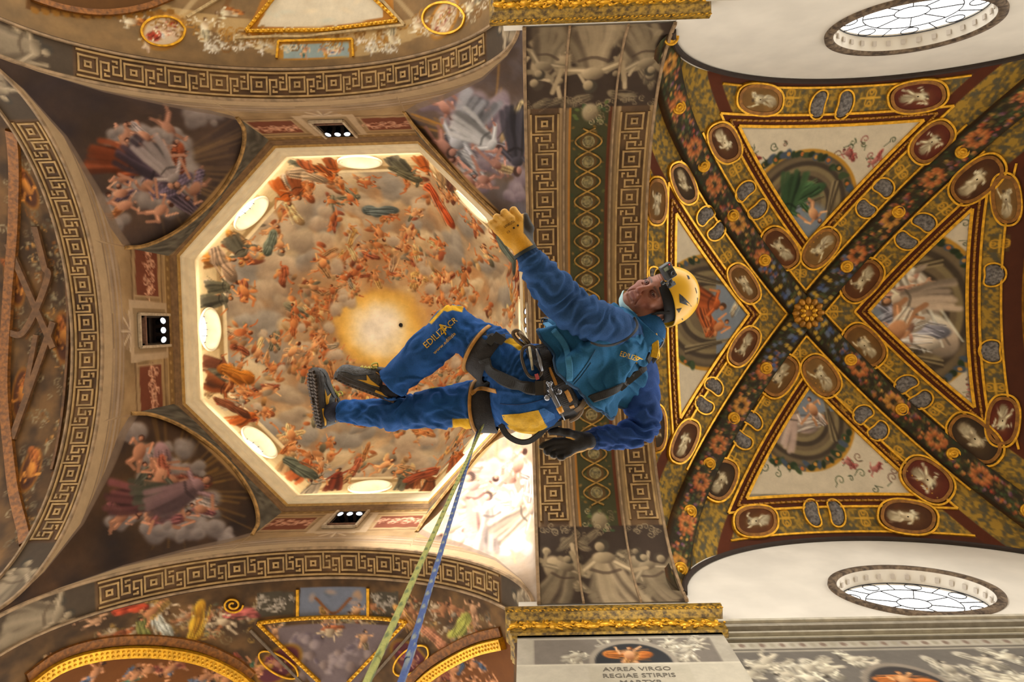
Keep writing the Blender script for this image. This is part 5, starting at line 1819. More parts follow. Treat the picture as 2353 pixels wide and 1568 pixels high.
# ---- piers under the wide arch, each with a gilded relief cornice
for sg, nm in ((-1, 'pier_north_wall'), (1, 'pier_south_wall')):
    Yw = YC + sg * (AY - .02)
    x0, x1 = -.28, 3.30
    C = Canvas(380, 420, '#b0a898', 95 + sg); r = C.r
    C.mottle(.2, 40, 1); C.mottle(.3, 30, 2, '#aaa290')
    for y, w, c in ((5, 8, '#c4bca8'), (14, 4, '#5d564c')): C.stroke([(0, y), (380, y)], w, w, c, 1, .1)
    C.poly([(30, 22), (350, 22), (350, 104), (30, 104)], '#7a7268')
    for i in range(16):
        x = r.uniform(40, 340); y = r.uniform(35, 92)
        C.drape(x, y, r.uniform(20, 32), r.uniform(0, 3), '#a8a08e', '#d8d0bc', '#4d463e', 6); C.figure(x, y, r.uniform(22, 32), r.uniform(0, 6), '#c0b6a0', None, '#554c40')
    C.ell(200, 100, 78, 74, 0, '#9c9282', .05); C.ell(200, 102, 68, 64, 0, '#2f3032', .05)
    C.drape(195, 78, 44, .1, '#b5652a', folds=7); C.figure(196, 78, 38, -1.5, '#d0986a', '#b07a44', '#6d3a1c')
    C.poly([(0, 104), (380, 104), (380, 420), (0, 420)], '#bdb5a2')
    C.poly([(120, 112), (290, 112), (290, 176), (120, 176)], '#b8b09c')
    for y, w, c in ((106, 5, '#cfc7b2'), (184, 6, '#c8c0aa'), (190, 3, '#5d564a'), (230, 5, '#c0b8a4')): C.stroke([(0, y), (380, y)], w, w, c, 1, .1)
    for i in range(10): C.scroll(r.uniform(10, 370), r.uniform(195, 225), 9, r.uniform(0, 6), '#c8c0aa')
    X_, Z_ = np.meshgrid(np.linspace(x0, x1, 130), np.linspace(13.55, 9.2, 140), indexing='ij')
    Yp = Yw - sg * .14
    V = np.stack([X_, np.full(X_.shape, Yp), Z_], -1).reshape(-1, 3)
    o = struct(link(nm, mesh_np(nm, V, grid_faces(130, 140), C.sample((X_ - x0) / (x1 - x0), (13.55 - Z_) / 4.35).reshape(-1, 3)), FRESCO))
    if sg > 0:
        for ln, (zt, hh, wd) in {'AVREA VIRGO': (12.22, .115, 1.30), 'REGIAE STIRPIS': (12.02, .115, 1.36), 'MARTYR': (11.82, .115, .8)}.items():
            cu = bpy.data.curves.new('inscription', 'FONT'); cu.body = ln; cu.size = .17; cu.align_x = 'CENTER'; cu.extrude = .002; cu.resolution_u = 2
            tx = bpy.data.objects.new('inscription', cu); col.objects.link(tx); cu.materials.append(mat('inscription_grey', '#6d675c', .9))
            tx.matrix_world = Matrix(((1, 0, 0, 1.62), (0, 0, 1, Yp - .006), (0, -1, 0, zt), (0, 0, 0, 1))) @ Matrix.Rotation(PI, 4, 'X') if False else Matrix(((1, 0, 0, 1.62), (0, 0, -1, Yp - .006), (0, 1, 0, zt), (0, 0, 0, 1)))
            tx.parent = o; tx.matrix_parent_inverse = o.matrix_world.inverted()
    mb = MB()   # side returns and the plain strip over the cornice
    mb.add([(x1, Yp, 9.2), (x1, Yp, 14.6), (x1, Yp + sg * .5, 14.6), (x1, Yp + sg * .5, 9.2)], [[0, 1, 2, 3]])
    mb.add([(x0, Yp, 9.2), (x0, Yp, 14.6), (x0, Yp + sg * .5, 14.6), (x0, Yp + sg * .5, 9.2)], [[0, 1, 2, 3]])
    mb.add([(x0, Yw, 14.3), (x1, Yw, 14.3), (x1, Yw, 15.3), (x0, Yw, 15.3)], [[0, 1, 2, 3]])
    mb.build('pier_side', PLASTER, o)
    # cornice body
    prof = [(.05, 13.35), (.10, 13.42), (.10, 13.50), (.13, 13.54), (.13, 14.05), (.17, 14.10), (.22, 14.20), (.24, 14.34), (.24, 14.42), (.0, 14.46)]
    mb = MB(); v = []; f = []
    for d, z in prof:
        for (xx, yy) in ((x0 - d, Yw + sg * .3), (x0 - d, Yw - sg * (.04 + d)), (x1 + d, Yw - sg * (.04 + d)), (x1 + d, Yw + sg * .3)):
            v.append((xx, yy, z))
    for i in range(len(prof) - 1):
        for k in range(3):
            f.append([i * 4 + k, i * 4 + k + 1, (i + 1) * 4 + k + 1, (i + 1) * 4 + k])
    mb.add(v, f); cor = mb.build('gilded_cornice', mat('cornice_gold', '#a8842f', .5, .35, .4, 12, .6, 40, c2='#4d3a16'), o)
    mb = MB()   # running relief: beasts and vine scrolls
    yf = Yw - sg * (.04 + .13)
    x = x0 - .05
    while x < x1 + .05:
        z = 13.79 + r.uniform(-.04, .04)
        mb.ball((x, yf, z), (r.uniform(.09, .15), .05, r.uniform(.07, .11)), 8, 5)
        mb.ball((x + .11, yf, z + .09), (.05, .05, .05), 6, 4)
        for q in range(3):
            mb.tube([(x + r.uniform(-.1, .1), yf, z), (x + r.uniform(-.15, .15), yf - sg * .02, z + r.choice([-1, 1]) * r.uniform(.1, .2))], .022, 5)
        t = np.linspace(0, 5.2, 12); s_ = .11 * (1 - t / 7)
        mb.tube(np.stack([x + .14 + s_ * np.cos(t), np.full(12, yf - sg * .01), 13.8 + 1.3 * s_ * np.sin(t)], -1), .02, 5)
        x += .235
    x = x0 - .15
    while x < x1 + .2:
        t = np.linspace(0, 4.6, 9); s_ = .065 * (1 - t / 7)
        mb.tube(np.stack([x + s_ * np.cos(t), np.full(9, Yw - sg * (.04 + .225)), 14.24 + s_ * np.sin(t)], -1), .014, 4)
        x += .15
    mb.build('relief', GILT, cor, True)['kind'] = 'stuff'
# ================================================================== the rope-access worker
H0 = 2.8


def J(u, v, dz=0.0):
    return P(u, v, H0 + dz)


# ---------------- implicit surfaces
def surface_nets(F, org, h):
    """naive surface nets of the zero level of a 3-d array -> verts, quads"""
    nx, ny, nz = F.shape
    S = F < 0
    c = np.zeros((nx - 1, ny - 1, nz - 1), np.int8)
    for i in (0, 1):
        for j in (0, 1):
            for k in (0, 1):
                c += S[i:nx - 1 + i, j:ny - 1 + j, k:nz - 1 + k]
    act = (c > 0) & (c < 8)
    idx = np.full(act.shape, -1, np.int64)
    I, Jj, K = np.nonzero(act)
    idx[I, Jj, K] = np.arange(len(I))
    acc = np.zeros((len(I), 3)); cnt = np.zeros(len(I))
    cor = [(i, j, k) for i in (0, 1) for j in (0, 1) for k in (0, 1)]
    val = {q: F[I + q[0], Jj + q[1], K + q[2]] for q in cor}
    for a in cor:
        for ax in range(3):
            if a[ax] == 0:
                b = list(a); b[ax] = 1; b = tuple(b)
                va, vb = val[a], val[b]
                m = (va < 0) != (vb < 0)
                t = np.where(m, va / (va - vb + 1e-12), 0)
                p = np.tile(np.array(a, float), (len(I), 1)); p[:, ax] += t
                acc += p * m[:, None]; cnt += m
    V = np.stack([I, Jj, K], 1) + acc / cnt[:, None]
    V = np.asarray(org) + V * h
    Q = []
    for ax in range(3):
        sl0 = [slice(None)] * 3; sl1 = [slice(None)] * 3
        sl0[ax] = slice(0, -1); sl1[ax] = slice(1, None)
        a = S[tuple(sl0)]; b = S[tuple(sl1)]
        E = np.nonzero(a != b)
        o1, o2 = [(1, 2), (2, 0), (0, 1)][ax]
        e = np.stack(E, 1)
        ok = (e[:, o1] > 0) & (e[:, o2] > 0) & (e[:, o1] < idx.shape[o1]) & (e[:, o2] < idx.shape[o2]) & (e[:, ax] < idx.shape[ax])
        e = e[ok]; flip = a[tuple(e.T)]
        def cell(d1, d2):
            q = e.copy(); q[:, o1] -= d1; q[:, o2] -= d2
            return idx[q[:, 0], q[:, 1], q[:, 2]]
        q = np.stack([cell(1, 1), cell(0, 1), cell(0, 0), cell(1, 0)], 1)
        q[~flip] = q[~flip][:, ::-1]
        Q.append(q)
    Q = np.concatenate(Q)
    return V, Q[(Q >= 0).all(1)]


class Field:
    """smooth union of rounded cones and ellipsoids sampled on a grid"""
    def __init__(self, lo, hi, h):
        self.lo = np.asarray(lo, float); self.h = h
        n = np.ceil((np.asarray(hi) - self.lo) / h).astype(int) + 1
        ax = [(self.lo[i] + h * np.arange(n[i])).astype(np.float32) for i in range(3)]
        self.X, self.Y, self.Z = np.meshgrid(*ax, indexing='ij', sparse=True)
        self.F = np.full(tuple(n), 1.0, np.float32)

    def _win(self, lo, hi):
        """index window of the grid that a primitive can touch"""
        s = []
        for i, A in enumerate((self.X.ravel(), self.Y.ravel(), self.Z.ravel())):
            a = max(0, int((lo[i] - self.lo[i]) / self.h) - 2); b = min(len(A), int((hi[i] - self.lo[i]) / self.h) + 3)
            s.append(slice(a, max(a, b)))
        return tuple(s), self.X[s[0], :, :], self.Y[:, s[1], :], self.Z[:, :, s[2]]

    def _merge(self, sl, d, k, sub=False):
        G = self.F[sl]
        if G.size == 0: return
        d = d.astype(np.float32)
        if sub:
            d = -d
            m = np.maximum(k - np.abs(G - d), 0) / k
            self.F[sl] = np.maximum(G, d) + m * m * k * .25
        else:
            m = np.maximum(k - np.abs(G - d), 0) / k
            self.F[sl] = np.minimum(G, d) - m * m * k * .25

    def cone(self, a, b, r1, r2, k=.03, sub=False):
        a = np.asarray(a, float); b = np.asarray(b, float)
        ab = b - a; L2 = float(ab.dot(ab)) + 1e-12
        R = max(r1, r2) + k + .01
        sl, X, Y, Z = self._win(np.minimum(a, b) - R, np.maximum(a, b) + R)
        dx, dy, dz = X - a[0], Y - a[1], Z - a[2]
        t = np.clip((dx * ab[0] + dy * ab[1] + dz * ab[2]) / L2, 0, 1)
        d = np.sqrt((dx - t * ab[0]) ** 2 + (dy - t * ab[1]) ** 2 + (dz - t * ab[2]) ** 2) - (r1 + (r2 - r1) * t)
        self._merge(sl, d, k, sub); return self

    def chain(self, pts, rs, k=.03):
        for i in range(len(pts) - 1):
            self.cone(pts[i], pts[i + 1], rs[i], rs[i + 1], k)
        return self

    def ell(self, c, r, axes=None, k=.03, sub=False):
        A = np.eye(3) if axes is None else np.asarray(axes, float)
        R = max(r) + k + .01
        sl, X, Y, Z = self._win(np.asarray(c) - R, np.asarray(c) + R)
        dx, dy, dz = X - c[0], Y - c[1], Z - c[2]
        q = [(dx * A[i][0] + dy * A[i][1] + dz * A[i][2]) for i in range(3)]
        k0 = np.sqrt(sum((q[i] / r[i]) ** 2 for i in range(3)))
        k1 = np.sqrt(sum((q[i] / r[i] ** 2) ** 2 for i in range(3)))
        d = k0 * (k0 - 1) / (k1 + 1e-6)
        self._merge(sl, d, k, sub); return self

    def mesh(self):
        return surface_nets(self.F, self.lo, self.h)


_NT = np.random.RandomState(5).rand(64, 64, 64).astype(np.float32)


def vnoise(p, s, seed=0):
    q = np.asarray(p) * s + seed * 7.13
    i = np.floor(q).astype(int); f = q - i
    f = f * f * (3 - 2 * f)
    o = 0
    for a in (0, 1):
        for b in (0, 1):
            for c in (0, 1):
                w = (f[:, 0] if a else 1 - f[:, 0]) * (f[:, 1] if b else 1 - f[:, 1]) * (f[:, 2] if c else 1 - f[:, 2])
                o = o + w * _NT[(i[:, 0] + a) % 64, (i[:, 1] + b) % 64, (i[:, 2] + c) % 64]
    return o


def normals(V, Q):
    n = np.zeros_like(V)
    a, b, c, d = [V[Q[:, i]] for i in range(4)]
    fn = np.cross(c - a, d - b)
    for i in range(4):
        np.add.at(n, Q[:, i], fn)
    return n / (np.linalg.norm(n, axis=1)[:, None] + 1e-12)


def projv(V):
    q = (V - np.array([0, 0, EYE])) @ MCAM
    return np.stack([IW / 2 + FPX * q[:, 0] / -q[:, 2], IH / 2 - FPX * q[:, 1] / -q[:, 2]], 1)


def inpoly(uv, poly):
    poly = np.asarray(poly, float)
    x, y = uv[:, 0], uv[:, 1]
    ins = np.zeros(len(uv), bool)
    for i in range(len(poly)):
        x1, y1 = poly[i]; x2, y2 = poly[(i + 1) % len(poly)]
        c = ((y1 > y) != (y2 > y))
        ins ^= c & (x < (x2 - x1) * (y - y1) / (y2 - y1 + 1e-12) + x1)
    return ins


def polydist(uv, poly):
    """signed distance to a polygon, positive inside"""
    poly = np.asarray(poly, float)
    d = np.full(len(uv), 1e9)
    for i in range(len(poly)):
        a = poly[i]; ab = poly[(i + 1) % len(poly)] - a
        t = np.clip(((uv - a) @ ab) / (ab.dot(ab) + 1e-9), 0, 1)
        d = np.minimum(d, np.linalg.norm(uv - a - t[:, None] * ab, axis=1))
    return np.where(inpoly(uv, poly), d, -d)


def folds(V, axis0, axis1, freq, amp, seed, mask=1.0, skew=.6):
    """cloth creases running across a limb between two points"""
    ax = np.asarray(axis1, float) - np.asarray(axis0, float); L = np.linalg.norm(ax); ax /= L
    t = (V - axis0) @ ax
    n = vnoise(V, 9, seed) + .5 * vnoise(V, 21, seed + 3)
    ph = (t * freq + n * 2.6) * 2 * PI
    w = np.sin(ph)
    w = np.sign(w) * np.abs(w) ** .7
    return amp * w * mask * (.4 + .9 * vnoise(V, 7, seed + 9))


def gauss(V, c, s):
    return np.exp(-np.sum((V - np.asarray(c)) ** 2, 1) / (2 * s * s))


def field_box(pts, rs, m=.05):
    P_ = np.asarray(pts); R_ = np.asarray(rs)[:, None]
    return (P_ - R_).min(0) - m, (P_ + R_).max(0) + m


CLOTH = paint_mat('work_cloth', .85, .35, 160, .16, .2)
BLACKWEB = mat('black_webbing', '#1b1917', .75, 0, .25, 90, .4, 300)
BLACKPAD = mat('black_padding', '#1f1b1a', .8, 0, .3, 60, .4, 200)
YTRIM = mat('yellow_trim', '#a8752a', .7, 0, .15, 60, .2, 200)
YELLOW = mat('yellow_cloth', '#c79a12', .8, 0, .12, 60, .3, 200)
STEEL = mat('polished_steel', '#77777a', .28, 1.0, .1, 20)
DSTEEL = mat('dark_anodised_metal', '#4a423a', .28, .9, .1, 20)
BLACKPL = mat('black_plastic', '#141414', .4)

PERSON = empty('person', tuple(J(1225, 895, 0)))
tag(PERSON, 'worker in blue and yellow overalls and yellow helmet hanging in a harness', 'person')

# ---------------- trousers
hipL, hipR = J(1210, 855, -.05), J(1200, 925, .07)
kneeL, kneeR = J(1043, 752, .0), J(1015, 937, .10)
hemL, hemR = J(900, 880, .05), J(783, 947, .17)
T_pts = [J(1232, 890, 0), J(1290, 872, 0), hipL, hipR, kneeL, kneeR, J(972, 812, .03), hemL, J(905, 950, .14), hemR]
lo, hi = field_box(T_pts, [.2] * len(T_pts), .02)
f = Field(lo, hi, .005)
f.ell(J(1215, 893, .01), (.135, .165, .15), None, .05)
f.cone(J(1230, 888, 0), J(1300, 868, .0), .15, .135, .06)
f.cone(J(1180, 935, -.02), J(1225, 940, -.02), .085, .085, .05)      # right buttock
f.cone(J(1180, 870, -.06), J(1230, 860, -.06), .085, .085, .05)
f.chain([hipL, J(1130, 808, -.035), kneeL], [.105, .093, .076], .045)
f.chain([kneeL, J(975, 812, .03), hemL], [.078, .082, .064], .03)
f.chain([hipR, J(1110, 928, .085), kneeR], [.108, .095, .086], .045)
f.chain([kneeR, J(905, 951, .14), hemR], [.083, .066, .046], .03)
V, Q = f.mesh()
N = normals(V, Q)
d = folds(V, hipL, kneeL, 26, .006, 1, gauss(V, J(1150, 820, -.04), .10) * 1.1)
d += folds(V, kneeL, hemL, 13, .0065, 2, .35 + gauss(V, kneeL, .08))
d += folds(V, hipR, hemR, 9, .0075, 3, (projv(V)[:, 1] > 868) * (projv(V)[:, 0] < 1120) * .9)
d += folds(V, J(1225, 980, 0), J(1250, 800, 0), 22, .006, 4, gauss(V, J(1240, 850, -.1), .11))
d += .014 * (vnoise(V, 8, 11) - .5) + .006 * (vnoise(V, 22, 12) - .5)
V = V + N * d[:, None]
# cut the legs open at the hems
_py = projv(V)[:, 1]
for hm, pv, own in ((hemL, J(975, 812, .03), _py < 914), (hemR, J(905, 951, .14), _py > 900)):
    ax = hm - pv; ax /= np.linalg.norm(ax)
    near = (np.linalg.norm(V - hm - ax * .03, axis=1) < .11) & own
    dist = (V - (hm + ax * .004)) @ ax
    snap = near & (dist > 0) & (dist < .0055)
    V[snap] -= ax * dist[snap][:, None]
    bad = near & (dist >= .0055)
    Q = Q[~bad[Q].any(1)]
uv = projv(V)
blue = np.array(rgb('#1a4780')); pc = np.tile(blue, (len(V), 1))
pc *= (.88 + .24 * vnoise(V, 14, 20))[:, None]
yel = np.array(rgb('#c89812'))
for poly in ([(985, 742), (1018, 705), (1028, 700), (1066, 704), (1062, 718), (1040, 713), (1028, 717), (1020, 714), (992, 745)],
             [(1165, 978), (1250, 970), (1258, 982), (1230, 1000), (1180, 1000)],
             [(1040, 963), (1098, 962), (1104, 990), (1040, 990)],
             [(1156, 786), (1172, 776), (1206, 788), (1206, 802), (1192, 806), (1176, 793)],
             [(960, 893), (1040, 880), (1040, 884), (960, 898)]):
    k = polydist(uv, poly)[:, None]
    pc = pc + (yel * (.9 + .2 * vnoise(V, 30, 4))[:, None] - pc) * sstep(-1.4, 1.4, k)
tr_me = mesh_np('trousers', V, Q, pc)
TROUSERS = link('trousers', tr_me, CLOTH, PERSON, True)
md = TROUSERS.modifiers.new('hem', 'SOLIDIFY'); md.thickness = .004; md.offset = -1
TV, TQ = V, Q


# ---------------- lofted cloth tubes
def loft_rings(centers, A, B, n=72):
    """rings c + A cos + B sin, arrays (m,3)"""
    th = np.arange(n) * 2 * PI / n
    return centers[:, None] + A[:, None] * np.cos(th)[None, :, None] + B[:, None] * np.sin(th)[None, :, None]


def tube_rings(pts, rs, m, n, flat=1.0, up=(0, 0, 1)):
    pts = smoothpath(pts, m); rs = np.interp(np.linspace(0, 1, m), np.linspace(0, 1, len(rs)), rs)
    T = np.gradient(pts, axis=0); T /= np.linalg.norm(T, axis=1)[:, None]
    A = np.cross(T, np.asarray(up, float)); A /= np.linalg.norm(A, axis=1)[:, None]
    B = np.cross(T, A)
    return pts, A * rs[:, None], B * rs[:, None] * flat


def wrap_faces(m, n):
    I, Jn = np.meshgrid(np.arange(m - 1), np.arange(n), indexing='ij')
    J2 = (Jn + 1) % n
    return np.stack([I * n + Jn, I * n + J2, (I + 1) * n + J2, (I + 1) * n + Jn], -1).reshape(-1, 4)


def sleeve(pts, rs, seed, joint, colr, name, cuff=.86):
    m, n = 150, 64
    c, A, B = tube_rings(pts, rs, m, n)
    V = loft_rings(c, A, B, n).reshape(-1, 3)
    Q = wrap_faces(m, n)
    Nn = V - np.repeat(c, n, 0); Nn /= np.linalg.norm(Nn, axis=1)[:, None]
    t = np.repeat(np.linspace(0, 1, m), n)
    d = folds(V, pts[0], pts[-1], 17, .008, seed, .4 + gauss(V, joint, .09) * 1.2)
    d += folds(V, pts[0], pts[-1], 30, .005, seed + 5, gauss(V, pts[-2], .07) * 1.2)
    d += .024 * (vnoise(V, 7, seed + 1) - .5) + .006 * (vnoise(V, 18, seed + 2) - .5)
    ck = sstep(cuff - .02, cuff + .015, t)
    d = d * (1 - ck) + ck * (.0012 * np.sign(np.sin(np.tile(np.arange(n), m) * 2 * PI / n * 32)) - .004)
    V = V + Nn * d[:, None]
    pc = np.tile(np.array(rgb(colr)), (len(V), 1)) * (.9 + .2 * vnoise(V, 16, seed))[:, None]
    pc[ck > .5] *= .8
    return link(name, mesh_np(name, V, Q, pc), CLOTH, PERSON, True)


elbL = J(1300, 702, -.22)
SLL = sleeve([J(1462, 772, -.02), J(1412, 752, -.12), J(1355, 733, -.20), elbL, J(1252, 645, -.25), J(1220, 598, -.26), J(1205, 574, -.265)], [.05, .076, .082, .078, .062, .050, .043], 31, elbL, '#234470', 'sleeve', .88)
elbR = J(1474, 985, .12)
SLR = sleeve([J(1440, 800, .05), J(1466, 858, .10), J(1476, 930, .13), elbR, J(1425, 1004, .10), J(1375, 1008, .06), J(1345, 1014, .035)], [.10, .092, .080, .066, .056, .047, .040], 35, elbR, '#21407a', 'sleeve', .88)

# sweatshirt body, seen below the vest
m, n = 60, 72
cs = smoothpath([J(1466, 775, 0), J(1430, 805, 0), J(1385, 828, 0), J(1335, 850, 0), J(1292, 868, 0)], m)
K = np.linspace(0, 1, 5); kk = np.linspace(0, 1, m)
lerp = lambda rows: np.stack([np.interp(kk, np.linspace(0, 1, len(rows)), [r_[i] for r_ in rows]) for i in range(3)], 1)
px = H0 / FPX
Aa = lerp([(20 * px, 44 * px, .03), (40 * px, 78 * px, .09), (42 * px, 82 * px, .1), (38 * px, 80 * px, .08), (30 * px, 72 * px, .06)])
Bb = lerp([(-10 * px, 10 * px, -.09), (-14 * px, 14 * px, -.13), (-16 * px, 18 * px, -.14), (-14 * px, 14 * px, -.14), (-10 * px, 10 * px, -.135)])
V = loft_rings(cs, Aa * .86, Bb * .86, n).reshape(-1, 3)
V = V + (folds(V, J(1300, 860, 0), J(1450, 790, 0), 12, .006, 41, 1.0))[:, None] * ((V - np.repeat(cs, n, 0)) / .15)
SWEAT = link('sweatshirt', mesh_np('sweatshirt', V, wrap_faces(m, n), np.tile(np.array(rgb('#244488')), (len(V), 1))), CLOTH, PERSON, True)

# vest: an open shell whose hem stands away from the waist
m, n = 130, 160
rows_c = [(1484, 764, .0), (1470, 777, 0), (1450, 792, 0), (1412, 815, 0), (1372, 832, 0), (1338, 842, .0)]
cs = smoothpath([J(*q) for q in rows_c], m); kk = np.linspace(0, 1, m)
Aa = lerp([(16 * px, 34 * px, .02), (32 * px, 62 * px, .07), (47 * px, 88 * px, .11), (55 * px, 94 * px, .11), (70 * px, 98 * px, .09), (86 * px, 106 * px, .05)])
Bb = lerp([(-12 * px, 8 * px, -.075), (-14 * px, 10 * px, -.115), (-15 * px, 14 * px, -.135), (-19 * px, 20 * px, -.16), (-26 * px, 28 * px, -.175), (-33 * px, 36 * px, -.185)])
V = loft_rings(cs, Aa, Bb, n).reshape(-1, 3)
th = np.tile(np.arange(n) * 2 * PI / n, m); t = np.repeat(kk, n)
out = V - np.repeat(cs, n, 0); out /= np.linalg.norm(out, axis=1)[:, None]
fl = np.sin(th * 9 + 3 * vnoise(V, 5, 51) + t * 2) * .017 * sstep(.3, 1, t)          # gathers towards the hem
fl += folds(V, J(1470, 770, 0), J(1330, 860, 0), 9, .012, 52, 1 - .5 * t)
sw = (th - (2.2 - 1.5 * t)); fl += .018 * np.sin(sw * 6 + 4 * vnoise(V, 6, 54)) * sstep(.15, .5, t)
fl += .02 * (vnoise(V, 6, 53) - .5)
V = V + out * fl[:, None]
uv = projv(V)
pc = np.tile(np.array(rgb('#245b84')), (len(V), 1)) * (.9 + .2 * vnoise(V, 15, 55))[:, None]
pc[t > .985] *= .7
vest_me = mesh_np('vest', V, wrap_faces(m, n), pc)
VEST = link('vest', vest_me, CLOTH, PERSON, True)
md = VEST.modifiers.new('cloth', 'SOLIDIFY'); md.thickness = .005; md.offset = -1
VV, VQ = V, wrap_faces(m, n)
hem = V.reshape(m, n, 3)[-1]
MB().tube(hem, .0055, 6, True).build('hem_piping', mat('dark_teal_piping', '#173a58', .8), VEST)
# collar
cc, A_, B_ = tube_rings([J(1466, 775, .01), J(1482, 763, .005), J(1493, 752, .0)], [.078, .076, .080], 14, 48)
V = loft_rings(cc, A_, B_, 48).reshape(-1, 3)
V += .008 * (vnoise(V, 14, 8)[:, None] - .5)
o = link('collar', mesh_np('collar', V, wrap_faces(14, 48), np.tile(np.array(rgb('#235a86')), (len(V), 1))), CLOTH, PERSON, True)
md = o.modifiers.new('cloth', 'SOLIDIFY'); md.thickness = .006

# ---------------- ray helper to lay straps and lettering on the cloth
from mathutils.bvhtree import BVHTree
BODY_BVH = BVHTree.FromPolygons([tuple(v) for v in np.concatenate([TV, VV]).tolist()], TQ.tolist() + (VQ + len(TV)).tolist())
CAMP = Vector((0, 0, EYE))


def on_cloth(u, v, lift=.006, fallback=0.0, bvh=None):
    d = Vector(ray(u, v)).normalized()
    h = (bvh or BODY_BVH).ray_cast(CAMP, d)
    if h[0] is None:
        q = J(u, v, fallback)
        return q, np.array(-d)
    nrm = h[1] if h[1].dot(d) < 0 else -h[1]
    return np.array(h[0]) - np.array(d) * lift, np.array(nrm)


def strap(pxs, w, name, m=BLACKWEB, parent=None, lift=.007, n=40, thick=.004, fallback=0.0):
    q = smoothpath(np.array(pxs, float), n)
    p = []; nr = []
    for u, v in q:
        a, b = on_cloth(u, v, lift, fallback); p.append(a); nr.append(b)
    p = np.array(p); nr = np.array(nr)
    for _ in range(6):
        p[1:-1] = (p[:-2] + 2 * p[1:-1] + p[2:]) / 4; nr[1:-1] = (nr[:-2] + 2 * nr[1:-1] + nr[2:]) / 4
    # flat to the body but turned half-way to the view
    mb = MB(); mb.ribbon(p, nr, w, thick); return mb.build(name, m, parent if parent is not None else PERSON)


def lettering(txt, p0, p1, size_px, name, m, parent, bvh=None, lift=.002, shear=0.0):
    """flat letters printed on the cloth, baseline from p0 to p1 as seen"""
    cu = bpy.data.curves.new(name, 'FONT'); cu.body = txt; cu.size = 1.0; cu.resolution_u = 2
    tmp = bpy.data.objects.new(name, cu); col.objects.link(tmp)
    dg = bpy.context.evaluated_depsgraph_get(); dg.update()
    me = bpy.data.meshes.new_from_object(tmp.evaluated_get(dg))
    bpy.data.objects.remove(tmp)
    bm = bmesh.new(); bm.from_mesh(me)
    bmesh.ops.triangulate(bm, faces=bm.faces[:])
    bmesh.ops.subdivide_edges(bm, edges=bm.edges[:], cuts=1)
    xs = [v.co.x for v in bm.verts]; x0, x1 = min(xs), max(xs)
    a = np.array(p0, float); b = np.array(p1, float); ex = (b - a); L = np.linalg.norm(ex); ex /= L
    ey = np.array([ex[1], -ex[0]])
    for v in bm.verts:
        u = (v.co.x - x0) / (x1 - x0) * L; w = v.co.y / .7 * size_px
        q = a + ex * (u + shear * w) + ey * w
        pp, nn = on_cloth(q[0], q[1], lift, 0, bvh)
        v.co = Vector(pp)
    bm.to_mesh(me); bm.free()
    me.materials.clear()
    return link(name, me, m, parent)


def cloth_patch(poly, name, m, parent, lift=.0025, cuts=4):
    bm = bmesh.new()
    vs = [bm.verts.new((x, y, 0)) for x, y in poly]
    bm.faces.new(vs)
    bmesh.ops.triangulate(bm, faces=bm.faces[:])
    bmesh.ops.subdivide_edges(bm, edges=bm.edges[:], cuts=cuts, use_grid_fill=True)
    for v in bm.verts:
        pp, nn = on_cloth(v.co.x, v.co.y, lift); v.co = Vector(pp)
    me = bpy.data.meshes.new(name); bm.to_mesh(me); bm.free()
    return link(name, me, m, parent, True)


cloth_patch([(1153, 954), (1195, 951), (1237, 943), (1246, 960), (1252, 974), (1232, 984), (1200, 986), (1170, 978), (1157, 966)], 'back_pocket', YELLOW, TROUSERS)
cloth_patch([(1237, 943), (1250, 938), (1274, 952), (1276, 962), (1253, 974)], 'pocket_flap', mat('blue_pocket_flap', '#245a98', .85, 0, .12, 60, .3, 200), TROUSERS, .003)
strap([(1149, 928), (1165, 930), (1190, 930), (1215, 927), (1248, 918)], .003, 'seam', mat('navy_seam', '#12305c', .8), TROUSERS, .002, 40, .002)
INK = mat('yellow_print', '#c9a018', .8, 0, .2, 60)
lettering('EDILIZI', (981, 801), (1026, 760), 15, 'lettering', INK, TROUSERS)
lettering('A', (1024, 771), (1038, 752), 27, 'lettering', INK, TROUSERS)
lettering('CR', (1034, 752), (1052, 738), 13, 'lettering', INK, TROUSERS)
lettering('www.edilizia', (999, 815), (1048, 768), 8, 'lettering', INK, TROUSERS)
lettering('EDILIZI', (1424, 818), (1462, 830), 12, 'lettering', INK, VEST)
lettering('A', (1462, 837), (1478, 826), 18, 'lettering', INK, VEST)

# armhole piping and facing of the vest
strap([(1456, 730), (1464, 746), (1458, 763), (1440, 779), (1414, 791), (1385, 795), (1358, 788)], .008, 'armhole_piping', mat('black_piping', '#121418', .7), VEST, .055, 40, .006)

strap([(1254, 742), (1280, 768), (1300, 797), (1307, 830), (1309, 860), (1307, 884)], .026, 'hem_facing', mat('teal_facing', '#2f6f96', .85, 0, .1, 60, .3, 200), VEST, .006, 40, .003)
strap([(1310, 886), (1330, 862), (1352, 832), (1368, 804)], .004, 'seam', mat('teal_seam', '#1c4766', .85), VEST, .003, 30, .002)
strap([(1314, 889), (1336, 864), (1358, 834)], .003, 'seam', mat('teal_seam', '#1c4766'), VEST, .003, 30, .002)
# ---------------- body: head, neck and the trunk under the clothes
def unit(v):
    v = np.asarray(v, float); return v / np.linalg.norm(v)


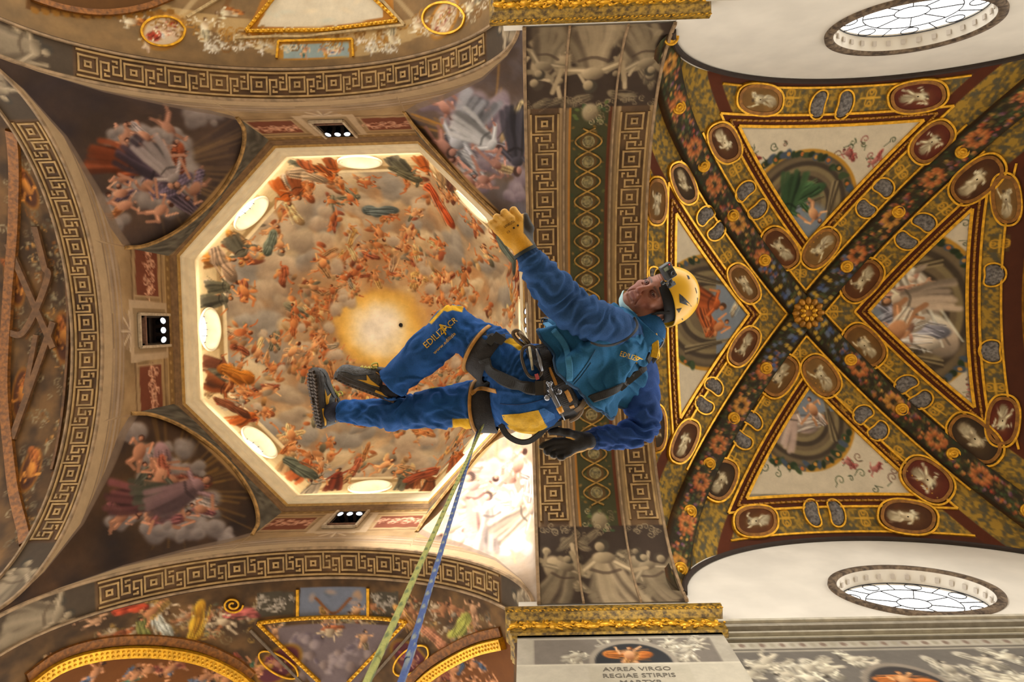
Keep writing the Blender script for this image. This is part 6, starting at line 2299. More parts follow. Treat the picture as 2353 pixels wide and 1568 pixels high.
HU = unit((.86, -.45, -.20)); HF = np.array((-.40, -.38, -.83)); HF = unit(HF - HU * HF.dot(HU)); HL = np.cross(HU, HF)
EYES = J(1493, 663, -.03)                       # midpoint between the eyes
HC = EYES - HF * .088                           # centre of the head at eye level
hp = lambda l, u, f_: EYES + HL * l + HU * u + HF * f_      # local: left, up, forward of the eye line
AXS = [HL, HU, HF]
h_ = .0026
corner = np.array([hp(*q) for q in ((-.1, -.2, -.22), (.1, .14, .06), (.1, -.2, -.22), (-.1, .14, .06), (.1, .14, -.22), (-.1, -.2, .06))] + [J(1475, 765, .01) + .06, J(1475, 765, .01) - .06])
f = Field(corner.min(0) - .01, corner.max(0) + .01, h_)
f.ell(hp(0, .035, -.09), (.074, .092, .098), AXS, .01)            # skull
f.ell(hp(0, -.035, -.045), (.058, .070, .058), AXS, .035)           # face
f.cone(hp(0, -.106, -.016), hp(0, -.098, -.03), .022, .030, .022)  # chin
for s_ in (-1, 1):
    f.cone(hp(.02 * s_, -.100, -.02), hp(.058 * s_, -.062, -.085), .022, .020, .03)     # jaw
    f.ell(hp(.044 * s_, -.026, -.018), (.022, .018, .020), AXS, .02)                   # cheekbone
    f.ell(hp(.032 * s_, .002, .004), (.019, .013, .016), AXS, .012, True)              # eye socket
    f.cone(hp(.012 * s_, .019, .003), hp(.047 * s_, .019, -.014), .0085, .008, .012)    # brow
    f.ell(hp(.032 * s_, -.001, -.010), (.0155, .0145, .0145), AXS, .004)               # lids over the eyeball
    f.ell(hp(.014 * s_, -.045, .015), (.008, .008, .011), AXS, .006)                   # nostril wing
    f.ell(hp(.034 * s_, -.060, -.006), (.016, .022, .014), AXS, .02)                   # cheek
    # ear: rim, lobe, hollow
    e0 = hp(.085 * s_, -.022, -.096)
    f.ell(e0, (.013, .037, .024), [unit(HL * s_ + HF * .35), HU, unit(HF - HL * s_ * .35)], .008)
    f.ell(e0 + HL * s_ * .010 + HF * .006, (.008, .022, .013), AXS, .005, True)
f.cone(hp(0, .014, .006), hp(0, -.032, .032), .0085, .0105, .010)   # nose bridge
f.ell(hp(0, -.040, .031), (.0135, .0115, .0125), AXS, .007)          # nose tip
f.ell(hp(0, -.068, .002), (.026, .018, .013), AXS, .016)           # muzzle
f.cone(hp(-.018, -.0655, .012), hp(.018, -.0655, .012), .0055, .0055, .003)
f.cone(hp(-.015, -.0775, .012), hp(.015, -.0775, .012), .0062, .0062, .003)
f.cone(hp(-.022, -.0712, .017), hp(.022, -.0712, .017), .0026, .0026, .003, True)
for s_ in (-1, 1):
    f.cone(hp(.019 * s_, -.046, .016), hp(.034 * s_, -.080, .002), .0026, .0022, .006, True)
    f.cone(hp(.022 * s_, -.014, .006), hp(.045 * s_, -.020, -.004), .0016, .0016, .006, True)
    f.cone(hp(-.016, -.090, .010), hp(.016, -.090, .010), .003, .003, .008, True)
f.chain([hp(0, -.085, -.105), J(1482, 752, .02), J(1466, 775, .03)], [.050, .050, .06], .025)
V, Q = f.mesh()
loc = np.stack([(V - EYES) @ HL, (V - EYES) @ HU, (V - EYES) @ HF], 1)
Nn = normals(V, Q)
wr = .0007 * np.sin(loc[:, 1] * 620 + 3 * vnoise(V, 40, 3)) * sstep(.03, .036, loc[:, 1]) * (loc[:, 2] > -.05)     # forehead lines
wr += .0012 * (vnoise(V, 60, 5) - .5)
V = V + Nn * wr[:, None]
skin = np.array(rgb('#94604a')); pc = np.tile(skin, (len(V), 1)) * (.9 + .2 * vnoise(V, 30, 1))[:, None]
bl = lambda m, c, k: pc.__iadd__((np.array(rgb(c)) - pc) * (np.clip(m, 0, 1) * k)[:, None])
bl(np.exp(-((np.abs(loc[:, 0]) - .045) / .02) ** 2 - ((loc[:, 1] + .045) / .025) ** 2) * (loc[:, 2] > -.06), '#8c4a3c', .5)
bl(np.exp(-(loc[:, 0] / .014) ** 2 - ((loc[:, 1] + .036) / .014) ** 2) * (loc[:, 2] > .005), '#99503f', .6)
bl(np.exp(-(loc[:, 0] / .022) ** 2 - ((loc[:, 1] + .071) / .009) ** 2) * (loc[:, 2] > 0), '#7a3a34', .8)
bl(sstep(-.045, -.085, loc[:, 1]) * (loc[:, 2] > -.10) * (.6 + .4 * vnoise(V, 160, 2)), '#6d4c40', .45)      # shaven jaw
brow = np.exp(-((loc[:, 1] - .020 + .10 * np.abs(np.abs(loc[:, 0]) - .028)) / .0055) ** 2) * (np.abs(loc[:, 0]) > .010) * (np.abs(loc[:, 0]) < .052) * (loc[:, 2] > -.03)
bl(brow * (.55 + .45 * vnoise(V, 220, 7)), '#2e211c', .85)
bl(np.exp(-((np.abs(loc[:, 0]) - .032) / .016) ** 2 - ((loc[:, 1] + .001) / .011) ** 2) * (loc[:, 2] > -.03), '#6d3f36', .5)
hair = sstep(.0, .02, loc[:, 1] + .6 * np.maximum(0, -.06 - loc[:, 2])) * sstep(-.052, -.07, loc[:, 2])
bl(hair * (.5 + .5 * vnoise(V, 150, 9)), '#3a312c', .8)
# trunk and limbs inside the clothes, joined to the head at the neck
tp = [J(1470, 768, .01), J(1400, 825, .0), J(1290, 872, 0), J(1215, 893, .01), kneeL, kneeR, hemL, hemR, elbL, elbR, J(1205, 574, -.265), J(1345, 1014, .035), J(690, 950, .25)]
lo, hi = field_box(tp, [.12] * len(tp), .02)
f2 = Field(lo, hi, .012)
f2.chain([J(1470, 768, .01), J(1440, 795, .0), J(1390, 828, .0), J(1300, 868, 0), J(1225, 890, .01)], [.045, .06, .08, .085, .10], .04)
f2.chain([J(1440, 785, -.02), J(1412, 752, -.12), J(1355, 733, -.20), elbL, J(1252, 645, -.25), J(1205, 574, -.265)], [.045, .045, .045, .04, .035, .028], .02)
f2.chain([J(1440, 805, .04), J(1466, 858, .10), J(1476, 930, .13), elbR, J(1425, 1004, .10), J(1345, 1014, .035)], [.045, .048, .045, .035, .03, .024], .02)
f2.chain([hipL, kneeL, J(975, 812, .03), hemL, J(897, 884, .053)], [.08, .05, .045, .034, .030], .03)
f2.chain([hipR, kneeR, J(905, 951, .14), hemR, J(778, 946, .18)], [.08, .055, .04, .03, .028], .03)
V2, Q2 = f2.mesh()
pc2 = np.tile(skin, (len(V2), 1))
BODY = link('body', mesh_np('body', np.concatenate([V, V2]), np.concatenate([Q, Q2 + len(V)]), np.concatenate([pc, pc2])), paint_mat('skin', .55, .15, 260, .10, .4), PERSON, True)

# eyes
EW = mat('eye_white', '#b8aaa0', .15); EI = mat('iris', '#0f0a08', .35, spec=.2)
for s_ in (-1, 1):
    c = hp(.032 * s_, .0005, -.0085)
    e = MB().ball(c, .0135, 16, 10).build('eye', EW, BODY, True)
    g = unit(-c + np.array([0, 0, EYE]) + HF * .6)
    MB().lathe([(.0066, .0118), (.0055, .0132), (0, .0139)], c, g, 14).build('iris', EI, BODY, True)
    # upper and lower lid edges
    mb = MB()
    for sg, up_ in ((1, .0052), (-1, -.0048)):
        a = np.linspace(-1, 1, 9)
        p = np.array([hp(.032 * s_ + .0145 * q, up_ * (1 - q * q) + .0005, .0052 - .004 * q * q - (.004 * q * s_ if True else 0)) for q in a])
        mb.tube(p, .0030, 6)
    mb.build('eyelid', mat('eyelid_skin', '#5d352c', .6), BODY, True)
# surgical mask pulled down under the chin
MASK = mat('pale_blue_mask', '#a9c9cc', .8, 0, .06, 60)
a = np.linspace(-1.25, 1.25, 30)
p = np.array([hp(.062 * math.sin(q), -.118 - .010 * math.cos(q) + .012 * abs(q), -.052 + .050 * math.cos(q)) for q in a])
nr = np.array([HL * math.sin(q) * .8 + HF * math.cos(q) * .7 - HU * .6 for q in a])
o = MB().ribbon(p, nr, .034, .003).build('face_mask', MASK, PERSON)
MB().tube(smoothpath([p[-1], hp(.075, -.07, -.085), hp(.086, -.02, -.118)], 16), .0016, 5).build('ear_loop', mat('white_elastic', '#cfc4b4', .7), o)

# neck gaiter standing up from the collar
cc, A_, B_ = tube_rings([J(1470, 776, .02), J(1488, 758, .02), hp(.004, -.100, -.112), hp(.004, -.082, -.122)], [.082, .070, .064, .062], 30, 48)
V = loft_rings(cc, A_, B_, 48).reshape(-1, 3)
V += .012 * (vnoise(V, 18, 8)[:, None] - .5) + .006 * np.sin(vnoise(V, 9, 3) * 30)[:, None] * unit((1, .3, 0))[None] * .5
link('neck_gaiter', mesh_np('neck_gaiter', V, wrap_faces(30, 48), np.tile(np.array(rgb('#1f5282')), (len(V), 1))), CLOTH, PERSON, True)

# ---------------- helmet
hu = unit((.95, -.26, .06)); hf = unit(HF - hu * HF.dot(hu)); hl = np.cross(hu, hf)
HCc = HC + HU * .046 - HF * .018 + np.array([.004, .013, 0])
hm = lambda l, u, f_: HCc + hl * l + hu * u + hf * f_
HELM = tag(empty('helmet', tuple(HCc)), 'yellow climbing helmet with black triangular vents on the worker\'s head', 'helmet')
NH, NA = 44, 96
rows = []
for i in range(NH):
    ph = (i / (NH - 1)) * PI / 2 * 1.06                    # 0 crown .. rim
    for k in range(NA):
        t = 2 * PI * k / NA
        cl, cf = math.cos(t), math.sin(t)
        rl, rf, ru = .116, .142 if cf > 0 else .148, .132
        q = math.sin(min(ph, PI / 2)) ** .92
        drop = 0.0
        e = max(0, ph - PI / 2 * .80) / (PI / 2 * .26)
        rimdip = .020 * e * (1.0 if cf < -.35 else 0) * (-cf) + .012 * e * (cf ** 8 if cf > 0 else 0)
        # shallow ridges over the shell
        rd = 1 + .012 * math.cos(4 * t) * math.sin(ph * 2) + .012 * e
        rows.append(hm(rl * cl * q * rd, ru * math.cos(ph) - rimdip, rf * cf * q * rd))
V = np.array(rows)
sh = link('shell', mesh_np('shell', V, wrap_faces(NH, NA)), mat('helmet_yellow', '#d9a60a', .32, 0, .03, 8, spec=.5), HELM, True)
md = sh.modifiers.new('thick', 'SOLIDIFY'); md.thickness = .006; md.offset = -1
HB = BVHTree.FromPolygons([tuple(v) for v in V.tolist()], wrap_faces(NH, NA).tolist())
DK = mat('vent_black', '#17160f', .6)


def on_helmet(u, v, lift=.002):
    d = Vector(ray(u, v)).normalized(); h = HB.ray_cast(CAMP, d)
    if h[0] is None: return None
    return np.array(h[0]) - np.array(d) * lift


def decal(pts, name, m, lift=.002, parent=None):
    p = [on_helmet(u, v, lift) for u, v in pts]
    if any(q is None for q in p): return
    c = np.mean(p, 0); cc_ = on_helmet(np.mean([q[0] for q in pts]), np.mean([q[1] for q in pts]), lift + .001)
    mb = MB(); n = len(p); mb.add(p + [cc_ if cc_ is not None else c], [[i, (i + 1) % n, n] for i in range(n)])
    mb.build(name, m, parent or HELM)


decal([(1561, 675), (1569, 681), (1577, 689), (1584, 697), (1590, 705), (1576, 701), (1562, 696), (1561, 686)], 'vent', DK)
decal([(1554, 711), (1567, 708), (1560, 720)], 'vent', DK)
decal([(1543, 757), (1552, 750), (1563, 745), (1574, 742), (1568, 752), (1557, 757)], 'vent', DK)
decal([(1578, 632), (1583, 634), (1586, 641), (1582, 642)], 'vent', DK)
decal([(1597, 661), (1599, 662), (1602, 672), (1601, 676)], 'vent', DK)
decal([(1602, 684), (1604, 685), (1604, 699), (1602, 698)], 'vent', DK)
decal([(1566, 733), (1568, 732), (1570, 734), (1568, 737)], 'rivet', DK)
# liner band round the brow and the retention straps
a = np.arange(48) * 2 * PI / 48
band = np.array([hm(.088 * math.cos(t), -.012, .118 * math.sin(t) - .004) for t in a])
mb = MB(); rows = []
for u_, k in ((.01, 1.02), (-.012, 1.02), (-.034, .99), (-.050, .955)):
    rows.append(np.array([hm(.096 * k * math.cos(t), u_, (.118 * math.sin(t) - .004) * k) for t in a]))
v = np.concatenate(rows); f_ = []
for i in range(3):
    for k in range(48): f_.append([i * 48 + k, i * 48 + (k + 1) % 48, (i + 1) * 48 + (k + 1) % 48, (i + 1) * 48 + k])
mb.add(v, f_); lin_ = mb.build('liner_band', mat('black_liner', '#0f0d0d', .85, 0, .2, 80), HELM, True)
md = lin_.modifiers.new('thick', 'SOLIDIFY'); md.thickness = .006


def strap3(pts, w, name, m, parent, nref, n=24, t=.003):
    q = smoothpath(pts, n)
    nr = np.array([unit(x - nref) for x in q])
    return MB().ribbon(q, nr, w, t).build(name, m, parent)


SB = mat('strap_black', '#14110f', .8)
for s_ in (-1, 1):
    strap3([hm(.094 * s_, -.03, .035), hp(.083 * s_, -.025, -.060), hp(.074 * s_, -.078, -.072), hp(.040 * s_, -.122, -.055), hp(0, -.132, -.045)], .016, 'chin_strap', SB, HELM, HC - HU * .05)
    strap3([hm(.088 * s_, -.04, -.085), hp(.086 * s_, -.060, -.120), hp(.076 * s_, -.080, -.078)], .015, 'rear_strap', SB, HELM, HC - HU * .05)
    c = hp(.078 * s_, -.076, -.072); MB().box(c, (.010, .026, .022), np.stack([HL, HU, HF], 1)).build('strap_buckle', mat('buckle_plastic', '#171513', .35), HELM)

# ---------------- action camera on the helmet
c0 = J(1534, 624, -.19)
ax_ = J(1553, 610, -.19) - J(1532, 624, -.19)
gx = unit(J(1546, 608, -.19) - J(1525, 622, -.195)); gn = unit(np.array([0, 0, EYE]) - c0 + gx * .0 + np.array([.3, .9, 0]) * .9)
gn = unit(gn - gx * gn.dot(gx)); gy = np.cross(gn, gx)
if proj(c0 + gy)[1] < proj(c0)[1]: gy = -gy
R3 = np.stack([gx, gy, gn], 1)
GC = empty('action_camera', tuple(c0)); tag(GC, 'small grey action camera clamped to the brow of the yellow helmet', 'camera')
gb = mat('camera_grey', '#3d4145', .5, 0, .1, 60)
b_ = MB().box(c0, (.045, .060, .030), R3).build('body', gb, GC); md = b_.modifiers.new('b', 'BEVEL'); md.width = .004; md.segments = 3
g = lambda x, y, z: c0 + gx * x + gy * y + gn * z
MB().box(g(.006, .010, .018), (.026, .028, .008), R3).build('lens_housing', BLACKPL, GC)
MB().lathe([(.010, 0), (.010, .003), (.008, .003), (.007, .001), (0, .002)], g(.006, .010, .022), gn, 20).build('lens', mat('lens_glass', '#0a0c10', .05), GC, True)
MB().box(g(-.006, -.016, .0155), (.018, .014, .001), R3).build('front_screen', mat('lcd', '#7c8a78', .3), GC)
MB().ball(g(.013, -.024, .016), .0022, 8, 6).build('record_light', mat('red_light', '#d8202c', .3, emit='#ff2030', estr=1.5), GC)
mb = MB(); mb.box(g(-.006, .042, -.004), (.012, .03, .014), R3); mb.box(g(-.008, .056, -.012), (.03, .014, .02), R3)
mb.tube([g(-.022, .036, 0), g(-.034, .030, 0)], .004, 8); mb.ball(g(-.038, .027, 0), .009, 10, 6)
mb.tube([g(-.01, .05, -.004), hm(0, -.01, .118)], .007, 8)
mb.build('mount', BLACKPL, GC, True)

# ---------------- gloves
def glove(fld_fn, bounds, name, colour_fn, h=.0034):
    lo, hi = bounds
    f = Field(lo, hi, h); fld_fn(f)
    V, Q = f.mesh(); N = normals(V, Q)
    V = V + N * (.0016 * (vnoise(V, 45, 4) - .5) + .001 * (vnoise(V, 110, 5) - .5))[:, None]
    return link(name, mesh_np(name, V, Q, colour_fn(V, N)), paint_mat('glove_leather', .65, .25, 200, .15, .3), PERSON, True)


GL = -.275
wL = J(1207, 577, GL + .01)
kn = [J(1193, 501, GL), J(1175, 504, GL - .008), J(1157, 512, GL - .006), J(1142, 524, GL + .002)]     # index .. little
mid = [J(1180, 484, GL + .010), J(1159, 489, GL + .008), J(1142, 500, GL + .010), J(1131, 514, GL + .014)]
tip = [J(1177, 492, GL + .045), J(1157, 496, GL + .045), J(1141, 507, GL + .045), J(1133, 519, GL + .045)]


def f_left(f):
    f.cone(J(1205, 571, GL + .012), J(1196, 556, GL + .01), .043, .040, .02)
    for k in kn: f.cone(J(1193, 552, GL + .014), k + np.array([0, 0, .010]), .030, .0165, .018)
    f.cone(J(1168, 553, GL + .012), J(1150, 527, GL + .010), .020, .018, .02)
    for i in range(4):
        f.cone(kn[i], mid[i], .0150, .0142, .004); f.cone(mid[i], tip[i], .0142, .0125, .004)
        f.cone(tip[i], J(1178 - 10 * i, 520 + 6 * i, GL + .055), .0125, .011, .004)
    th_ = [J(1212, 552, GL + .02), J(1217, 525, GL + .015), J(1207, 496, GL + .012)]
    f.chain(th_, [.020, .0155, .0115], .010)


def c_left(V, N):
    uv = projv(V)
    y = np.array(rgb('#c08a1c')); y2 = np.array(rgb('#c99a48')); k_ = np.array(rgb('#1d1c1a')); gr = np.array(rgb('#3d3a37'))
    pc = np.tile(y, (len(V), 1))
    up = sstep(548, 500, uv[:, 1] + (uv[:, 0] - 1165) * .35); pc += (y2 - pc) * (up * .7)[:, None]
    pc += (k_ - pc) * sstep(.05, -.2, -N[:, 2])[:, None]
    th = sstep(1201, 1205, uv[:, 0] - np.maximum(0, uv[:, 1] - 535) * .8) * (V[:, 2] > 0)
    pc += (gr - pc) * th[:, None]
    return pc * (.9 + .2 * vnoise(V, 40, 2))[:, None]


pts = kn + mid + tip + [wL, J(1222, 490, GL), J(1205, 590, GL)]
GLL = glove(f_left, field_box(pts, [.045] * len(pts), .01), 'glove', c_left)
# knitted black cuff
cc, A_, B_ = tube_rings([J(1196, 560, GL + .012), J(1204, 574, GL + .012), J(1209, 583, GL + .012)], [.046, .047, .046], 6, 32)
MB().add(loft_rings(cc, A_, B_, 32)[-3:].reshape(-1, 3), wrap_faces(3, 32).tolist()).build('cuff', mat('cuff_green_black', '#1c211d', .8), GLL, True)
GB = BVHTree.FromObject(GLL, bpy.context.evaluated_depsgraph_get())
INKB = mat('black_print', '#241a0c', .8)
lettering('LANKUTA', (1160, 524), (1184, 511), 6, 'lettering', INKB, GLL, GB, .0012)
lettering('CE', (1166, 537), (1173, 533), 5, 'lettering', INKB, GLL, GB, .0012)
lettering('II', (1180, 527), (1193, 519), 4.5, 'lettering', INKB, GLL, GB, .0012)

GR = .03
FR = [[(1306, 1012), (1275, 1014), (1250, 1023), (1245, 1027)], [(1303, 1022), (1272, 1027), (1256, 1037), (1258, 1042)], [(1304, 1033), (1280, 1040), (1270, 1046), (1274, 1049)], [(1309, 1041), (1292, 1049), (1287, 1052), (1292, 1053)]]
FZ = [[0, -.010, -.020, -.024], [0, -.014, -.026, -.034], [0, -.014, -.028, -.036], [0, -.012, -.022, -.028]]


def f_right(f):
    f.cone(J(1352, 1014, GR), J(1338, 1014, GR), .036, .036, .02)
    for q in FR: f.cone(J(1332, 1020, GR), J(q[0][0], q[0][1], GR), .028, .0155, .015)
    for q, z in zip(FR, FZ):
        f.chain([J(a_, b_, GR + c_) for (a_, b_), c_ in zip(q, z)], [.0148, .0142, .0128, .0115], .004)
    f.chain([J(1332, 1004, GR - .01), J(1305, 996, GR - .035), J(1280, 991, GR - .045), J(1266, 992, GR - .048)], [.021, .0175, .0155, .0135], .010)


def c_right(V, N):
    uv = projv(V)
    k_ = np.array(rgb('#1e1c1b')); y = np.array(rgb('#b8862c')); tn = np.array(rgb('#8c7450'))
    pc = np.tile(k_, (len(V), 1))
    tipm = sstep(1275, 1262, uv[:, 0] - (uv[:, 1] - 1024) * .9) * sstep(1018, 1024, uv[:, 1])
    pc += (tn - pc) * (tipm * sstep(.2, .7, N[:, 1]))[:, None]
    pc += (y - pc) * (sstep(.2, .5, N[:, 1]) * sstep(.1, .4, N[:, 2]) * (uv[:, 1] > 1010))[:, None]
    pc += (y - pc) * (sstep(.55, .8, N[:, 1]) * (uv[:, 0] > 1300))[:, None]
    return pc * (.85 + .3 * vnoise(V, 40, 3))[:, None]


pts = [J(a_, b_, GR) for q in FR for a_, b_ in q] + [J(1352, 1014, GR), J(1266, 990, GR - .05)]
glove(f_right, field_box(pts, [.045] * len(pts), .01), 'glove', c_right)

# ---------------- shoes
LEATH = mat('scuffed_black_leather', '#3a3733', .6, 0, .35, 30, .5, 90)
RUB = mat('brown_black_rubber', '#2f2822', .8, 0, .3, 25, .5, 60)
YRUB = mat('yellow_flash', '#c28f14', .6, 0, .12, 30)
LACE = mat('yellow_laces', '#a79a3a', .8)
SOCK = paint_mat('sock_knit', .9, .3, 200, .2)


def shoe(heel, toe_dir, up_dir, L=.285, mirror=1, label=''):
    """sole in the plane of toe_dir x side; returns the list of parts"""
    T = unit(toe_dir); U = np.asarray(up_dir, float); U = unit(U - T * U.dot(T)); S_ = np.cross(T, U) * mirror
    q = lambda s, w, u: heel + T * s * L + S_ * w + U * u
    root = tag(empty('work_shoe', tuple(heel)), label, 'shoe', 'work shoes of the hanging worker')
    xs = np.linspace(0, 1, 40)
    halfw = np.interp(xs, [0, .04, .12, .35, .55, .72, .88, .96, 1], [.006, .026, .034, .033, .040, .048, .044, .030, .006])
    cen = np.interp(xs, [0, .4, .7, 1], [0, .002, -.004, -.010])
    top = np.interp(xs, [0, .03, .10, .22, .34, .46, .60, .74, .88, .96, 1], [.05, .084, .094, .096, .092, .088, .072, .062, .056, .044, .02])
    n = 26
    V = []
    for i in range(40):
        for k in range(n):
            a = PI * k / (n - 1)
            w = halfw[i] * math.cos(a); z = math.sin(a)
            ww = math.copysign(abs(math.cos(a)) ** .75, math.cos(a)) * halfw[i] * (1 - .28 * z * z)
            V.append(q(xs[i], cen[i] + ww, .016 + top[i] * z ** .8))
    V = np.array(V)
    up = link('upper', mesh_np('upper', V, grid_faces(40, n)), LEATH, root, True)
    md = up.modifiers.new('t', 'SOLIDIFY'); md.thickness = .003
    # sole slab with a wavy edge and lugs
    mb = MB(); v = []
    for z, k in ((.022, 1.04), (.018, 1.12), (.006, 1.12), (0, 1.05)):
        for sd in (1, -1):
            rng = range(40) if sd == 1 else range(39, -1, -1)
            for i in rng: v.append(q(xs[i] * 1.02 - .01, cen[i] + sd * halfw[i] * k, z + .010 * max(0, xs[i] - .8) * 3))
    f = []
    for r_ in range(3):
        for k in range(80):
            f.append([r_ * 80 + k, r_ * 80 + (k + 1) % 80, (r_ + 1) * 80 + (k + 1) % 80, (r_ + 1) * 80 + k])
    f.append([240 + k for k in range(80)]); f.append([k for k in range(79, -1, -1)])
    mb.add(v, f); so = mb.build('sole', RUB, root)
    mb = MB()
    Rm = np.stack([T, S_, U], 1)
    for i in range(17):
        s = .03 + .94 * i / 16
        hw = np.interp(s, xs, halfw); c = np.interp(s, xs, cen); lift = .010 * max(0, s - .8) * 3
        for w in (-.66, 0, .66):
            if .40 < s < .52 and w == 0: continue
            a = .35 * (1 if w > 0 else -1 if w < 0 else 0)
            Rr = np.stack([T * math.cos(a) + S_ * math.sin(a), S_ * math.cos(a) - T * math.sin(a), U], 1)
            mb.box(q(s, c + w * hw, -.003 + lift), (.0105, max(.006, hw * .56), .012), Rr)
    mb.build('tread', mat('tread_rubber', '#4a3c30', .85, 0, .3, 30), so)['kind'] = 'stuff'
    for sd in (1, -1):
        p = np.array([q(x, np.interp(x, xs, cen) + sd * np.interp(x, xs, halfw) * 1.13, .012) for x in np.linspace(.05, .34, 14)])
        MB().ribbon(p, S_ * sd, .010, .002).build('heel_flash', YRUB, so)
        # zig-zag flash on the quarter
        pl = [(.66, .030), (.52, .040), (.56, .064), (.47, .048), (.28, .034), (.44, .030)]
        def side(s, u):
            i = np.interp(s, xs, np.arange(40)); hw = np.interp(s, xs, halfw); c = np.interp(s, xs, cen); tp_ = np.interp(s, xs, top)
            z = min(1, max(0, (u - .016) / tp_)) ** (1 / .8); a = math.asin(z)
            return q(s, c + sd * (abs(math.cos(a)) ** .75 * hw * (1 - .28 * z * z) + .0025), u)
        pts_ = [side(*z) for z in pl]; ce = np.mean(pts_, 0) + S_ * sd * .001
        MB().add(pts_ + [ce], [[i, (i + 1) % 6, 6] for i in range(6)]).build('flash', YRUB, up)
        p = np.array([side(s, u) for s, u in ((.44, .086), (.36, .080), (.28, .064), (.16, .058), (.05, .066))])
        MB().tube(smoothpath(p, 24), .002, 5).build('collar_piping', YTRIM, up)
        p = np.array([side(s, u) for s, u in ((.97, .030), (.86, .042), (.72, .044), (.60, .058), (.46, .076))])
        MB().tube(smoothpath(p, 24), .0018, 5).build('seam', mat('black_seam', '#141311', .7), up)
    mb = MB()
    for i in range(5):
        s = .68 - .05 * i
        tp_ = .016 + np.interp(s, xs, top) + .003
        w = .017 + .001 * i
        mb.tube([q(s, -w, tp_ - .006), q(s - .015, 0, tp_ + .002), q(s - .03, w, tp_ - .004)], .0028, 5)
        mb.tube([q(s, w, tp_ - .006), q(s - .015, 0, tp_ + .003), q(s - .03, -w, tp_ - .004)], .0028, 5)
    k0 = q(.44, 0, .110)
    for sd in (1, -1):
        lp = smoothpath([k0, k0 + S_ * sd * .02 + U * .012 + T * .01, k0 + S_ * sd * .032 + T * .026, k0 + S_ * sd * .02 + T * .022 - U * .008, k0], 20)
        mb.tube(lp, .0028, 5)
    mb.build('laces', LACE, root)
    MB().ball(q(.40, 0, .098), (.035, .022, .014), 12, 8, axes=[unit(T - U * .4), S_, unit(U + T * .4)]).build('tongue', LEATH, root, True)
    return up, q


heelL = J(906, 922, .08)
tdL = J(783, 874, .03) - heelL
shL, qL = shoe(heelL, tdL, J(925, 872, .09) - heelL, .27, 1, 'black work shoe with yellow flash seen from its side, on the bent leg')
heelR = J(736, 985, .20)
tdR = J(714, 858, .17) - heelR
shR, qR = shoe(heelR, tdR, np.array([.74, .06, .67]), .27, 1, 'black work shoe showing its lugged sole, on the outstretched leg')


def sock(pts, rs, name, c):
    cc, A_, B_ = tube_rings(pts, rs, 30, 40)
    V = loft_rings(cc, A_, B_, 40)
    k = 1 + .02 * np.sin(np.arange(40) * 2 * PI / 40 * 20)
    V = (cc[:, None] + (V - cc[:, None]) * k[None, :, None]).reshape(-1, 3)
    t = np.repeat(np.arange(30), 40)
    V += .004 * (vnoise(V, 30, 4)[:, None] - .5)
    pc = np.tile(np.array(rgb(c)), (len(V), 1)); pc[(t // 3) % 2 == 0] *= .75
    link(name, mesh_np(name, V, wrap_faces(30, 40), pc), SOCK, PERSON, True)


sock([J(915, 868, .045), J(904, 882, .055), J(896, 893, .065), qL(.24, 0, .06)], [.047, .045, .045, .042], 'sock', '#1d1c22')
sock([J(800, 947, .165), J(785, 947, .172), J(770, 946, .18), qR(.22, 0, .05)], [.040, .039, .040, .042], 'sock', '#22222e')

# ---------------- harness
HARN = tag(empty('harness', tuple(J(1260, 890, -.1))), 'black climbing harness with yellow trim buckled over the blue overalls', 'harness')


def limb_band(c, axis, r, w, name, m, parent, tilt=0, n=48, t=.010, flare=0.0):
    ax_ = unit(axis); a_ = unit(np.cross(ax_, [0, 0, 1.])); b_ = np.cross(ax_, a_)
    th = np.arange(n) * 2 * PI / n
    mb = MB(); rows = []
    for k, rr in ((-.5, -.002), (-.45, t), (.45, t), (.5, -.002)):
        rows.append(c + ax_ * (k * w) + (r + rr + flare * k) * (np.cos(th)[:, None] * a_ + np.sin(th)[:, None] * b_) + ax_ * (tilt * np.sin(th))[:, None])
    v = np.concatenate(rows); f = []
    for i in range(3):
        for k in range(n): f.append([i * n + k, i * n + (k + 1) % n, (i + 1) * n + (k + 1) % n, (i + 1) * n + k])
    return mb.add(v, f).build(name, m, parent, True)


cL = J(1118, 812, -.035); aL = kneeL - hipL
lb = limb_band(cL, aL, .098, .105, 'leg_loop', BLACKPAD, HARN, .012, flare=-.02)
limb_band(cL + unit(aL) * .036, aL, .098, .014, 'trim', YTRIM, lb, .012, t=.014)
cR = J(1112, 934, .075); aR = kneeR - hipR
lb = limb_band(cR, aR, .103, .105, 'leg_loop', BLACKPAD, HARN, .0, flare=-.01)
limb_band(cR + unit(aR) * .022, aR, .103, .014, 'trim', YTRIM, lb, .02, t=.014)
o = strap([(1082, 905), (1105, 893), (1140, 900)], .018, 'trim', YTRIM, lb, .035)
# buckle on the left leg loop
MB().box(J(1146, 778, -.145), (.05, .034, .014), np.stack([unit(J(1160, 790) - J(1130, 770)), unit(J(1130, 790) - J(1146, 770)), [0, 0, 1]], 1)).build('leg_buckle', BLACKPL, HARN)
MB().box(J(1128, 782, -.145), (.03, .034, .018), np.stack([unit(J(1160, 790) - J(1130, 770)), unit(J(1130, 790) - J(1146, 770)), [0, 0, 1]], 1)).build('leg_buckle', BLACKPL, HARN)
strap([(1112, 826), (1124, 850), (1148, 868), (1180, 882), (1215, 892), (1250, 896), (1282, 896)], .050, 'seat_strap', BLACKWEB, HARN, .016, 50)
MB().box(on_cloth(1240, 892, .03)[0], (.035, .055, .010)).build('strap_keeper', mat('dull_black_metal', '#2c2822', .4, .5), HARN)
MB().box(on_cloth(1252, 892, .034)[0], (.010, .062, .012)).build('strap_bar', DSTEEL, HARN)
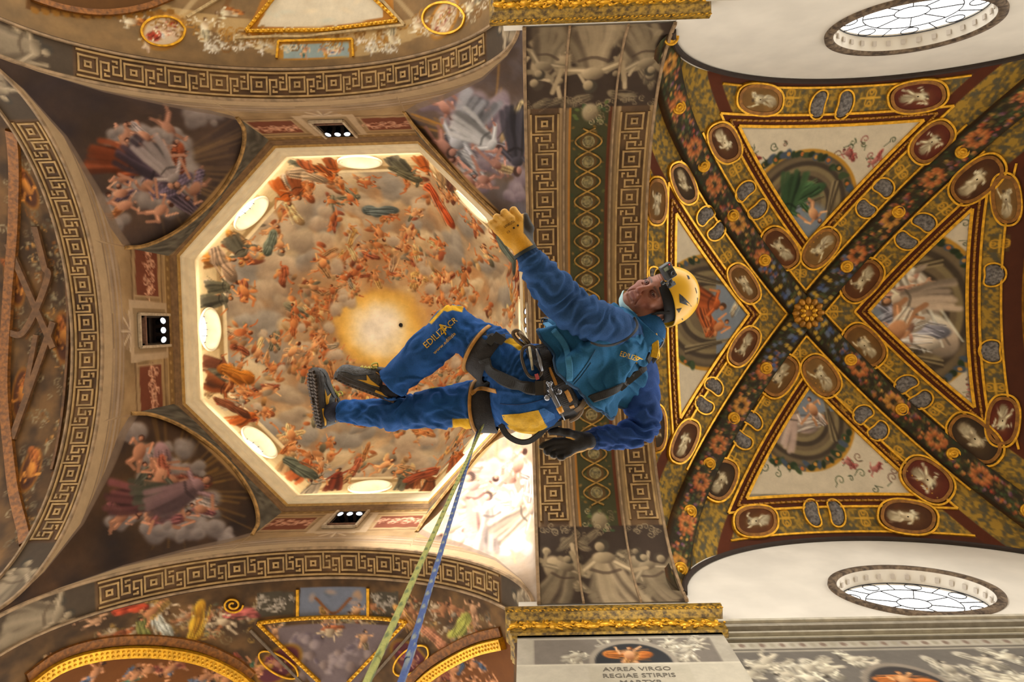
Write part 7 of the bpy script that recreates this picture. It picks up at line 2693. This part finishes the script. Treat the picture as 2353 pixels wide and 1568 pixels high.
# padded waist belt
strap([(1232, 800), (1248, 830), (1268, 865), (1290, 900), (1306, 935), (1312, 962)], .092, 'waist_belt', BLACKPAD, HARN, .020, 50, .012)
strap([(1262, 846), (1272, 868), (1278, 884)], .012, 'belt_trim', YTRIM, HARN, .036, 12)
strap([(1300, 898), (1306, 908), (1312, 922)], .018, 'belt_trim', YTRIM, HARN, .034, 12)
strap([(1313, 932), (1318, 942), (1320, 950)], .022, 'belt_trim', YTRIM, HARN, .034, 12)
# back strap with its buckles, shoulder strap and yellow pad
strap([(1305, 940), (1330, 928), (1365, 915), (1400, 903), (1430, 888), (1460, 862), (1490, 838), (1506, 815)], .034, 'back_strap', BLACKWEB, HARN, .012, 60)
for (u, v, s) in ((1462, 862, 1), (1448, 873, 1), (1430, 890, .8)):
    MB().box(on_cloth(u, v, .022)[0], (.036 * s, .026 * s, .012), np.stack([unit(J(1490, 838) - J(1448, 873)), unit(J(1448, 873) - J(1420, 850)), [0, 0, 1]], 1)).build('strap_buckle', BLACKPL, HARN)
strap([(1478, 742), (1488, 760), (1496, 785), (1498, 810), (1488, 830)], .030, 'shoulder_strap', BLACKWEB, HARN, .014, 30, fallback=-.05)
strap([(1501, 768), (1505, 785), (1506, 805), (1502, 822)], .030, 'shoulder_pad', YELLOW, HARN, .020, 20, fallback=-.05)
rg = [(1505, 800), (1508, 785), (1517, 777), (1524, 780), (1522, 790), (1514, 800)]
MB().tube(smoothpath(np.array([J(u, v, -.02) for u, v in rg]), 36, True), .0042, 8, True).build('dorsal_ring', STEEL, HARN, True)
# slack webbing loop under the hip
p = smoothpath(np.array([J(1150, 975, -.06), J(1165, 1000, -.07), J(1190, 1015, -.08), J(1215, 1015, -.08), J(1238, 1000, -.07), J(1258, 982, -.05), J(1290, 972, -.03)]), 50)
MB().ribbon(p, np.array([0, .35, -1]), .026, .004).build('webbing_loop', BLACKWEB, HARN)
p = smoothpath(np.array([J(1322, 945, -.1), J(1335, 935, -.12), J(1345, 920, -.12)]), 20)
MB().ribbon(p, np.array([0, .2, -1]), .022, .004).build('gear_loop', mat('grey_webbing', '#6d5c48', .8), HARN)
p = smoothpath(np.array([J(1310, 968, -.08), J(1328, 958, -.1), J(1338, 940, -.11), J(1328, 930, -.1)]), 24)
MB().tube(p, .008, 6).build('gear_loop', mat('grey_webbing', '#6d5c48'), HARN)

# ---------------- metalware hanging on the harness
def oval_ring(c, ex, ey, a, b, r, n=40, flatk=1.0):
    t = np.arange(n) * 2 * PI / n
    sq = lambda x: np.sign(x) * np.abs(x) ** .8
    return np.array([c + ex * a * sq(math.cos(q)) + ey * b * sq(math.sin(q)) for q in t])


cz = -.20
o = empty('carabiner', tuple(J(1222, 835, cz))); tag(o, 'large dark steel carabiner clipped at the front of the waist belt', 'carabiner')
ex = unit(J(1230, 862, cz) - J(1212, 800, cz)); ey = unit(np.cross(ex, [0, 0, 1]))
MB().tube(oval_ring(J(1222, 832, cz), ex, ey, .062, .034, .006), .0068, 8, True).build('frame', DSTEEL, o, True)
MB().tube([J(1216, 806, cz - .001) + ey * .030, J(1228, 858, cz) + ey * .030], .0085, 8).build('gate', STEEL, o, True)
MB().box(J(1234, 866, cz - .004), (.022, .014, .012), np.stack([ex, ey, [0, 0, 1]], 1)).build('tag', mat('red_tag', '#a84448', .6), o)
o = empty('carabiner', tuple(J(1193, 775, cz + .03))); tag(o, 'bent bronze carabiner standing out above the yellow hip pocket', 'carabiner')
q_ = np.array([J(1205, 795, cz + .04), J(1188, 782, cz + .03), J(1179, 768, cz + .03), J(1184, 760, cz + .03), J(1193, 763, cz + .03), J(1206, 778, cz + .03), J(1216, 792, cz + .03)])
MB().tube(smoothpath(q_, 40), .0075, 8).build('frame', mat('bronze_anodised', '#5d4d38', .35, .8, .1, 20), o, True)
MB().tube([J(1192, 764, cz + .03), J(1214, 790, cz + .02)], .0105, 10).build('gate', mat('bronze_anodised', '#5d4d38'), o, True)

o = empty('rope_descender', tuple(J(1278, 915, -.24))); tag(o, 'silver descender with a yellow tipped handle hanging at the worker\'s belt', 'descender')
dz_ = -.235
e1 = unit(J(1290, 945, dz_) - J(1264, 892, dz_)); e2 = unit(np.cross(e1, [0, 0, 1]))
hd = MB()
hd.tube(smoothpath(np.array([J(1262, 894, dz_), J(1266, 900, dz_), J(1276, 920, dz_), J(1286, 940, dz_)]), 20), np.linspace(.012, .010, 20), 10)
hd.build('handle', STEEL, o, True)
MB().tube([J(1284, 936, dz_), J(1291, 949, dz_)], [.012, .010], 10).build('handle_tip', mat('yellow_plastic', '#c98a10', .4), o, True)
MB().tube([J(1288, 946, dz_), J(1298, 966, dz_ + .01)], .0025, 6).build('pin', STEEL, o, True)
mb = MB(); mb.ball(J(1263, 884, dz_), .011, 10, 6); mb.tube([J(1263, 884, dz_), J(1266, 896, dz_)], .006, 8); mb.ball(J(1258, 880, dz_), .007, 8, 5); mb.ball(J(1267, 880, dz_), .007, 8, 5)
mb.build('swivel', STEEL, o, True)
mb = MB(); mb.tube([J(1252, 913, dz_), J(1285, 901, dz_)], .007, 8); mb.ball(J(1285, 900, dz_), .012, 10, 6); mb.ball(J(1257, 914, dz_), .013, 10, 6)
mb.build('cross_bolt', STEEL, o, True)
MB().tube(smoothpath(np.array([J(1272, 898, dz_ - .012), J(1282, 915, dz_ - .016), J(1289, 930, dz_ - .01)]), 14), .003, 6).build('lever', mat('black_lever', '#1a1a1a', .3, .5), o, True)
MB().tube(smoothpath(np.array([J(1258, 735), J(1245, 733), J(1243, 742)]) + np.array([0, 0, -.05]), 10), .003, 6).build('zip_pull', BLACKPL, VEST)

# ---------------- ropes
def rope(pts, r, name, c1, c2, n=260, m=14):
    p = smoothpath(pts, n)
    T = np.gradient(p, axis=0); T /= np.linalg.norm(T, axis=1)[:, None]
    A = np.cross(T, [1., 0, 0]); A /= np.linalg.norm(A, axis=1)[:, None]; B = np.cross(T, A)
    L = np.concatenate([[0], np.cumsum(np.linalg.norm(np.diff(p, axis=0), axis=1))])
    V = []; C = []
    a1, a2 = np.array(rgb(c1)), np.array(rgb(c2))
    th = np.arange(m) * 2 * PI / m
    for i in range(n):
        br = 1 + .05 * np.cos(th * 6 + L[i] * 400) * np.cos(th * 6 - L[i] * 400)
        V.append(p[i] + (r * br)[:, None] * (np.cos(th)[:, None] * A[i] + np.sin(th)[:, None] * B[i]))
        k = (.5 + .5 * np.sin(th * 2 + L[i] * 120)) * (.5 + .5 * np.sin(-th * 2 + L[i] * 120))
        k = sstep(.35, .7, k)[:, None]
        C.append(a1 * (1 - k) + a2 * k)
    return link(name, mesh_np(name, np.concatenate(V), wrap_faces(n, m), np.concatenate(C)), paint_mat('rope_sheath', .85, .4, 220, .2), None, True)


def drop(u0, v0, u1, v1, h0, h1, k=30):
    """hanging line between two sighted points, straight in the place"""
    return np.linspace(P(u0, v0, h0), P(u1, v1, h1), k)


p1 = np.concatenate([[J(1150, 930, .02), J(1118, 965, -.02)], drop(1104, 990, 838, 1580, 2.80, .82)[0:], [P(838, 1580, .82) * (1, 1, 0) + (0, 0, 1.2), P(838, 1580, .82) * (1, 1, 0) + (.02, .02, .012)]])
o = rope(p1, .0053, 'climbing_rope', '#8d8b4c', '#5a623c', 420); tag(o, 'olive yellow climbing rope hanging from the worker towards the lens', 'rope')
p2 = np.concatenate([[J(1150, 932, .035), J(1114, 966, -.0)], drop(1098, 990, 918, 1580, 2.83, .86)[0:], [P(918, 1580, .86) * (1, 1, 0) + (0, 0, 1.2), P(918, 1580, .86) * (1, 1, 0) + (.02, .03, .012)]])
o = rope(p2, .0053, 'climbing_rope', '#3f4e78', '#7c7f72', 420); tag(o, 'blue climbing rope flecked with cream hanging from the worker', 'rope')
top_ = np.array([XR - .25 if 'XR' in globals() else -.15, P(1212, 700, 5)[1] * 0 - .15, 22.0])
up0 = J(1216, 795, -.19)
o = rope(np.concatenate([[J(1224, 850, -.17)], np.linspace(up0, top_, 40)]), .0053, 'climbing_rope', '#c8bfa4', '#8a8468', 420); tag(o, 'pale rope rising from the worker\'s carabiner to the vault above', 'rope')
# ================================================================== flood lamps in the niches of the drum
LB = mat('lamp_black', '#17161a', .45, .4)
LENS = mat('lamp_lens', '#e8f0ff', .2, emit='#eaf2ff', estr=4.0)
WOODP = mat('lamp_plank', '#7d5a46', .7, 0, .2, 12)
NAMES = {('y', -1): 'flood lamps in the niche near the top oculus of the dome', ('y', 1): 'flood lamps in the niche beside the lowest oculus of the dome',
         ('x', -1): 'flood lamps in the niche left of the octagonal cornice', ('x', 1): 'flood lamps in a niche almost hidden behind the hanging worker'}
for (axs, sgn), (wobj, pt) in FACES.items():
    n = np.array([0, sgn, 0.]) if axs == 'y' else np.array([sgn, 0, 0.])
    l = np.array([1., 0, 0]) if axs == 'y' else np.array([0, 1., 0])
    base = pt(0, 21.6, .1)
    root = empty('flood_lamp', tuple(base)); tag(root, NAMES[(axs, sgn)], 'lamp', 'flood lamps in the drum niches')
    R3 = np.stack([l, n, [0, 0, 1.]], 1)
    MB().box(pt(0, 21.05, .12), (.84, .34, .05), R3).build('plank', WOODP, root)
    MB().box(pt(0, 21.55, .18), (.80, .10, .10), R3).build('bracket', LB, root)
    for q in (-.40, .40): MB().box(pt(q, 21.45, .1), (.05, .2, .9), R3).build('stand', LB, root)
    for q in (-.27, 0, .27):
        c = pt(q, 21.95, .0)
        ax_ = unit(-n * .8 + np.array([0, 0, -.35]) + l * q * .6)
        h = MB().lathe([(.04, -.20), (.075, -.17), (.08, .0), (.105, .08), (.11, .10), (.098, .10), (.09, .07)], c, ax_, 16).build('lamp_head', LB, root, True)
        MB().lathe([(.09, .075), (.06, .085), (0, .09)], c, ax_, 16).build('lens', LENS, h, True)


def spot(loc, tgt, power, colr, size, soft=.4, name='lamp_light', rad_=.1):
    d = bpy.data.lights.new(name, 'SPOT'); d.energy = power; d.color = colr; d.spot_size = size; d.spot_blend = soft; d.shadow_soft_size = rad_
    o = bpy.data.objects.new(name, d); col.objects.link(o)
    o.location = loc
    o.rotation_euler = (Vector(tgt) - Vector(loc)).to_track_quat('-Z', 'Y').to_euler()
    return o


# warm uplighters standing on the octagon cornice wash the dome
for k in range(8):
    a = k * PI / 4
    d = bpy.data.lights.new('cornice_uplight', 'AREA'); d.shape = 'RECTANGLE'; d.size = 4.0; d.size_y = .12; d.energy = UPLIGHT; d.color = (1, .90, .74)
    o = bpy.data.objects.new('cornice_uplight', d); col.objects.link(o)
    n = np.array([math.cos(a), math.sin(a)])
    o.location = (XC + n[0] * (AX - .36), YC + n[1] * (AY - .36), 23.72)
    # faces up and inwards
    o.rotation_euler = Vector((-n[0] * .55, -n[1] * .55, .83)).to_track_quat('-Z', 'Y').to_euler()
    o.rotation_euler = (Matrix(((-n[1], 0, 0), (n[0], 0, 0), (0, 0, 0))).to_euler() if False else o.rotation_euler)
# the lamps of the north niche hit the south-west corner
fl = spot((XC + .3, YT + .35, 21.9), (-1.6, YB - 1.2, 20.6), 16000, (1, .96, .9), rad(40), .7, 'flood_lamp_beam', .12)
# added spots, no lamps stand there: they brighten the white lunettes opposite
spot((2.6, YT + .45, 14.75), (5.4, YB, 14.3), 2400, (1, .97, .92), rad(52), .5, 'added_lunette_spot', .12)
spot((2.6, YB - .45, 14.75), (6.6, YT, 15.2), 500, (1, .97, .92), rad(56), .6, 'added_lunette_spot', .12)
